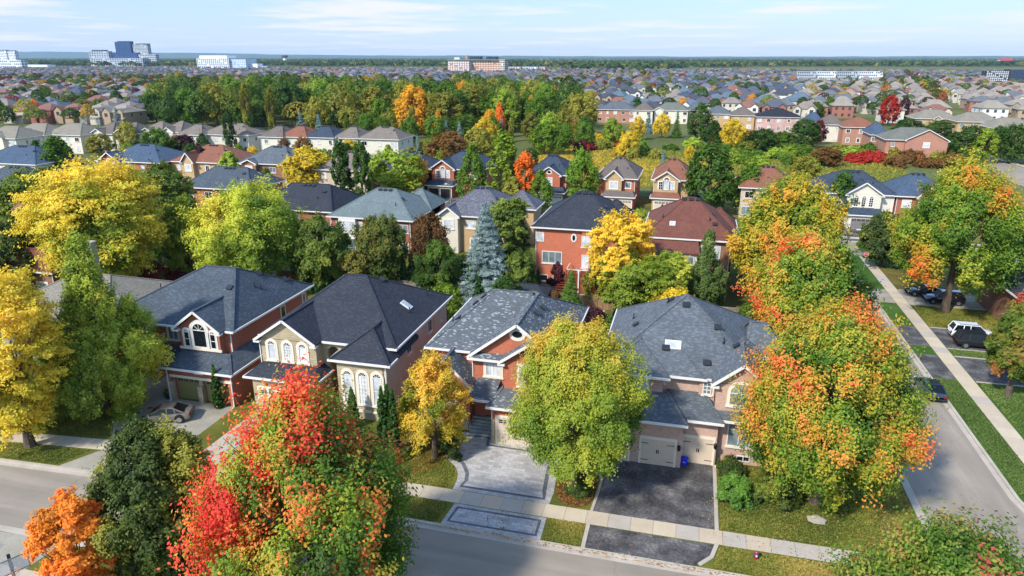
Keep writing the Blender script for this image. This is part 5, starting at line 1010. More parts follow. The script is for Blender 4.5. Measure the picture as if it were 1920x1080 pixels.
# ------------------------------------------------------------------ shared crowns for the trees farther off
PROTO = {}
for nm, sty, h, r, n, lf, pal, cb in (('round1', 'round', 12, 5, 7000, .30, 0, .1), ('round2', 'round', 13, 4.6, 7000, .30, 0, .1), ('maple1', 'maple', 12, 4.6, 7000, .28, 0, .12), ('maple2', 'maple', 13, 4.2, 7000, .28, 0, .12),
                                     ('egg1', 'egg', 11, 3.6, 5200, .28, 0, .1), ('col1', 'column', 12, 2.0, 4600, .24, 0, .05), ('spruce', 'cone', 11, 2.8, 6500, .30, 0, .04), ('loc1', 'locust', 11, 5, 6500, .28, 0, .2), ('shrub1', 'shrub', 3.2, 2.4, 2200, .26, 0, .02), ('shrub2', 'shrub', 3.0, 2.7, 2200, .26, 0, .02)):
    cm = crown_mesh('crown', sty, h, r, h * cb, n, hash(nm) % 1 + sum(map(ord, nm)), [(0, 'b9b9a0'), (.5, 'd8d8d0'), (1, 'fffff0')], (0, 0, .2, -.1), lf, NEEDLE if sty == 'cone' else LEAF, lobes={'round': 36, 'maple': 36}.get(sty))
    tm = MB(); tm = trunk_mb(h, r, h * cb, 5, sty, limbs=5); t_ = tm.build('trunk', BARK, None, smooth=True); tme = t_.data; bpy.data.objects.remove(t_)
    PROTO[nm] = (cm, tme, h, r)
TINT = dict(green=('4b6a1c', '647f24'), dark=('34501a', '446020'), lime=('74882a', '8a9a30'), yellow=('bda62a', 'c8ae30'), gold=('c99a26', 'cf8f26'), orange=('cf6f22', 'c85a22'), red=('9c2a20', 'ad3826'), maroon=('5a1a22', '6d2230'), blue=('62797a', '6f8584'), olive=('7a7a2c', '8e8834'), bronze=('6b4a24', '7c5a2c'), purple=('3a2026', '4a262e'))
TNAME = dict(green='green', dark='dark green', lime='bright green', yellow='yellow', gold='golden', orange='orange', red='red', maroon='maroon', blue='silver blue', olive='olive green', bronze='bronze', purple='dark purple')
trng = random.Random(5)
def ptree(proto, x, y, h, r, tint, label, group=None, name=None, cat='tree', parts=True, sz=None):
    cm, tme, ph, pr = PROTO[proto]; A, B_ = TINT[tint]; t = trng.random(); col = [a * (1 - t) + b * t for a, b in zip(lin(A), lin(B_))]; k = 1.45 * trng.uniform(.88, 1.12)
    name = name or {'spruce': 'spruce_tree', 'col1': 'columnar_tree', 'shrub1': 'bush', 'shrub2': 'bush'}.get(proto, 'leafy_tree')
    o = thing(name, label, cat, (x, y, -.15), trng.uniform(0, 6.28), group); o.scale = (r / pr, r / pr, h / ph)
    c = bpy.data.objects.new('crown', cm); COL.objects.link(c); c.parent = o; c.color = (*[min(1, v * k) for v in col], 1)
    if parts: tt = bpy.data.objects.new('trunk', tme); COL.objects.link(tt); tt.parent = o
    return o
def pt(u, vt, vb, wp, proto, tint, label, group='trees of the middle distance', **kw):
    x, y = gp(u, vb); h = z_top(x, y, vt); zc = proj(x, y, h / 2)[2]; return ptree(proto, x, y, h, wp / 2 / FPX * zc, tint, label, group, **kw)
for q in ((645, 262, 395, 44, 'col1', 'dark', 'left one of the twin dark green columns behind the roofs'), (682, 265, 395, 44, 'col1', 'dark', 'right one of the twin dark green columns behind the roofs'),
          (580, 275, 362, 108, 'round1', 'yellow', 'round bright yellow tree left of the twin dark columns'), (745, 280, 378, 108, 'loc1', 'lime', 'yellow-green layered tree with golden top before the navy roof'), (775, 292, 372, 62, 'loc1', 'gold', 'golden tree touching the yellow-green layered one'),
          (886, 270, 385, 58, 'egg1', 'green', 'green cone-shaped tree before the arched gable house'), (944, 246, 392, 66, 'col1', 'lime', 'tall light green column tree in the centre'), (985, 285, 400, 44, 'col1', 'orange', 'orange-red narrow tree right of the tall light green column'), (960, 330, 405, 60, 'egg1', 'olive', 'olive green tree below the orange-red narrow tree'), (1012, 318, 402, 54, 'egg1', 'green', 'green tree right of the orange-red narrow tree'),
          (1090, 277, 385, 72, 'maple1', 'green', 'mid green tree before the tan gabled house'), (1325, 268, 402, 100, 'round2', 'dark', 'big dark green tree right of the white arched window house'), (1400, 305, 400, 84, 'maple1', 'green', 'green tree with a few orange twigs right of the big dark one'), (1572, 320, 420, 68, 'maple2', 'dark', 'dark green tree before the beige gabled house'),
          (1240, 282, 360, 34, 'spruce', 'blue', 'small blue spruce between two gabled houses'), (120, 255, 345, 84, 'egg1', 'green', 'green tree with yellow edge left of the blue roof'), (80, 262, 335, 40, 'egg1', 'dark', 'dark green tree left of the yellow-edged one'), (5, 275, 335, 50, 'spruce', 'dark', 'dark fir at the left edge'), (290, 272, 335, 50, 'egg1', 'green', 'green tree right of the blue-roofed brick house'),
          (382, 273, 345, 40, 'egg1', 'purple', 'dark purple column tree before the brown roof'), (435, 283, 352, 56, 'egg1', 'lime', 'bright green tree left of the small gabled porch'), (503, 314, 355, 26, 'egg1', 'green', 'small clipped green tree by the gabled porch'), (435, 209, 290, 24, 'col1', 'dark', 'left dark column tree before the cream houses'), (476, 212, 282, 20, 'col1', 'dark', 'right dark column tree before the cream houses'),
          (245, 228, 285, 42, 'round1', 'olive', 'olive green tree before the cream row'), (300, 240, 300, 66, 'round1', 'green', 'mid green tree right of the olive one'), (348, 252, 295, 56, 'round2', 'purple', 'dark purple tree before the cream row'), (190, 250, 290, 52, 'round2', 'olive', 'olive yellow bush-like tree before the cream row'), (148, 226, 270, 26, 'spruce', 'dark', 'small dark spruce before the tan roofs'), (168, 245, 275, 22, 'spruce', 'blue', 'small blue spruce before the tan roofs'), (60, 250, 288, 60, 'round1', 'lime', 'lime green low tree before the leftmost cream house'),
          (534, 258, 300, 28, 'round1', 'bronze', 'bronze tree before the red-brown roof'), (570, 256, 305, 40, 'round2', 'bronze', 'second bronze tree beneath the navy roof'), (50, 330, 375, 42, 'shrub1', 'maroon', 'wine red small tree at the left before the blue roof'),
          (223, 200, 245, 24, 'spruce', 'blue', 'blue spruce left of the wood'), (785, 252, 320, 26, 'spruce', 'blue', 'blue spruce before the bronze hedge of trees'), (838, 226, 275, 22, 'spruce', 'blue', 'blue spruce at the foot of the wood'), (757, 222, 290, 26, 'spruce', 'dark', 'dark spruce right of the end cream house'), (862, 228, 278, 26, 'spruce', 'blue', 'second blue spruce at the foot of the wood'), (566, 210, 255, 30, 'spruce', 'blue', 'bluish spruce behind the navy roof'), (600, 214, 258, 26, 'spruce', 'blue', 'blue spruce right of the bluish one'), (940, 222, 268, 22, 'spruce', 'blue', 'blue spruce below the golden twin trees'),
          (845, 245, 325, 90, 'round1', 'bronze', 'bronze green mass of a tree behind the arched gable house'), (900, 238, 320, 80, 'round2', 'olive', 'olive and bronze tree at the wood edge'), (800, 262, 318, 60, 'round1', 'olive', 'dark olive tree behind the navy roof'), (1020, 228, 290, 56, 'round2', 'green', 'round green tree at the wood edge above the meadow'),
          (1178, 245, 295, 46, 'round1', 'yellow', 'round yellow tree in the meadow'), (1146, 220, 275, 36, 'round2', 'lime', 'bright green tree left of the round yellow one'), (1292, 272, 300, 24, 'round1', 'yellow', 'small lemon yellow tree in the meadow'), (1370, 222, 280, 50, 'round1', 'yellow', 'lime yellow tree before the long tan building'), (1505, 222, 278, 62, 'round2', 'dark', 'dark green tree with a maroon side beside the decks'), (1532, 224, 270, 30, 'round1', 'maroon', 'maroon tree joined to the dark green one'),
          (1430, 240, 282, 66, 'round1', 'dark', 'dark green tree before the pink brick house'), (1465, 245, 284, 40, 'round2', 'green', 'green tree below the pink brick house'), (1337, 225, 272, 40, 'egg1', 'dark', 'dark green tree at the left end of the tan building'), (1268, 208, 258, 20, 'spruce', 'dark', 'dark fir before the pale grey house'), (1215, 208, 250, 20, 'spruce', 'blue', 'small blue fir before the narrow cream house'), (1310, 192, 262, 50, 'egg1', 'dark', 'tall dark tree left of the tan building'), (1240, 212, 258, 36, 'round1', 'yellow', 'yellow tree before the olive-roofed house'), (1195, 218, 262, 30, 'round2', 'yellow', 'yellow-green tree before the grey-roofed brick house'),
          (1545, 275, 312, 66, 'round1', 'bronze', 'bare bronze tree in the meadow'), (1504, 290, 345, 56, 'round1', 'olive', 'green and yellow tree before the meadow behind the brown roof'), (1810, 235, 300, 84, 'round1', 'dark', 'dark green street tree right of the gabled end house'), (1840, 240, 305, 50, 'round2', 'lime', 'yellow-green street tree beside the far road'), (1890, 232, 305, 70, 'round1', 'dark', 'dark street tree near the right edge'), (1868, 235, 290, 40, 'round2', 'dark', 'dark street tree left of the right edge one'), (1830, 285, 315, 26, 'shrub1', 'dark', 'small dark tree on the far pavement'), (1790, 272, 300, 40, 'shrub1', 'green', 'green bush at the corner of the gabled end house'),
          (1755, 225, 265, 60, 'round1', 'dark', 'dark tree in the hedge behind the gabled end house'), (1700, 222, 258, 60, 'round2', 'dark', 'second dark tree in the hedge behind the gabled end house'), (1528, 190, 225, 36, 'round1', 'green', 'bright mid green tall tree among the right roofs'), (1664, 178, 235, 40, 'round2', 'red', 'red-orange tree among the right roofs'), (1690, 182, 228, 26, 'round1', 'purple', 'dark purple tree beside the red-orange one'),
          (868, 152, 235, 52, 'maple1', 'gold', 'tall golden orange tree in the wood'), (918, 205, 262, 36, 'egg1', 'gold', 'small golden tree at the wood edge'), (936, 192, 258, 26, 'egg1', 'orange', 'orange pointed tree at the wood edge'), (1037, 160, 215, 40, 'maple2', 'gold', 'golden tree at the right of the wood'), (996, 178, 240, 22, 'egg1', 'gold', 'narrow golden tree in the wood'), (802, 216, 250, 28, 'round1', 'yellow', 'small bright yellow tree before the wood'), (823, 205, 262, 20, 'egg1', 'gold', 'narrow gold tree in the wood'), (1072, 222, 262, 18, 'egg1', 'gold', 'little gold tree at the right edge of the wood'), (912, 238, 262, 18, 'shrub1', 'red', 'small red bush at the wood edge')):
    pt(*q, name={'spruce': 'spruce_tree', 'col1': 'columnar_tree'}.get(q[4]), cat='spruce' if q[4] == 'spruce' else 'tree')
# ------------------------------------------------------------------ the wood
wr = random.Random(9); WOODG = 'broadleaf trees of the wood'
wood = []
poly = [(284, 238), (330, 246), (500, 253), (640, 262), (760, 276), (860, 282), (1000, 290), (1100, 292), (1105, 255), (1085, 222), (1000, 208), (900, 206), (700, 204), (520, 202), (380, 200), (300, 206)]
back = [(300, 206), (380, 200), (520, 202), (700, 204), (900, 206), (1000, 208), (1085, 222), (1060, 205), (900, 186), (700, 180), (520, 178), (380, 178), (310, 186)]
def inpoly(p, P):
    c = False
    for i in range(len(P)):
        a, b = P[i - 1], P[i]
        if (a[1] > p[1]) != (b[1] > p[1]) and p[0] < (b[0] - a[0]) * (p[1] - a[1]) / (b[1] - a[1]) + a[0]: c = not c
    return c
tries = 0
while len(wood) < 135 and tries < 20000:
    tries += 1; u = wr.uniform(284, 1106); v = 198 + 95 * wr.random() ** .9
    if not inpoly((u, v), poly): continue
    x, y = gp(u, v)
    if any((x - a) ** 2 + (y - b) ** 2 < 7.2 ** 2 for a, b, *_ in wood): continue
    wood.append((x, y, u, v))
wood.sort(key=lambda q: q[2])
WP = [('left end of wood', 0, 420), ('left part of wood', 420, 560), ('middle left of wood', 560, 700), ('middle of wood', 700, 840), ('middle right of wood', 840, 960), ('right part of wood', 960, 1120)]
ORD = ['first', 'second', 'third', 'fourth', 'fifth', 'sixth', 'seventh', 'eighth', 'ninth', 'tenth', 'eleventh', 'twelfth', 'thirteenth', 'fourteenth', 'fifteenth', 'sixteenth', 'seventeenth', 'eighteenth', 'nineteenth', 'twentieth'] + ['%s-%s' % (a, b) for a in ('twenty', 'thirty', 'forty', 'fifty', 'sixty') for b in ('first', 'second', 'third', 'fourth', 'fifth', 'sixth', 'seventh', 'eighth', 'ninth')]
cnt = {}
for x, y, u, v in wood:
    tint = wr.choices(['green', 'dark', 'olive', 'lime', 'gold', 'yellow'], [42, 14, 24, 13, 3, 3])[0]
    if u < 560: tint = wr.choices(['green', 'dark', 'olive'], [50, 35, 15])[0]
    h = wr.uniform(14, 20) * (1 if u > 380 else .9) * (1.0 if y > 262 else .62); pr_ = wr.choice(['round1', 'round2', 'maple1', 'maple2', 'round1', 'loc1']); r = h * wr.uniform(.34, .46)
    if y < 275 and wr.random() < .2: pr_ = 'col1'; r = h * .13; tint = wr.choice(['green', 'olive'])
    zone = next(z for z, a, b in WP if a <= u < b); tier = 'front' if v > 245 else ('middle' if v > 212 else 'back'); key = (zone, tier, tint); cnt[key] = cnt.get(key, 0) + 1
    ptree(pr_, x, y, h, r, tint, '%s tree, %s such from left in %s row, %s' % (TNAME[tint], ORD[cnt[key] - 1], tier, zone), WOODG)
fill = []; tries = 0
while len(fill) < 230 and tries < 20000:
    tries += 1; u = wr.uniform(300, 1090); v = wr.uniform(178, 246)
    if not (inpoly((u, v), back) or inpoly((u, v), poly)): continue
    x, y = gp(u, v)
    if all((x - a) ** 2 + (y - b) ** 2 > 42 for a, b in fill + [q[:2] for q in wood]): fill.append((x, y))
WOODFILL = fill
gr_ = random.Random(21); YP = []; gi = 0; GZ = (('in the gardens behind the front row', 66.5, 80, -60, 8, 14, .8), ('in the gardens of the rear row', 83, 90, -95, 6, 10, .8), ('along the street behind', 113, 118, -125, 22, 12, 1.0), ('in the gardens before the cream row', 168, 198, -170, -30, 24, 1.0))
for zn_, y0_, y1_, x0_, x1_, n_, k_ in GZ:
    pts_ = []; tr_ = 0
    while len(pts_) < n_ and tr_ < 4000:
        tr_ += 1; x, y = gr_.uniform(x0_, x1_), gr_.uniform(y0_, y1_)
        if -30 < x < 30 and 84 < y < 97: continue
        if any(math.dist((x, y), (a, b)) < max(3.0, c * .8) for a, b, c in TREES) or any(math.dist((x, y), q) < 4.2 for q in pts_) or any(abs(x - a) < 9 and abs(y - b) < 10 for a, b in HOUSES): continue
        pts_.append((x, y))
    c_ = {}
    for x, y in sorted(pts_):
        t = gr_.choices(['green', 'dark', 'lime', 'olive', 'bronze', 'yellow'], [7, 6, 3, 3, 1, 1])[0]; c_[t] = c_.get(t, 0) + 1; h = gr_.uniform(4, 7.5) * k_
        ptree(gr_.choice(['round1', 'round2', 'egg1', 'maple1']), x, y, h, h * gr_.uniform(.34, .48), t, '%s garden tree, %s such from left %s' % (TNAME[t], ORD[c_[t] - 1], zn_), 'smaller garden trees')
# ------------------------------------------------------------------ meadow and its bushes
MEAD = ground_mat('meadow_grass', [(0.3, '666a26'), (0.45, '8f872e'), (0.6, 'b49c34'), (0.75, '7a8030')], .12, 3.0, 1.2, .95, .45)
mp = [gp(*q) for q in ((1000, 345), (1140, 348), (1330, 350), (1500, 350), (1640, 352), (1745, 342), (1660, 303), (1560, 292), (1400, 292), (1200, 280), (1050, 272), (980, 285))]
sheet('meadow', mp, -.1, MEAD)
def tufts(name, poly, n, h, pal, seed, sz=.28, kind='stuff'):
    rng = np.random.default_rng(seed); P = []; xs = [p[0] for p in poly]; ys = [p[1] for p in poly]
    nzz = nzf(rng, .06)
    while len(P) < n:
        x, y = rng.uniform(min(xs), max(xs)), rng.uniform(min(ys), max(ys))
        if inpoly((x, y), poly): P.append((x, y))
    P = np.array(P); P3 = np.concatenate([P, np.zeros((n, 1))], 1); q = nzz(P3) * .7 + rng.random(n) * .3
    a = rng.uniform(0, 6.28, n); u = np.stack([np.cos(a), np.sin(a), np.zeros(n)], -1) * sz * rng.uniform(.6, 1.3, (n, 1)); hh = h * rng.uniform(.5, 1.3, (n, 1)); v = np.concatenate([rng.normal(0, .12, (n, 2)), hh / 2], 1)
    C = P3 + np.array([0, 0, -.12]) + v; me = quads_mesh(name, C, v, u, palette(q, pal) * 1.25 * rng.uniform(.8, 1.2, (n, 1)), LEAF)
    o = bpy.data.objects.new(name, me); COL.objects.link(o); return tag(o, kind=kind)
tufts('meadow_plants', mp, 26000, .55, [(0, '5c6a24'), (.4, '838230'), (.65, 'b0962c'), (.85, 'bf9e2e'), (1, '7c5a26')], 4)
bz = []; br = random.Random(31)
for (u0, u1, v0, v1, n, tints, nm) in ((1330, 1560, 288, 312, 26, ['lime', 'green', 'green'], 'in the long hedge above the yellow meadow'), (1120, 1340, 262, 300, 15, ['green', 'olive', 'olive', 'lime', 'yellow'], 'among the scrub in the left meadow'), (1040, 1180, 246, 285, 9, ['olive', 'green', 'lime', 'orange'], 'below the right end of the wood'), (1330, 1540, 262, 286, 14, ['olive', 'green', 'lime'], 'behind the long hedge'), (1560, 1690, 284, 300, 10, ['lime', 'green', 'olive'], 'before the chain of brick houses'), (1740, 1830, 288, 305, 5, ['green', 'dark'], 'beside the far road'), (1590, 1650, 300, 306, 14, ['red'], 'in the crimson sumac patch'), (1660, 1800, 298, 318, 16, ['bronze', 'olive', 'bronze', 'orange'], 'in the rusty scrub right of the sumac'), (1060, 1110, 272, 288, 5, ['maroon', 'red'], 'in the maroon patch below the wood'), (1300, 1420, 258, 266, 7, ['orange', 'bronze'], 'in the orange streak behind the hedge')):
    c_ = {}
    pts = sorted(((br.uniform(u0, u1), br.uniform(v0, v1)) for _ in range(n)))
    for u, v in pts:
        x, y = gp(u, v); t = br.choice(tints); c_[t] = c_.get(t, 0) + 1; h = br.uniform(2.0, 4.2) * (.75 if t in ('red', 'orange') else 1)
        ptree(br.choice(['shrub1', 'shrub2']), x, y, h, br.uniform(2.4, 4.2), t, '%s bush, %s such from left %s' % (TNAME[t], ORD[c_[t] - 1], nm), 'bushes of the meadow', cat='bush', parts=False)
# ------------------------------------------------------------------ far subdivisions
FR = {k: flat('far_roof_' + k, c, .9, noise=.18, scale=.25) for k, c in dict(grey='5f6266', charcoal='3e4149', taupe='7f746a', tan='8a8173', brown='7c5547', navy='3b4656', blue='55646f', slate='4b4f58').items()}
FW = {k: flat('far_wall_' + k, c, .9, noise=.1, scale=.2) for k, c in dict(cream='b9b1a0', brick='94604e', tan='a08a70', white='cbc8c0').items()}
FWIN = glassy('far_window', '39424c', .2, .5)
def house_parts(v):
    """one of the plain far house shapes as (roof MB, wall MB, window MB)"""
    r = random.Random(v); w_ = r.uniform(11, 13.5); d = r.uniform(12, 15); ze = r.uniform(5.6, 6.4); zr = ze + r.uniform(2.8, 3.7); a, b = w_ / 2, d / 2; R_, W_, G_ = MB(), MB(), MB()
    k = r.uniform(.5, 2.2); ra, rb = (-k, r.uniform(-1, 1), zr), (k, 0, zr)
    for q in ([(-a, -b, ze), (a, -b, ze), rb, ra], [(a, -b, ze), (a, b, ze), rb], [(a, b, ze), (-a, b, ze), ra, rb], [(-a, b, ze), (-a, -b, ze), ra]): R_.add(q)
    for s_, ln in ((-1, r.uniform(3.6, 5.2)), (1, r.choice((0, 4.2)))):
        if not ln: continue
        x0 = (-a + .6) if s_ < 0 else (a - .6 - ln); x1 = x0 + ln; m_ = (x0 + x1) / 2; g = ze + ln * .42; y = -b - 1.2
        R_.add([(x0, y, ze), (m_, y, g), (m_, 0, g), (x0, 0, ze)]); R_.add([(m_, y, g), (x1, y, ze), (x1, 0, ze), (m_, 0, g)]); W_.add([(x0 + .3, y + .3, 0), (x1 - .3, y + .3, 0), (x1 - .3, y + .3, ze), (m_, y + .3, g - .3), (x0 + .3, y + .3, ze)])
        W_.add([(x1 - .3, y + .3, 0), (x1 - .3, -b + .6, 0), (x1 - .3, -b + .6, ze), (x1 - .3, y + .3, ze)]); W_.add([(x0 + .3, -b + .6, 0), (x0 + .3, y + .3, 0), (x0 + .3, y + .3, ze), (x0 + .3, -b + .6, ze)])
        G_.box(m_ - .8, m_ + .8, y + .22, y + .29, ze - 2, ze - .4)
    R_.add([(a * .1, -b - 2.4, 2.9), (a - .1, -b - 2.4, 2.9), (a - .1, -b + .3, 3.9), (a * .1, -b + .3, 3.9)]); W_.box(a * .15, a - .3, -b - 2, -b + .5, 0, 2.9, bottom=False)
    W_.box(-a + .5, a - .5, -b + .5, b - .5, 0, ze, bottom=False)
    for X in (-a * .55, 0, a * .55): G_.box(X - .6, X + .6, b - .5, b - .44, ze - 2, ze - .6); G_.box(X - .6, X + .6, b - .5, b - .44, 1, 2.4)
    for Y in (-b * .4, b * .4): G_.box(a - .5, a - .44, Y - .4, Y + .4, ze - 2, ze - .7); G_.box(-a + .44, -a + .5, Y - .4, Y + .4, ze - 2, ze - .7)
    return R_, W_, G_
SHAPES = [house_parts(i) for i in range(10)]
MESHES = {}
def far_mesh(i, rc, wc, split):
    key = (i, rc, wc, split)
    if key in MESHES: return MESHES[key]
    R_, W_, G_ = SHAPES[i]
    if split:
        out = []
        WG = MB()
        for k, q in enumerate((W_, G_)):
            for f in q.f: WG.add([q.v[t] for t in f], k)
        for nm, m, mt in (('roof', R_, FR[rc]), ('wall', WG, [FW[wc], FWIN])):
            o = m.build(nm, mt); out.append((nm, o.data)); bpy.data.objects.remove(o)
    else:
        m = MB()
        for k, q in enumerate((R_, W_, G_)):
            for f in q.f: m.add([q.v[t] for t in f], k)
        o = m.build('house', [FR[rc], FW[wc], FWIN]); out = o.data; bpy.data.objects.remove(o)
    MESHES[key] = out; return out
fr_ = random.Random(12); cand = []
def allowed(u, v):
    if v < 127.5: return False
    if u < 288: return v < 236
    if u < 1100: return v < 176
    if (1488 < u < 1660 and 144 < v < 160) or (u > 1842 and 146 < v < 166): return False
    if u < 1640: return v < 226
    return v < 232
for (x0, x1, y0, y1, rot, pitch) in ((-1500, -60, 215, 1500, .10, 50), (-60, 900, 255, 1500, -.22, 51)):
    cxr, cyr = (x0 + x1) / 2, (y0 + y1) / 2; c_, s_ = math.cos(rot), math.sin(rot); n = int(1500 / 13.9); row_i = 0; Y = -1100
    while Y < 1100:
        for k in range(-n, n):
            if k % 13 == 0: continue
            X = k * 13.9; bend = 26 * math.sin(X / 190 + row_i * .3)
            x = cxr + X * c_ - (Y + bend) * s_; y = cyr + X * s_ + (Y + bend) * c_
            if not (x0 < x < x1 and y0 < y < y1): continue
            u, v, zc = proj(x, y, 0)
            if zc < 0 or not -60 < u < 1980 or not allowed(u, v): continue
            if 830 < u < 950 and v < 141: continue
            if v > 190 and any((x - a) ** 2 + (y - b) ** 2 < 230 for a, b in HOUSES): continue
            if fr_.random() < .07: continue
            x += fr_.uniform(-1.5, 1.5); y += fr_.uniform(-3, 3)
            cand.append((y * _ct + x * _st, x, y, u, v, rot + fr_.uniform(-.12, .12) + math.atan(26 / 190 * math.cos(X / 190 + row_i * .3)) + (math.pi if row_i % 2 else 0)))
        Y += pitch * (.56 if row_i % 2 else .44); row_i += 1
cand.sort(); print('far houses', len(cand))
def colours(u, v):
    if u < 320 and v > 165: rc = fr_.choices(['grey', 'taupe', 'tan', 'brown', 'navy', 'blue', 'slate'], [3, 4, 2, 3, 2, 2, 2])[0]
    elif u < 320: rc = fr_.choices(['slate', 'grey', 'taupe', 'brown', 'charcoal'], [5, 3, 2, 1, 3])[0]
    elif u > 1500 and v > 160: rc = fr_.choices(['taupe', 'tan', 'grey', 'brown', 'charcoal'], [6, 4, 2, 1, 1])[0]
    elif v < 150: rc = fr_.choices(['slate', 'charcoal', 'grey', 'blue', 'taupe', 'brown'], [4, 3, 3, 1, 3, 2])[0]
    else: rc = fr_.choices(['grey', 'charcoal', 'slate', 'taupe', 'brown', 'blue', 'navy'], [4, 4, 4, 3, 2, 3, 2])[0]
    return rc, fr_.choices(['cream', 'brick', 'tan', 'white'], [4, 3, 3, 2])[0]
def zone(u, v):
    a = 'at the far left' if u < 320 else ('beyond the wood' if u < 1100 else ('right of the wood' if u < 1500 else 'at the far right'))
    return a, ('nearest' if v > 186 else ('second' if v > 172 else ('third' if v > 158 else 'farthest')))
fh = cand[:252]; recs = []
for i, (dd, x, y, u, v, rot) in enumerate(fh): recs.append((u, x, y, v, rot, *colours(u, v), i))
recs.sort(); cn = {}
for u, x, y, v, rot, rc, wc, i in recs:
    zn = zone(u, v); key = (zn, rc, wc); cn[key] = cn.get(key, 0) + 1
    lb = '%s-roofed %s house, %s such from left in the %s rows %s' % (rc, wc, ORD[cn[key] - 1], zn[1], zn[0]); sh = fr_.randrange(10)
    if i < 130:
        o = thing('house', lb, 'house', (x, y, -.15), rot, 'houses of the far subdivisions')
        for nm, me in far_mesh(sh, rc, wc, True): c = bpy.data.objects.new(nm, me); COL.objects.link(c); c.parent = o
    else:
        o = bpy.data.objects.new('house', far_mesh(sh, rc, wc, False)); COL.objects.link(o); o.location = (x, y, -.15); o.rotation_euler = (0, 0, rot); tag(o, lb, 'house', 'houses of the far subdivisions')
# the houses beyond those: too many to count one by one
rk = list(FR); wk = list(FW); V, F, MI = [], [], []
for dd, x, y, u, v, rot in cand[252:]:
    rc, wc = colours(u, v); c_, s_ = math.cos(rot), math.sin(rot); parts = SHAPES[fr_.randrange(10)]
    for k, q in enumerate(parts[:2] if v < 140 else parts):
        b0 = len(V); V += [(x + p.x * c_ - p.y * s_, y + p.x * s_ + p.y * c_, p.z - .15) for p in q.v]; F += [tuple(b0 + t for t in f) for f in q.f]; MI += [(rk.index(rc), 8 + wk.index(wc), 12)[k]] * len(q.f)
me = bpy.data.meshes.new('distant_houses'); me.from_pydata(V, [], F)
for m_ in [FR[k] for k in rk] + [FW[k] for k in wk] + [FWIN]: me.materials.append(m_)
me.polygons.foreach_set('material_index', MI); o = bpy.data.objects.new('distant_houses', me); COL.objects.link(o); tag(o, kind='stuff')
# streets between the far houses
for (x0, x1, y0, y1, rot) in (): pass
# trees between them: the near ones singly
ft = []; tr2 = random.Random(44)
hs = cand
while len(ft) < 40:
    q = hs[int(len(hs[:900]) * tr2.random() ** 1.6)]; x, y = q[1] + tr2.uniform(-16, 16), q[2] + tr2.uniform(-16, 16); u, v, zc = proj(x, y, 0)
    if allowed(u, v) and v > 150: ft.append((u, v, x, y))
ft.sort(); cn = {}
for u, v, x, y in ft:
    t = tr2.choices(['green', 'dark', 'lime', 'yellow', 'gold', 'red', 'maroon', 'orange', 'bronze', 'blue'], [8, 6, 4, 4, 3, 4, 3, 3, 2, 1])[0]; zn = zone(u, v); key = (zn, t); cn[key] = cn.get(key, 0) + 1; h = tr2.uniform(6, 10.5)
    ptree('spruce' if t == 'blue' else tr2.choice(['round1', 'round2', 'egg1', 'maple1']), x, y, h, h * tr2.uniform(.34, .5), t, '%s tree, %s such from left among the %s houses %s' % (TNAME[t], ORD[cn[key] - 1], zn[1], zn[0]), 'trees among the far houses', parts=False)
def clumps(name, P, h, r, per, size, pal, seed):
    """many small far crowns in one object"""
    rng = np.random.default_rng(seed); n = len(P); idx = np.repeat(np.arange(n), per); d = unit(rng.normal(0, 1, (n * per, 3))); d[:, 2] = np.abs(d[:, 2]) * 1.0 - .25
    H = h * rng.uniform(.65, 1.25, n); Rr = r * rng.uniform(.7, 1.3, n); C = np.stack([P[idx, 0] + d[:, 0] * Rr[idx], P[idx, 1] + d[:, 1] * Rr[idx], P[idx, 2] + H[idx] * (.55 + .45 * d[:, 2])], -1)
    nn = unit(d + rng.normal(0, .35, d.shape)); u_ = unit(np.cross(nn, rng.normal(0, 1, nn.shape))); v_ = np.cross(nn, u_); s_ = size * rng.uniform(.7, 1.3, (len(C), 1))
    col = palette(rng.random(n), pal)[idx] * rng.uniform(.8, 1.2, (len(C), 1)); me = quads_mesh(name, C, u_ * s_, v_ * s_ * .8, col.clip(0, 1), LEAF); o = bpy.data.objects.new(name, me); COL.objects.link(o); return tag(o, kind='stuff')
rg = np.random.default_rng(8); base = np.array([(q[1], q[2], -.15) for q in hs[200:]]); sel = base[rg.integers(0, len(base), 6500)] + np.concatenate([rg.uniform(-17, 17, (6500, 2)), np.zeros((6500, 1))], 1)
ok = np.array([(lambda t: allowed(t[0], t[1]))(proj(*p)) for p in sel]); sel = sel[ok]
PFAR = [(0, '3a521c'), (.35, '43601c'), (.6, '66782a'), (.72, 'a39a2c'), (.8, 'c08a2c'), (.86, '8e3a2a'), (.93, '5f262c'), (1, '34501a')]
clumps('distant_street_trees', sel, 8.2, 3.4, 30, 1.2, PFAR, 3)
nb = np.array([(q[1], q[2], -.15) for q in hs[:1100]]); wl = np.array([4.5 if q[3] < 420 else 1.0 for q in hs[:1100]]); se = nb[rg.choice(len(nb), 2000, p=wl / wl.sum())] + np.concatenate([rg.uniform(-17, 17, (2000, 2)), np.zeros((2000, 1))], 1)
se = se[np.array([(lambda t: allowed(t[0], t[1]) and t[1] > 150)(proj(*p)) for p in se])]
se = se[np.array([min((p[0] - q[1]) ** 2 + (p[1] - q[2]) ** 2 for q in hs[:1100]) > 75 for p in se])]; print('near far trees', len(se))
clumps('subdivision_trees', se, 10.5, 4.0, 280, .52, PFAR, 9)
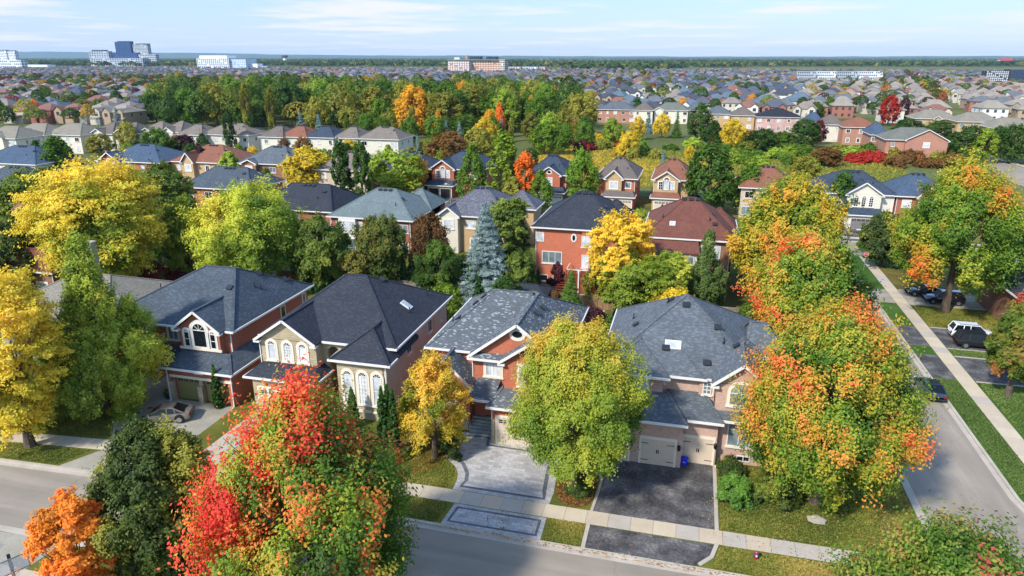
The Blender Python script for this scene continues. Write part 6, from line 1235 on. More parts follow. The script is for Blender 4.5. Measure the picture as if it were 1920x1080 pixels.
# belts of woodland far out
def belt(u0, u1, v0, v1, n, seed):
    r_ = np.random.default_rng(seed); out = []
    while len(out) < n:
        u, v = r_.uniform(u0, u1), r_.uniform(v0, v1); out.append((*gp(u, v), -.15))
    return np.array(out)
clumps('woodland', np.array([(a, b, -.15) for a, b in WOODFILL]), 19, 5.5, 420, .55, [(0, '35501a'), (.6, '56701f'), (.88, '84882a'), (1, 'c49a28')], 6)
PW = [(0, '2a4420'), (.5, '405c26'), (.85, '667634'), (1, '8a843c')]
PP = np.concatenate([belt(-30, 640, 115.5, 124.5, 3400, 1), belt(560, 1000, 115, 125, 2600, 2), belt(940, 1400, 117, 127, 1500, 3), belt(1180, 1960, 117.5, 125.5, 3600, 4), belt(1250, 1960, 110.8, 113.5, 2500, 5), belt(-30, 1300, 110.4, 113, 3500, 6), belt(1060, 1300, 126, 136, 260, 7)])
clumps('distant_woodland', PP, 15, 9, 16, 4.2, PW, 5)
# open land and the escarpment on the horizon
HILL = ground_mat('escarpment_woods', [(0.3, '2c4430'), (0.7, '3e5a40')], .004, .03, .1)
m = MB(); prof = [(-300, 96), (0, 96.5), (160, 97.5), (340, 99), (420, 103), (520, 102), (620, 103.5), (760, 104.5), (900, 104), (1000, 105), (1150, 105.6), (1400, 106), (1700, 105.6), (1900, 105), (2200, 104)]
ys = 12500; cr = []
for i in range(len(prof) - 1):
    for k in range(6):
        t = k / 6; u = prof[i][0] * (1 - t) + prof[i + 1][0] * t; v = prof[i][1] * (1 - t) + prof[i + 1][1] * t + .35 * math.sin(u * .05) + .25 * math.sin(u * .13)
        yy = ys; kk = (u - 960) / FPX; X = x_at(u, yy, 60); cr.append((X, yy, z_top(X, yy, v)))
for a, b in zip(cr, cr[1:]):
    m.add([(a[0], a[1] - 900, -1), (b[0], b[1] - 900, -1), (b[0], b[1] - 150, b[2] * .85), (a[0], a[1] - 150, a[2] * .85)]); m.add([(a[0], a[1] - 150, a[2] * .85), (b[0], b[1] - 150, b[2] * .85), b, a]); m.add([a, b, (b[0], b[1] + 2500, b[2] * .9), (a[0], a[1] + 2500, a[2] * .9)])
tag(m.build('hills', HILL, smooth=True), kind='structure')
FIELD = ground_mat('far_field', [(.3, '8a7c50'), (.7, 'a8996a')], .01, .2, .1)
for q in (((1265, 120.5), (1330, 120.5), (1330, 118), (1265, 118)), ((1360, 121), (1395, 121), (1395, 118.5), (1360, 118.5)), ((1000, 124), (1090, 124), (1090, 121.5), (1000, 121.5)), ((1660, 117.3), (1840, 117.3), (1840, 115.6), (1660, 115.6))): sheet('field', [gp(*p) for p in q], -.08, FIELD)
# ------------------------------------------------------------------ tall and long buildings far off
def block(label, specs, name='apartment_building', cat='building', group='tall buildings far off'):
    """specs: (u0,u1,vtop,vbase,zbase_v or None,depth,wall,glass,cols,floors,kind)"""
    us = [s_[0] for s_ in specs] + [s_[1] for s_ in specs]; vb = max(s_[3] for s_ in specs); c = gp((min(us) + max(us)) / 2, vb)
    o = thing(name, label, cat, (c[0], c[1], -.15), 0, group)
    for (u0, u1, vt, vbs, dep, wl, gl, cols, fl, nm) in specs:
        y = c[1] + dep[0]; x0, x1 = x_at(u0, y, 10), x_at(u1, y, 10); z1 = z_top((x0 + x1) / 2, y, vt); z0 = max(0, z_top((x0 + x1) / 2, y, vbs)) if vbs < vb - .5 else 0; D = dep[1]
        b = MB(); b.box(x0 - c[0], x1 - c[0], dep[0], dep[0] + D, z0, z1); wo_ = b.build(nm, wl, o)
        if gl is None: continue
        g = MB(); cw = (x1 - x0) / cols; fh_ = (z1 - z0) / fl
        for i in range(cols):
            for j in range(fl):
                if (i * 7 + j * 3) % 11 == 0: continue
                X = x0 - c[0] + cw * (i + .2); g.box(X, X + cw * .6, dep[0] - .25, dep[0] - .02, z0 + fh_ * (j + .25), z0 + fh_ * (j + .8))
        nc = max(2, int(D / cw))
        for i in range(nc):
            for j in range(fl): Y = dep[0] + D * (i + .2) / nc; g.box(x1 - c[0] + .02, x1 - c[0] + .25, Y, Y + D / nc * .6, z0 + fh_ * (j + .25), z0 + fh_ * (j + .8))
        tag(g.build('windows', gl, wo_), kind='stuff')
    return o
BW = flat('far_white_concrete', 'd9dde0', .7, noise=.05, scale=.05); BG_ = flat('far_grey_concrete', 'a9b0b6', .7, noise=.05, scale=.05); BBL = flat('far_blue_curtain_wall', '2b4a72', .5, noise=.15, scale=.05, spec=.3); BDK = flat('far_dark_glass', '2c3846', .5, noise=.2, scale=.2, spec=.3); BNV = flat('far_navy_glass', '1b3050', .5, noise=.2, scale=.2, spec=.3); BBR = flat('far_brick_block', 'a37a68', .8, noise=.08, scale=.05); BCR = flat('far_cream_block', 'd3c4b2', .8, noise=.05, scale=.05); BGN = flat('green_copper_trim', '5f7a70', .6, noise=.05)
block('cluster with dark blue glass tower, white framed podium and stepped wing', [(170, 206, 96, 124, (0, 20), BG_, BNV, 8, 9, 'stepped_wing'), (176, 196, 93.5, 96, (8, 25), BDK, None, 1, 1, 'wing_top'), (221, 250, 78.5, 124, (20, 16), BBL, BNV, 7, 17, 'tower'), (226, 246, 77, 78.5, (25, 25), BDK, None, 1, 1, 'tower_top'), (214, 260, 99, 124, (10, 20), BBL, BNV, 9, 7, 'tower_base'), (172, 268, 109, 124, (-20, 30), BG_, BNV, 22, 4, 'podium')])
block('pale grey glass tower with dark cap, right of the dark blue one', [(254, 281, 83.5, 124, (0, 16), BG_, BDK, 9, 15, 'tower'), (259, 277, 81.5, 83.5, (6, 26), BDK, None, 1, 1, 'tower_top'), (258, 294, 102, 124, (-12, 16), BG_, BDK, 12, 6, 'tower_base')])
block('white towers with dark balconies at the left edge', [(2, 16, 95, 127, (0, 12), BW, BDK, 5, 10, 'tower'), (4, 12, 93.5, 95, (5, 18), BDK, None, 1, 1, 'tower_top'), (19, 32, 96, 127, (0, 12), BW, BDK, 5, 10, 'tower'), (22, 28, 94.5, 96, (5, 15), BDK, None, 1, 1, 'tower_top'), (-10, 40, 113, 127, (-25, 20), BW, BDK, 14, 3, 'podium')])
block('long low white commercial block right of the left edge towers', [(-20, 88, 121.3, 126, (0, 30), BW, None, 1, 1, 'hall')], 'commercial_building', 'building')
block('white hospital-like block with dark windows and white top', [(370, 430, 109, 134, (0, 45), BW, BDK, 16, 7, 'main_block'), (376, 427, 104, 109, (6, 34), BW, None, 1, 1, 'top_floor'), (430, 462, 111, 134, (6, 40), flat('far_pale_glass', '8fa6b4', .3, noise=.08, scale=.05), BW, 10, 7, 'glass_wing')], 'hospital_building')
block('small plain white building right of the large white block', [(465, 483, 119.5, 134, (0, 20), BW, None, 1, 1, 'main_block'), (484, 501, 124, 134, (4, 20), BG_, BDK, 6, 2, 'annex')], 'commercial_building')
block('red brick and cream apartment block with green trim and dark rooftop boxes', [(868, 945, 113, 140, (0, 30), BBR, BCR, 16, 7, 'main_block'), (840, 880, 115, 140, (-14, 44), BBR, BW, 9, 7, 'left_wing'), (838, 945, 111.2, 113, (-4, 36), BGN, None, 1, 1, 'cornice'), (852, 862, 107.5, 111.2, (4, 16), BCR, None, 1, 1, 'roof_box'), (880, 900, 105.5, 111.2, (8, 18), BDK, None, 1, 1, 'roof_box'), (912, 930, 106, 111.2, (8, 18), BDK, None, 1, 1, 'roof_box'), (873, 877, 103.5, 111.2, (8, 5), BBR, None, 1, 1, 'chimney'), (936, 946, 111.5, 140, (-8, 24), BCR, BDK, 3, 8, 'corner_bay')])
for i, (u0, u1) in enumerate(((948, 976), (978, 1008), (1010, 1022))): block('row of pale three-storey terraces, %s of three right of the brick apartments' % ('left', 'middle', 'right')[i], [(u0, u1, 125.5, 137, (0, 14), BCR if i != 1 else BW, BDK, 9, 3, 'main_block'), (u0, u1, 124.3, 125.5, (1, 12), FR['grey'], None, 1, 1, 'roof')], 'terrace_building')
for i, (u0, u1) in enumerate(((1496, 1530), (1533, 1568), (1571, 1608), (1611, 1650))): block('black and white flat-roofed terrace, %s of four before the far right roofs' % ('leftmost', 'second', 'third', 'rightmost')[i], [(u0, u1, 133.5, 149, (0, 14), BW if i % 2 else BG_, BDK, 10, 3, 'main_block'), (u0 + 1, u1 - 4, 132, 133.5, (2, 9), BDK, None, 1, 1, 'roof')], 'terrace_building')
block('dark apartment block with white balcony grid at the right edge', [(1850, 1900, 133, 152, (0, 18), flat('far_black_block', '2b3038', .7), BW, 13, 6, 'main_block'), (1895, 1960, 130.5, 152, (-4, 24), flat('far_black_block', '2b3038', .7), BBL, 10, 7, 'right_wing')])
m = MB(); wx, wy = gp(535, 119); o = thing('water_tower', 'white water tower with dark cap standing above the far woods', 'water tower', (wx, wy, -.15)); zt = z_top(wx, wy, 103.5)
m.tube([(0, 0, 0), (0, 0, zt * .7)], 9, 14); m.build('shaft', BW, o); m = MB(); m.tube([(0, 0, zt * .68), (0, 0, zt * .78), (0, 0, zt * .97), (0, 0, zt)], [9, 15, 16, 12], 16); m.build('tank', flat('tank_cap', '4a4c50', .6), o)
for i, (u0, u1, v) in enumerate(((1536, 1600, 118), (1612, 1700, 116.8), (1715, 1800, 116.5), (1812, 1880, 117), (1145, 1175, 125.5), (1215, 1238, 124.5), (1300, 1330, 117), (1120, 1142, 137.5))):
    block('long low white warehouse near the horizon, %s from the left' % ('fifth', 'sixth', 'seventh', 'eighth', 'second', 'third', 'fourth', 'first')[i], [(u0, u1, v - 1.7, v, (0, 60), BW, None, 1, 1, 'hall')], 'warehouse', 'warehouse', 'low white halls near the horizon')
block('red-topped white hall near the right end of the horizon', [(1872, 1902, 113, 121, (0, 20), BW, None, 1, 1, 'hall'), (1876, 1898, 109.5, 116, (-6, 30), flat('red_hall_roof', 'c8304a', .6), None, 1, 1, 'red_front')], 'hall_building', 'building')
# ------------------------------------------------------------------ the air
m = MB(); m.box(-13900, 13900, -290, 17400, -1.15, 210); hz_o = m.build('haze', [])
hm = bpy.data.materials.new('haze_air'); hm.use_nodes = True; t = hm.node_tree; t.nodes.remove(t.nodes['Principled BSDF']); pvn = t.nodes.new('ShaderNodeVolumePrincipled')
pvn.inputs['Color'].default_value = (.58, .78, 1, 1); pvn.inputs['Density'].default_value = 3.8e-5; t.links.new(pvn.outputs[0], t.nodes['Material Output'].inputs['Volume']); hz_o.data.materials.append(hm); tag(hz_o, kind='stuff')
# ------------------------------------------------------------------ cars
TYRE = flat('tyre_rubber', '17181a', .9); RIM = flat('alloy_rim', 'a8abae', .3, .8, noise=.05); LAMP_R = flat('tail_lamp_red', '7a1414', .2); LAMP_W = flat('head_lamp', 'd8dde2', .15, noise=.03); CGLASS = glassy('car_glass', '0b0e12', .25, .05)
def carpaint(name, c, metal=.3):
    if name in MATS: return MATS[name]
    m, n, l, b = nodes(name); t = n.new('ShaderNodeTexCoord'); z = n.new('ShaderNodeTexNoise'); z.inputs['Scale'].default_value = 2.5; l.new(t.outputs['Object'], z.inputs['Vector']); c = lin(c)
    r = ramp(n, [(.3, mul(c, .92)), (.7, mul(c, 1.06))]); l.new(z.outputs[0], r.inputs[0]); l.new(r.outputs[0], b.inputs['Base Color']); b.inputs['Roughness'].default_value = .32; b.inputs['Metallic'].default_value = metal
    b.inputs['Coat Weight'].default_value = 1; b.inputs['Coat Roughness'].default_value = .05; MATS[name] = m; return m
def car(x, y, rz, paint, label, kind='suv', z=.03, group='parked cars'):
    o = thing('car', label, 'car', (x, y, z), rz, group)
    if kind == 'suv': L, W, zb, zr = 4.65, .94, .98, 1.68; st = [(-.5, .52, .75, .80), (-.485, .35, .98, .90), (-.40, .28, 1.0, 1), (-.2, .26, 1.0, 1), (.1, .26, .99, 1), (.24, .27, .98, .99), (.34, .28, .94, .97), (.44, .30, .86, .92), (.49, .38, .72, .82), (.5, .46, .62, .74)]; gh = [(-.475, -.40), (.27, .10)]
    else: L, W, zb, zr = 4.6, .92, .86, 1.36; st = [(-.5, .5, .72, .78), (-.485, .32, .84, .88), (-.42, .25, .88, .97), (-.25, .22, .88, 1), (.05, .22, .86, 1), (.22, .23, .83, .99), (.34, .24, .76, .97), (.44, .26, .68, .9), (.49, .32, .58, .78), (.5, .4, .5, .7)]; gh = [(-.44, -.2), (.25, .04)]
    b = MB(); rings = []
    for sx, z0, z1, wk_ in st:
        w_ = W * wk_; X = sx * L; rings.append([Vector(p) for p in ((X, -w_ * .9, z0), (X, -w_, z0 + .14), (X, -w_ * 1.0, z1 - .22), (X, -w_ * .94, z1 - .05), (X, -w_ * .78, z1), (X, 0, z1 + .035), (X, w_ * .78, z1), (X, w_ * .94, z1 - .05), (X, w_, z1 - .22), (X, w_, z0 + .14), (X, w_ * .9, z0))])
    for A, B in zip(rings, rings[1:]):
        for k in range(11): j = (k + 1) % 11; b.add([A[k], B[k], B[j], A[j]])
    b.add(rings[0]); b.add(list(reversed(rings[-1])))
    body = b.build('body', paint, o, smooth=False); md = body.modifiers.new('b', 'BEVEL'); md.width = .02; md.segments = 2; md.limit_method = 'NONE'
    import bmesh; bm_ = bmesh.new(); bm_.from_mesh(body.data); bmesh.ops.remove_doubles(bm_, verts=bm_.verts, dist=.002); bmesh.ops.recalc_face_normals(bm_, faces=bm_.faces); bm_.to_mesh(body.data); bm_.free(); body.modifiers.clear(); body.data.polygons.foreach_set('use_smooth', [True] * len(body.data.polygons)); body.data.set_sharp_from_angle(angle=R(38))
    (r0, r1), (f0, f1) = gh; g = MB(); wb, wt = W * .86, W * .70
    lo = [(r0 * L, -wb, zb - .06), (f0 * L, -wb, zb - .06), (f0 * L, wb, zb - .06), (r0 * L, wb, zb - .06)]; hi = [(r1 * L, -wt, zr - .05), (f1 * L, -wt, zr - .05), (f1 * L, wt, zr - .05), (r1 * L, wt, zr - .05)]
    for i in range(4): j = (i + 1) % 4; g.add([lo[i], lo[j], hi[j], hi[i]])
    g.build('windows', CGLASS, o)
    t = MB(); q0, q1 = r1 * L - .05, f1 * L + .04; t.add([(q0, -wt - .02, zr - .06), (q1, -wt - .02, zr - .06), (q1 - .12, -wt * .8, zr), (q0 + .1, -wt * .8, zr + .01)]); t.add([(q0 + .1, -wt * .8, zr + .01), (q1 - .12, -wt * .8, zr), (q1 - .12, wt * .8, zr), (q0 + .1, wt * .8, zr + .01)]); t.add([(q0 + .1, wt * .8, zr + .01), (q1 - .12, wt * .8, zr), (q1, wt + .02, zr - .06), (q0, wt + .02, zr - .06)])
    t.add([(q1, -wt - .02, zr - .06), (q1, wt + .02, zr - .06), (q1 - .12, wt * .8, zr), (q1 - .12, -wt * .8, zr)]); t.add([(q0, wt + .02, zr - .06), (q0, -wt - .02, zr - .06), (q0 + .1, -wt * .8, zr + .01), (q0 + .1, wt * .8, zr + .01)]); t.add([(q0, -wt - .02, zr - .065), (q0, wt + .02, zr - .065), (q1, wt + .02, zr - .065), (q1, -wt - .02, zr - .065)])
    t.build('car_roof', paint, o)
    p = MB()
    for s_ in (-1, 1):
        p.bar((f0 * L, s_ * wb, zb - .05), (f1 * L, s_ * wt, zr - .04), .06, .05); p.bar((r0 * L, s_ * wb, zb - .05), (r1 * L, s_ * wt, zr - .04), .12, .06); mx_ = (f0 + r0) / 2 * L; p.bar((mx_, s_ * (wb + .005), zb - .05), (mx_ + .02, s_ * (wt + .005), zr - .04), .07, .03); p.bar((r0 * .55 * L, s_ * (wb + .005), zb - .05), (r0 * .5 * L, s_ * (wt + .005), zr - .04), .09, .03)
    p.build('pillars', paint, o)
    if kind == 'suv':
        for s_ in (-1, 1): q = MB(); q.bar((q0 + .3, s_ * wt * .92, zr + .04), (q1 - .2, s_ * wt * .92, zr + .04), .035, .03); q.build('roof_rail', BLACK, o)
    for sx in (-.315, .31):
        for s_ in (-1, 1):
            wh = MB(); X = sx * L; Y = s_ * (W - .09); wh.tube([(X, Y - .11, .34), (X, Y + .11, .34)], .34, 18); wo_ = wh.build('wheel', TYRE, o); r_ = MB(); r_.tube([(X, Y + s_ * .112, .34), (X, Y + s_ * .125, .34)], .22, 14); r_.build('rim', RIM, wo_)
            ar = MB(); ar.tube([(X, s_ * (W - .24), .40), (X, s_ * (W + .004), .40)], .42, 18); ar.build('wheel_arch', BLACK, o)
            wh_, r2 = wo_, None; wo_.location = (0, s_ * .03, 0)
    for s_ in (-1, 1):
        q = MB(); q.box(L * .455, L * .478, min(s_ * .5, s_ * .82), max(s_ * .5, s_ * .82), zb - .36, zb - .24); q.build('headlight', LAMP_W, o); q = MB(); q.box(-L * .5 - .01, -L * .478, min(s_ * .52, s_ * .8), max(s_ * .52, s_ * .8), zb - .3, zb - .1); q.build('tail_light', LAMP_R, o); q = MB(); q.box(f0 * L - .25, f0 * L - .1, min(s_ * (wb + .04), s_ * (wb + .24)), max(s_ * (wb + .04), s_ * (wb + .24)), zb, zb + .13); q.build('mirror', paint, o)
    return o
car(31.9, 82.9, 0, carpaint('white_paint', 'dcdfe0', 0), 'white SUV with black roof rails parked beside the black SUV')
car(31.7, 80.3, 0, carpaint('black_paint', '15171b'), 'black SUV parked in front of the white SUV on the side street drive')
car(32.6, 95.2, math.pi, carpaint('navy_paint', '16213f'), 'dark blue SUV parked under the tall street tree', 'suv')
car(31.2, 98.0, math.pi, carpaint('dark_grey_paint', '20242c'), 'dark saloon behind the dark blue SUV', 'sedan')
car(23.35, 67.0, math.pi / 2, carpaint('charcoal_paint', '252c38'), 'dark grey saloon parked at the kerb beside the orange corner maple', 'sedan', z=-.1)
car(-42.7, 44.5, math.pi + R(22), carpaint('beige_paint', '857b6c', .4), 'beige coupe with dark windows on the worn concrete drive', 'sedan')
cx_, cy_ = gp(1632, 447); car(cx_, cy_ + 1.5, -math.pi / 2 - .1, carpaint('white_paint', 'dcdfe0', 0), 'white SUV on the drive of the beige gabled house at the street corner')
car(34.6, 73.2, math.pi, carpaint('black_paint', '15171b'), 'black car half hidden by the reddish tree at the right edge', 'sedan')
# ------------------------------------------------------------------ street furniture and small things
def pole_thing(name, label, cat, x, y, z=0, rz=0, group=None): return thing(name, label, cat, (x, y, z), rz, group)
hx, hy = gp(15, 1040, 3.2); o = pole_thing('basketball_hoop', 'black basketball hoop post with a clear backboard at the bottom left corner', 'basketball hoop', hx, hy, 0, R(-28))
m = MB(); m.bar((0, 0, 0), (0, 0, 3.2), .16); m.build('post', BLACK, o); m = MB(); m.bar((0, 0, 3.15), (.75, 0, 2.95), .06); m.bar((0, 0, 2.6), (.75, 0, 2.75), .06); m.bar((-.12, 0, 2.5), (-.12, 0, 0.4), .04); m.build('arm', BLACK, o)
m = MB(); m.box(.75, .77, -.75, .75, 2.45, 3.35); gl = bpy.data.materials.new('clear_backboard'); gl.use_nodes = True; pb = gl.node_tree.nodes['Principled BSDF']; pb.inputs['Base Color'].default_value = (.8, .85, .88, 1); pb.inputs['Alpha'].default_value = .35; pb.inputs['Roughness'].default_value = .1; bo = m.build('backboard', gl, o)
m = MB(); m.ring([(-.78, 2.42), (.78, 2.42), (.78, 3.38), (-.78, 3.38)], [(-.72, 2.48), (.72, 2.48), (.72, 3.32), (-.72, 3.32)], -.02, .02); m.T = None
f = MB(); [f.add([(.76 - p.y, p.x, p.z) for p in (m.v[i] for i in fc)]) for fc in m.f]; f.build('board_frame', STEEL, bo)
m = MB(); m.tube([(.98 + .22 * math.cos(t), .22 * math.sin(t), 2.62) for t in np.linspace(0, 6.28, 15)], .014, 5); m.build('rim', flat('orange_rim', 'c8501c', .5), o)
m = MB()
for k in range(10): t = k * .628; m.bar((.98 + .22 * math.cos(t), .22 * math.sin(t), 2.62), (.98 + .12 * math.cos(t + .3), .12 * math.sin(t + .3), 2.22), .012)
m.build('net', WHITE, o)
m = MB(); m.prism([(-.5, -.5), (.5, -.4), (.5, .4), (-.5, .5)], 0, .18); m.build('base', BLACK, o)
sx_, sy_ = gp(1619, 507); o = pole_thing('stop_sign', 'red octagonal stop sign at the side street corner', 'stop sign', sx_, sy_)
m = MB(); m.bar((0, 0, 0), (0, 0, 2.9), .06); m.build('post', STEEL, o); oc = [(.38 * math.cos(math.pi / 8 + k * math.pi / 4), 2.5 + .38 * math.sin(math.pi / 8 + k * math.pi / 4)) for k in range(8)]; oi = [(.345 * math.cos(math.pi / 8 + k * math.pi / 4), 2.5 + .345 * math.sin(math.pi / 8 + k * math.pi / 4)) for k in range(8)]
m = MB(); m.vprism(oc, -.06, -.04); pl = m.build('plate', WHITE, o); m = MB(); m.vprism(oi, -.064, -.061); m.build('red_face', flat('sign_red', 'b81c28', .4, noise=.03), pl)
def letters(txt, x, y, z, size, mat, parent, face=0.0):
    c = bpy.data.curves.new('lettering', 'FONT'); c.body = txt; c.size = size; c.align_x = 'CENTER'; c.align_y = 'CENTER'; c.extrude = .002; c.materials.append(mat)
    t = bpy.data.objects.new('lettering', c); COL.objects.link(t); t.parent = parent; t.location = (x, y, z); t.rotation_euler = (math.pi / 2, 0, face); bpy.context.view_layer.update(); me = bpy.data.meshes.new_from_object(t.evaluated_get(bpy.context.evaluated_depsgraph_get())); r = bpy.data.objects.new('lettering', me); COL.objects.link(r); r.parent = parent; r.location = t.location; r.rotation_euler = t.rotation_euler; bpy.data.objects.remove(t); return r
letters('STOP', 0, -.07, 2.5, .28, WHITE, pl)
def lamp(u, v, vt, label, arm=1.4, side=-1):
    x, y = gp(u, v); h = z_top(x, y, vt); o = pole_thing('street_lamp', label, 'street lamp', x, y, 0, 0, 'street lamps'); m = MB(); m.tube([(0, 0, 0), (0, 0, h * .5), (0, 0, h)], [.11, .09, .06], 8); m.build('pole', STEEL, o)
    m = MB(); m.bar((0, 0, h - .1), (side * arm, 0, h + .1), .06); m.build('arm', STEEL, o); m = MB(); m.box(min(side * arm, side * (arm + .6)), max(side * arm, side * (arm + .6)), -.13, .13, h + .02, h + .16); m.build('lamp_head', WHITE, o)
lamp(1623, 490, 433, 'tall street lamp at the side street corner behind the stop sign'); lamp(845, 385, 346, 'street lamp between the two rear houses in the centre', .6); lamp(1076, 262, 222, 'street lamp beside the meadow right of the wood', .8); lamp(192, 262, 213, 'left street lamp among the left roofs', .3); lamp(186, 262, 214, 'right street lamp among the left roofs', .3)
x, y = gp(1417, 1049); o = pole_thing('hydrant', 'short red and blue hydrant on the grass verge by the pavement', 'hydrant', x, y)
m = MB(); m.tube([(0, 0, 0), (0, 0, .05), (0, 0, .06), (0, 0, .42)], [.16, .16, .11, .11], 10); m.build('barrel', flat('hydrant_red', '8e2a2e', .5), o); m = MB(); m.tube([(0, 0, .3), (0, 0, .47)], .135, 10); m.build('collar', flat('hydrant_blue', '2c4a86', .5), o); m = MB(); m.tube([(0, 0, .47), (0, 0, .56), (0, 0, .63), (0, 0, .66)], [.14, .13, .07, .03], 10); m.build('bonnet', flat('hydrant_red', '8e2a2e', .5), o)
m = MB(); m.tube([(0, -.1, .38), (0, -.2, .38)], .06, 8); m.build('outlet', flat('hydrant_white', 'd0d4dc', .5), o)
o = pole_thing('recycling_bin', 'blue recycling bin between two garage doors of the pink-beige house', 'bin', 1.2, 48.55, .02); m = MB(); m.prism([(-.2, -.16), (.2, -.16), (.2, .16), (-.2, .16)], 0, .02)
lo = [(-.2, -.16, 0), (.2, -.16, 0), (.2, .16, 0), (-.2, .16, 0)]; hi = [(-.26, -.21, .55), (.26, -.21, .55), (.26, .21, .55), (-.26, .21, .55)]
for i in range(4): j = (i + 1) % 4; m.add([lo[i], lo[j], hi[j], hi[i]])
m.box(-.28, .28, -.23, .23, .55, .6); BIN = flat('blue_plastic', '1732c8', .4); m.build('bin_body', BIN, o); m = MB(); m.box(-.1, .1, -.215, -.205, .3, .34); m.build('bin_mark', WHITE, o)
m = MB(); m.box(-15.35, -14.45, 50.35, 50.95, 1.0, 1.03); tag(m.build('doormat', BLACK), 'black doormat on the grey stone porch', 'doormat')
o = pole_thing('planter', 'dark planter with a small clipped shrub beside the left garage pillar', 'planter', -45.25, 47.8, 0); m = MB(); m.tube([(0, 0, 0), (0, 0, .5)], [.16, .24], 10); m.build('pot', DARKMETAL, o)
c = bpy.data.objects.new('plant', crown_mesh('plant', 'shrub', .55, .3, .0, 700, 5, P_GREEN, leaf=.05)); COL.objects.link(c); c.parent = o; c.location = (0, 0, .45)
# boulders in the corner lawn
def rock(x, y, r, label, seed):
    rg_ = random.Random(seed); m = MB(); P_ = []
    for i in range(6):
        a = (i / 5 - .5) * math.pi; P_.append([(x + r * math.cos(a) * math.cos(b_) * (1.3 + rg_.uniform(-.2, .2)), y + r * math.cos(a) * math.sin(b_) * (.8 + rg_.uniform(-.2, .2)), .05 + r * .5 * (math.sin(a) + .6) * rg_.uniform(.85, 1.1)) for b_ in np.linspace(0, 6.283, 10)[:-1]])
    for A, B in zip(P_, P_[1:]):
        for k in range(9): j = (k + 1) % 9; m.add([A[k], A[j], B[j], B[k]])
    tag(m.build('boulder', CONC2, smooth=True), label, 'boulder', 'garden boulders')
rock(10.1, 43.6, .5, 'pale flat boulder at the foot of the corner maple', 1); rock(-52.2, 46.4, .3, 'small boulder under the spire-topped tree', 2); rock(-50.9, 45.2, .22, 'smaller boulder by the lawn edge under the spire-topped tree', 3)
# pool, sheds, fences and terraces behind the front houses
o = thing('swimming_pool', 'small blue swimming pool between the stone house and the flecked roof', 'pool', (-21.6, 68.6, 0)); m = MB(); m.ring([(-2.6, -1.9), (2.6, -1.9), (2.6, 1.9), (-2.6, 1.9)], [(-2.2, -1.5), (2.2, -1.5), (2.2, 1.5), (-2.2, 1.5)], 0, .1); f = MB(); [f.add([(p.x, p.z, .12 - p.y) for p in (m.v[i] for i in fc)]) for fc in m.f]; f.build('coping', CREAM, o); m = MB(); m.add([(-2.2, -1.5, .04), (2.2, -1.5, .04), (2.2, 1.5, .04), (-2.2, 1.5, .04)]); m.build('water', WATER, o)
sheet('terrace', [(-26, 65.6), (-17.5, 65.6), (-17.5, 72.5), (-26, 72.5)], .01, CONC)
WOOD = bricky('fence_boards', '9a7f60', '84694c', '4f3d2b', .15, 3.0, .012, rough=.85, stain=.25); WOODG_ = bricky('grey_fence_boards', '7b7266', '8a8073', '4a443b', .15, 3.0, .012, rough=.85, stain=.2)
def fence(x0, y0, x1, y1, label, h=1.8, mat=None):
    L = math.dist((x0, y0), (x1, y1)); o = thing('wooden_fence', label, 'fence', (x0, y0, 0), math.atan2(y1 - y0, x1 - x0), 'garden fences'); n = max(1, round(L / 2.4)); s_ = L / n
    for k in range(n): m = MB(); m.box(k * s_ + .06, (k + 1) * s_ - .06, -.02, .02, .08, h); m.box(k * s_ + .06, (k + 1) * s_ - .06, -.05, -.021, h - .25, h - .15); m.build('fence_panel', mat or WOOD, o)
    for k in range(n + 1): m = MB(); m.box(k * s_ - .05, k * s_ + .05, -.05, .05, 0, h + .12); m.build('post', mat or WOOD, o)
fence(-55, 81.5, -38, 81.5, 'wooden fence behind the red brick house garden'); fence(-38, 81.5, -22.5, 81.5, 'wooden fence behind the stone house garden', mat=WOODG_); fence(-22.2, 81.5, -7.7, 81.5, 'wooden fence behind the flecked-roof house garden'); fence(-7.5, 81.5, 8.8, 81.5, 'wooden fence behind the many-hipped roof garden', mat=WOODG_); fence(9, 66, 9, 110, 'grey fence along the side street gardens', mat=WOODG_)
fence(-38.1, 65, -38.1, 81.2, 'fence between the red brick and stone house gardens'); fence(-22.4, 66, -22.4, 81.2, 'fence beside the small blue pool'); fence(-7.6, 65.5, -7.6, 81.2, 'tan fence between the flecked and many-hipped roofs')
def shed(x0, x1, y0, y1, label, z=2.2, roof='char'):
    h = House('garden_shed', label, ((x0 + x1) / 2, (y0 + y1) / 2, 0), 0, 'garden sheds', roof, WOODG_, cat='shed'); a, b = (x1 - x0) / 2, (y1 - y0) / 2; h.hip(-a, a, -b, b, z, (-a * .4, 0, z + .9), (a * .4, 0, z + .9), gut=False); h.wall(-a + .2, a - .2, -b + .2, b - .2, 0, z - .1); h.door(0, -b + .2, 0, .9, 1.9, mat=BLACK, glass=False); h.finish()
sx0, sy0 = gp(940, 552, 2.2); shed(sx0, sx0 + 5.6, sy0, sy0 + 4.6, 'garden shed with dark grey roof right of the blue spruce', roof='char')
sx0, sy0 = gp(1102, 578, 2.0); m = MB()
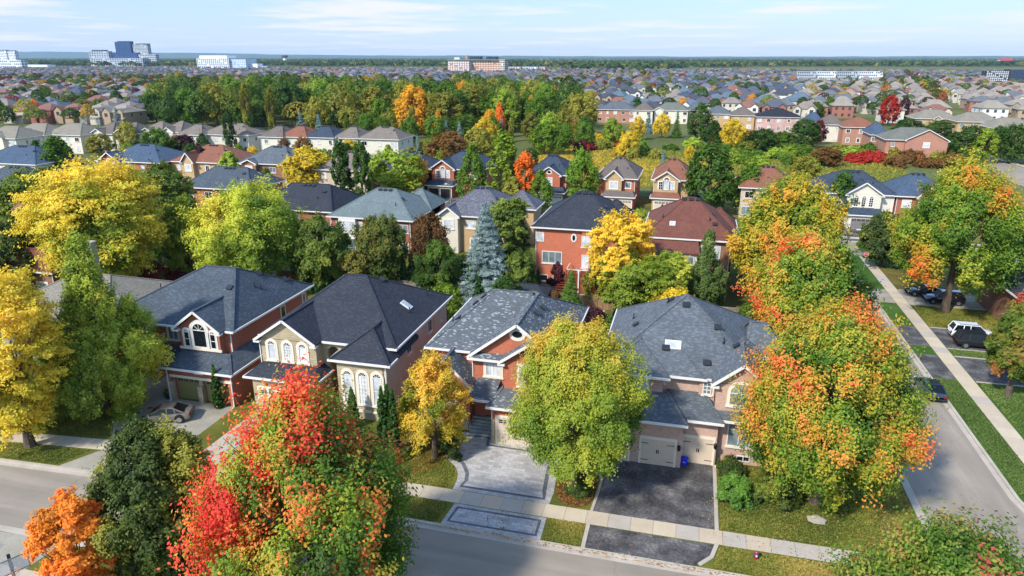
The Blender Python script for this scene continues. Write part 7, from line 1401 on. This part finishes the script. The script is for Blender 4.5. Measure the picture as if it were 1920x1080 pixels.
# deck and patio of the orange-red rear house
DX0, DX1 = x_at(1062, RY - 2.6, 2.4), x_at(1132, RY - 2.6, 2.4); DY0, DY1 = RY - 2.8, RY + .1
o = thing('deck', 'red-stained raised deck with white-topped railing behind the orange-red house', 'deck', ((DX0 + DX1) / 2, DY0, 0)); a = (DX1 - DX0) / 2; RW = flat('red_stained_wood', '7a3018', .7); m = MB(); m.box(-a, a, 0, DY1 - DY0, 2.25, 2.42); m.build('floor', RW, o); m = MB(); m.box(-a, a, .1, .16, 0, 2.25); m.build('skirt', RW, o)
m = MB(); m.box(-a - .05, a + .05, -.05, .05, 3.3, 3.38); m.box(-a - .05, -a + .05, .05, DY1 - DY0, 3.3, 3.38); m.build('handrail', WHITE, o); m = MB()
for k in range(int(a * 2 / .18)): m.box(-a + k * .18, -a + k * .18 + .05, -.02, .03, 2.42, 3.3)
m.build('balusters', RW, o)
for k in range(4): m = MB(); X = -a + 2 * a * k / 3; m.box(X - .07, X + .07, -.07, .07, 0, 3.4); m.build('post', WHITE if k % 3 else RW, o)
for k in range(9): m = MB(); m.box(-a - 1.3, -a - .02, .3 - k * .28 + .6, .6 - k * .28 + .6, 2.2 - k * .26, 2.26 - k * .26) ; m.build('step', RW, o)
sheet('terrace', [(DX0 - 7.5, RY - 9.5), (DX1 + 1, RY - 9.5), (DX1 + 1, RY), (DX0 - 7.5, RY)], .015, CONC); sheet('pond_cover', [(DX0 - 4.5, RY - 9), (DX0 + .5, RY - 9), (DX0 + .5, RY - 7), (DX0 - 4.5, RY - 7)], .03, flat('pool_cover', '4a6480', .6))
def chair(x, y, z, rz, label):
    o = thing('garden_chair', label, 'chair', (x, y, z), rz, 'white garden chairs'); m = MB(); m.box(-.25, .25, -.24, .24, .4, .46); m.build('seat', WHITE, o); m = MB(); m.slab([(-.25, .22, .46), (.25, .22, .46), (.25, .38, 1.0), (-.25, .38, 1.0)], .05); m.build('backrest', WHITE, o)
    for a_ in (-.22, .22):
        for b_ in (-.2, .2): m = MB(); m.box(a_ - .025, a_ + .025, b_ - .025, b_ + .025, 0, .4); m.build('leg', WHITE, o)
for i, (u, v) in enumerate(((1021, 527), (1040, 526), (1052, 528), (1080, 541))):
    x, y = gp(u, v + 3); chair(x, y, .02, .3 * i, 'white garden chair on the terrace, ' + ('leftmost of three by the wall', 'middle of three by the wall', 'rightmost of three by the wall', 'alone in front of the deck')[i])
cxm = (DX0 + DX1) / 2; o = thing('garden_table', 'round table with pale pink cloth on the red deck', 'table', (cxm, DY0 + 1.4, 2.42)); m = MB(); m.tube([(0, 0, .7), (0, 0, .74)], .6, 16); m.tube([(0, 0, 0), (0, 0, .7)], .05, 8); m.build('tabletop', flat('pink_cloth', 'd8a8a0', .8), o)
chair(cxm - 1.0, DY0 + 1.4, 2.42, 1.5, 'white garden chair left of the round table on the deck'); chair(cxm + 1.0, DY0 + 1.4, 2.42, -1.5, 'white garden chair right of the round table on the deck')
# the house across the street, just below the picture, whose roof shades the road
h = House('brick_house', 'brick house across the street below the left corner', (-51.5, 14.5, 0), 0, None, 'grey', BR_BUFF); h.hip(-6.5, 6.5, -7, 7, 6.2, (-.5, 0, 9.8), (.5, 0, 9.8)); h.wall(-6, 6, -6.5, 6.5, 0, 6.1)
print('cornerhouse', [proj(-51.5 + a, 14.5 + b, z)[:2] for a, b, z in ((6.5, 7, 6.2), (0, 0, 9.8), (-6.5, 7, 6.2))]); h.finish()
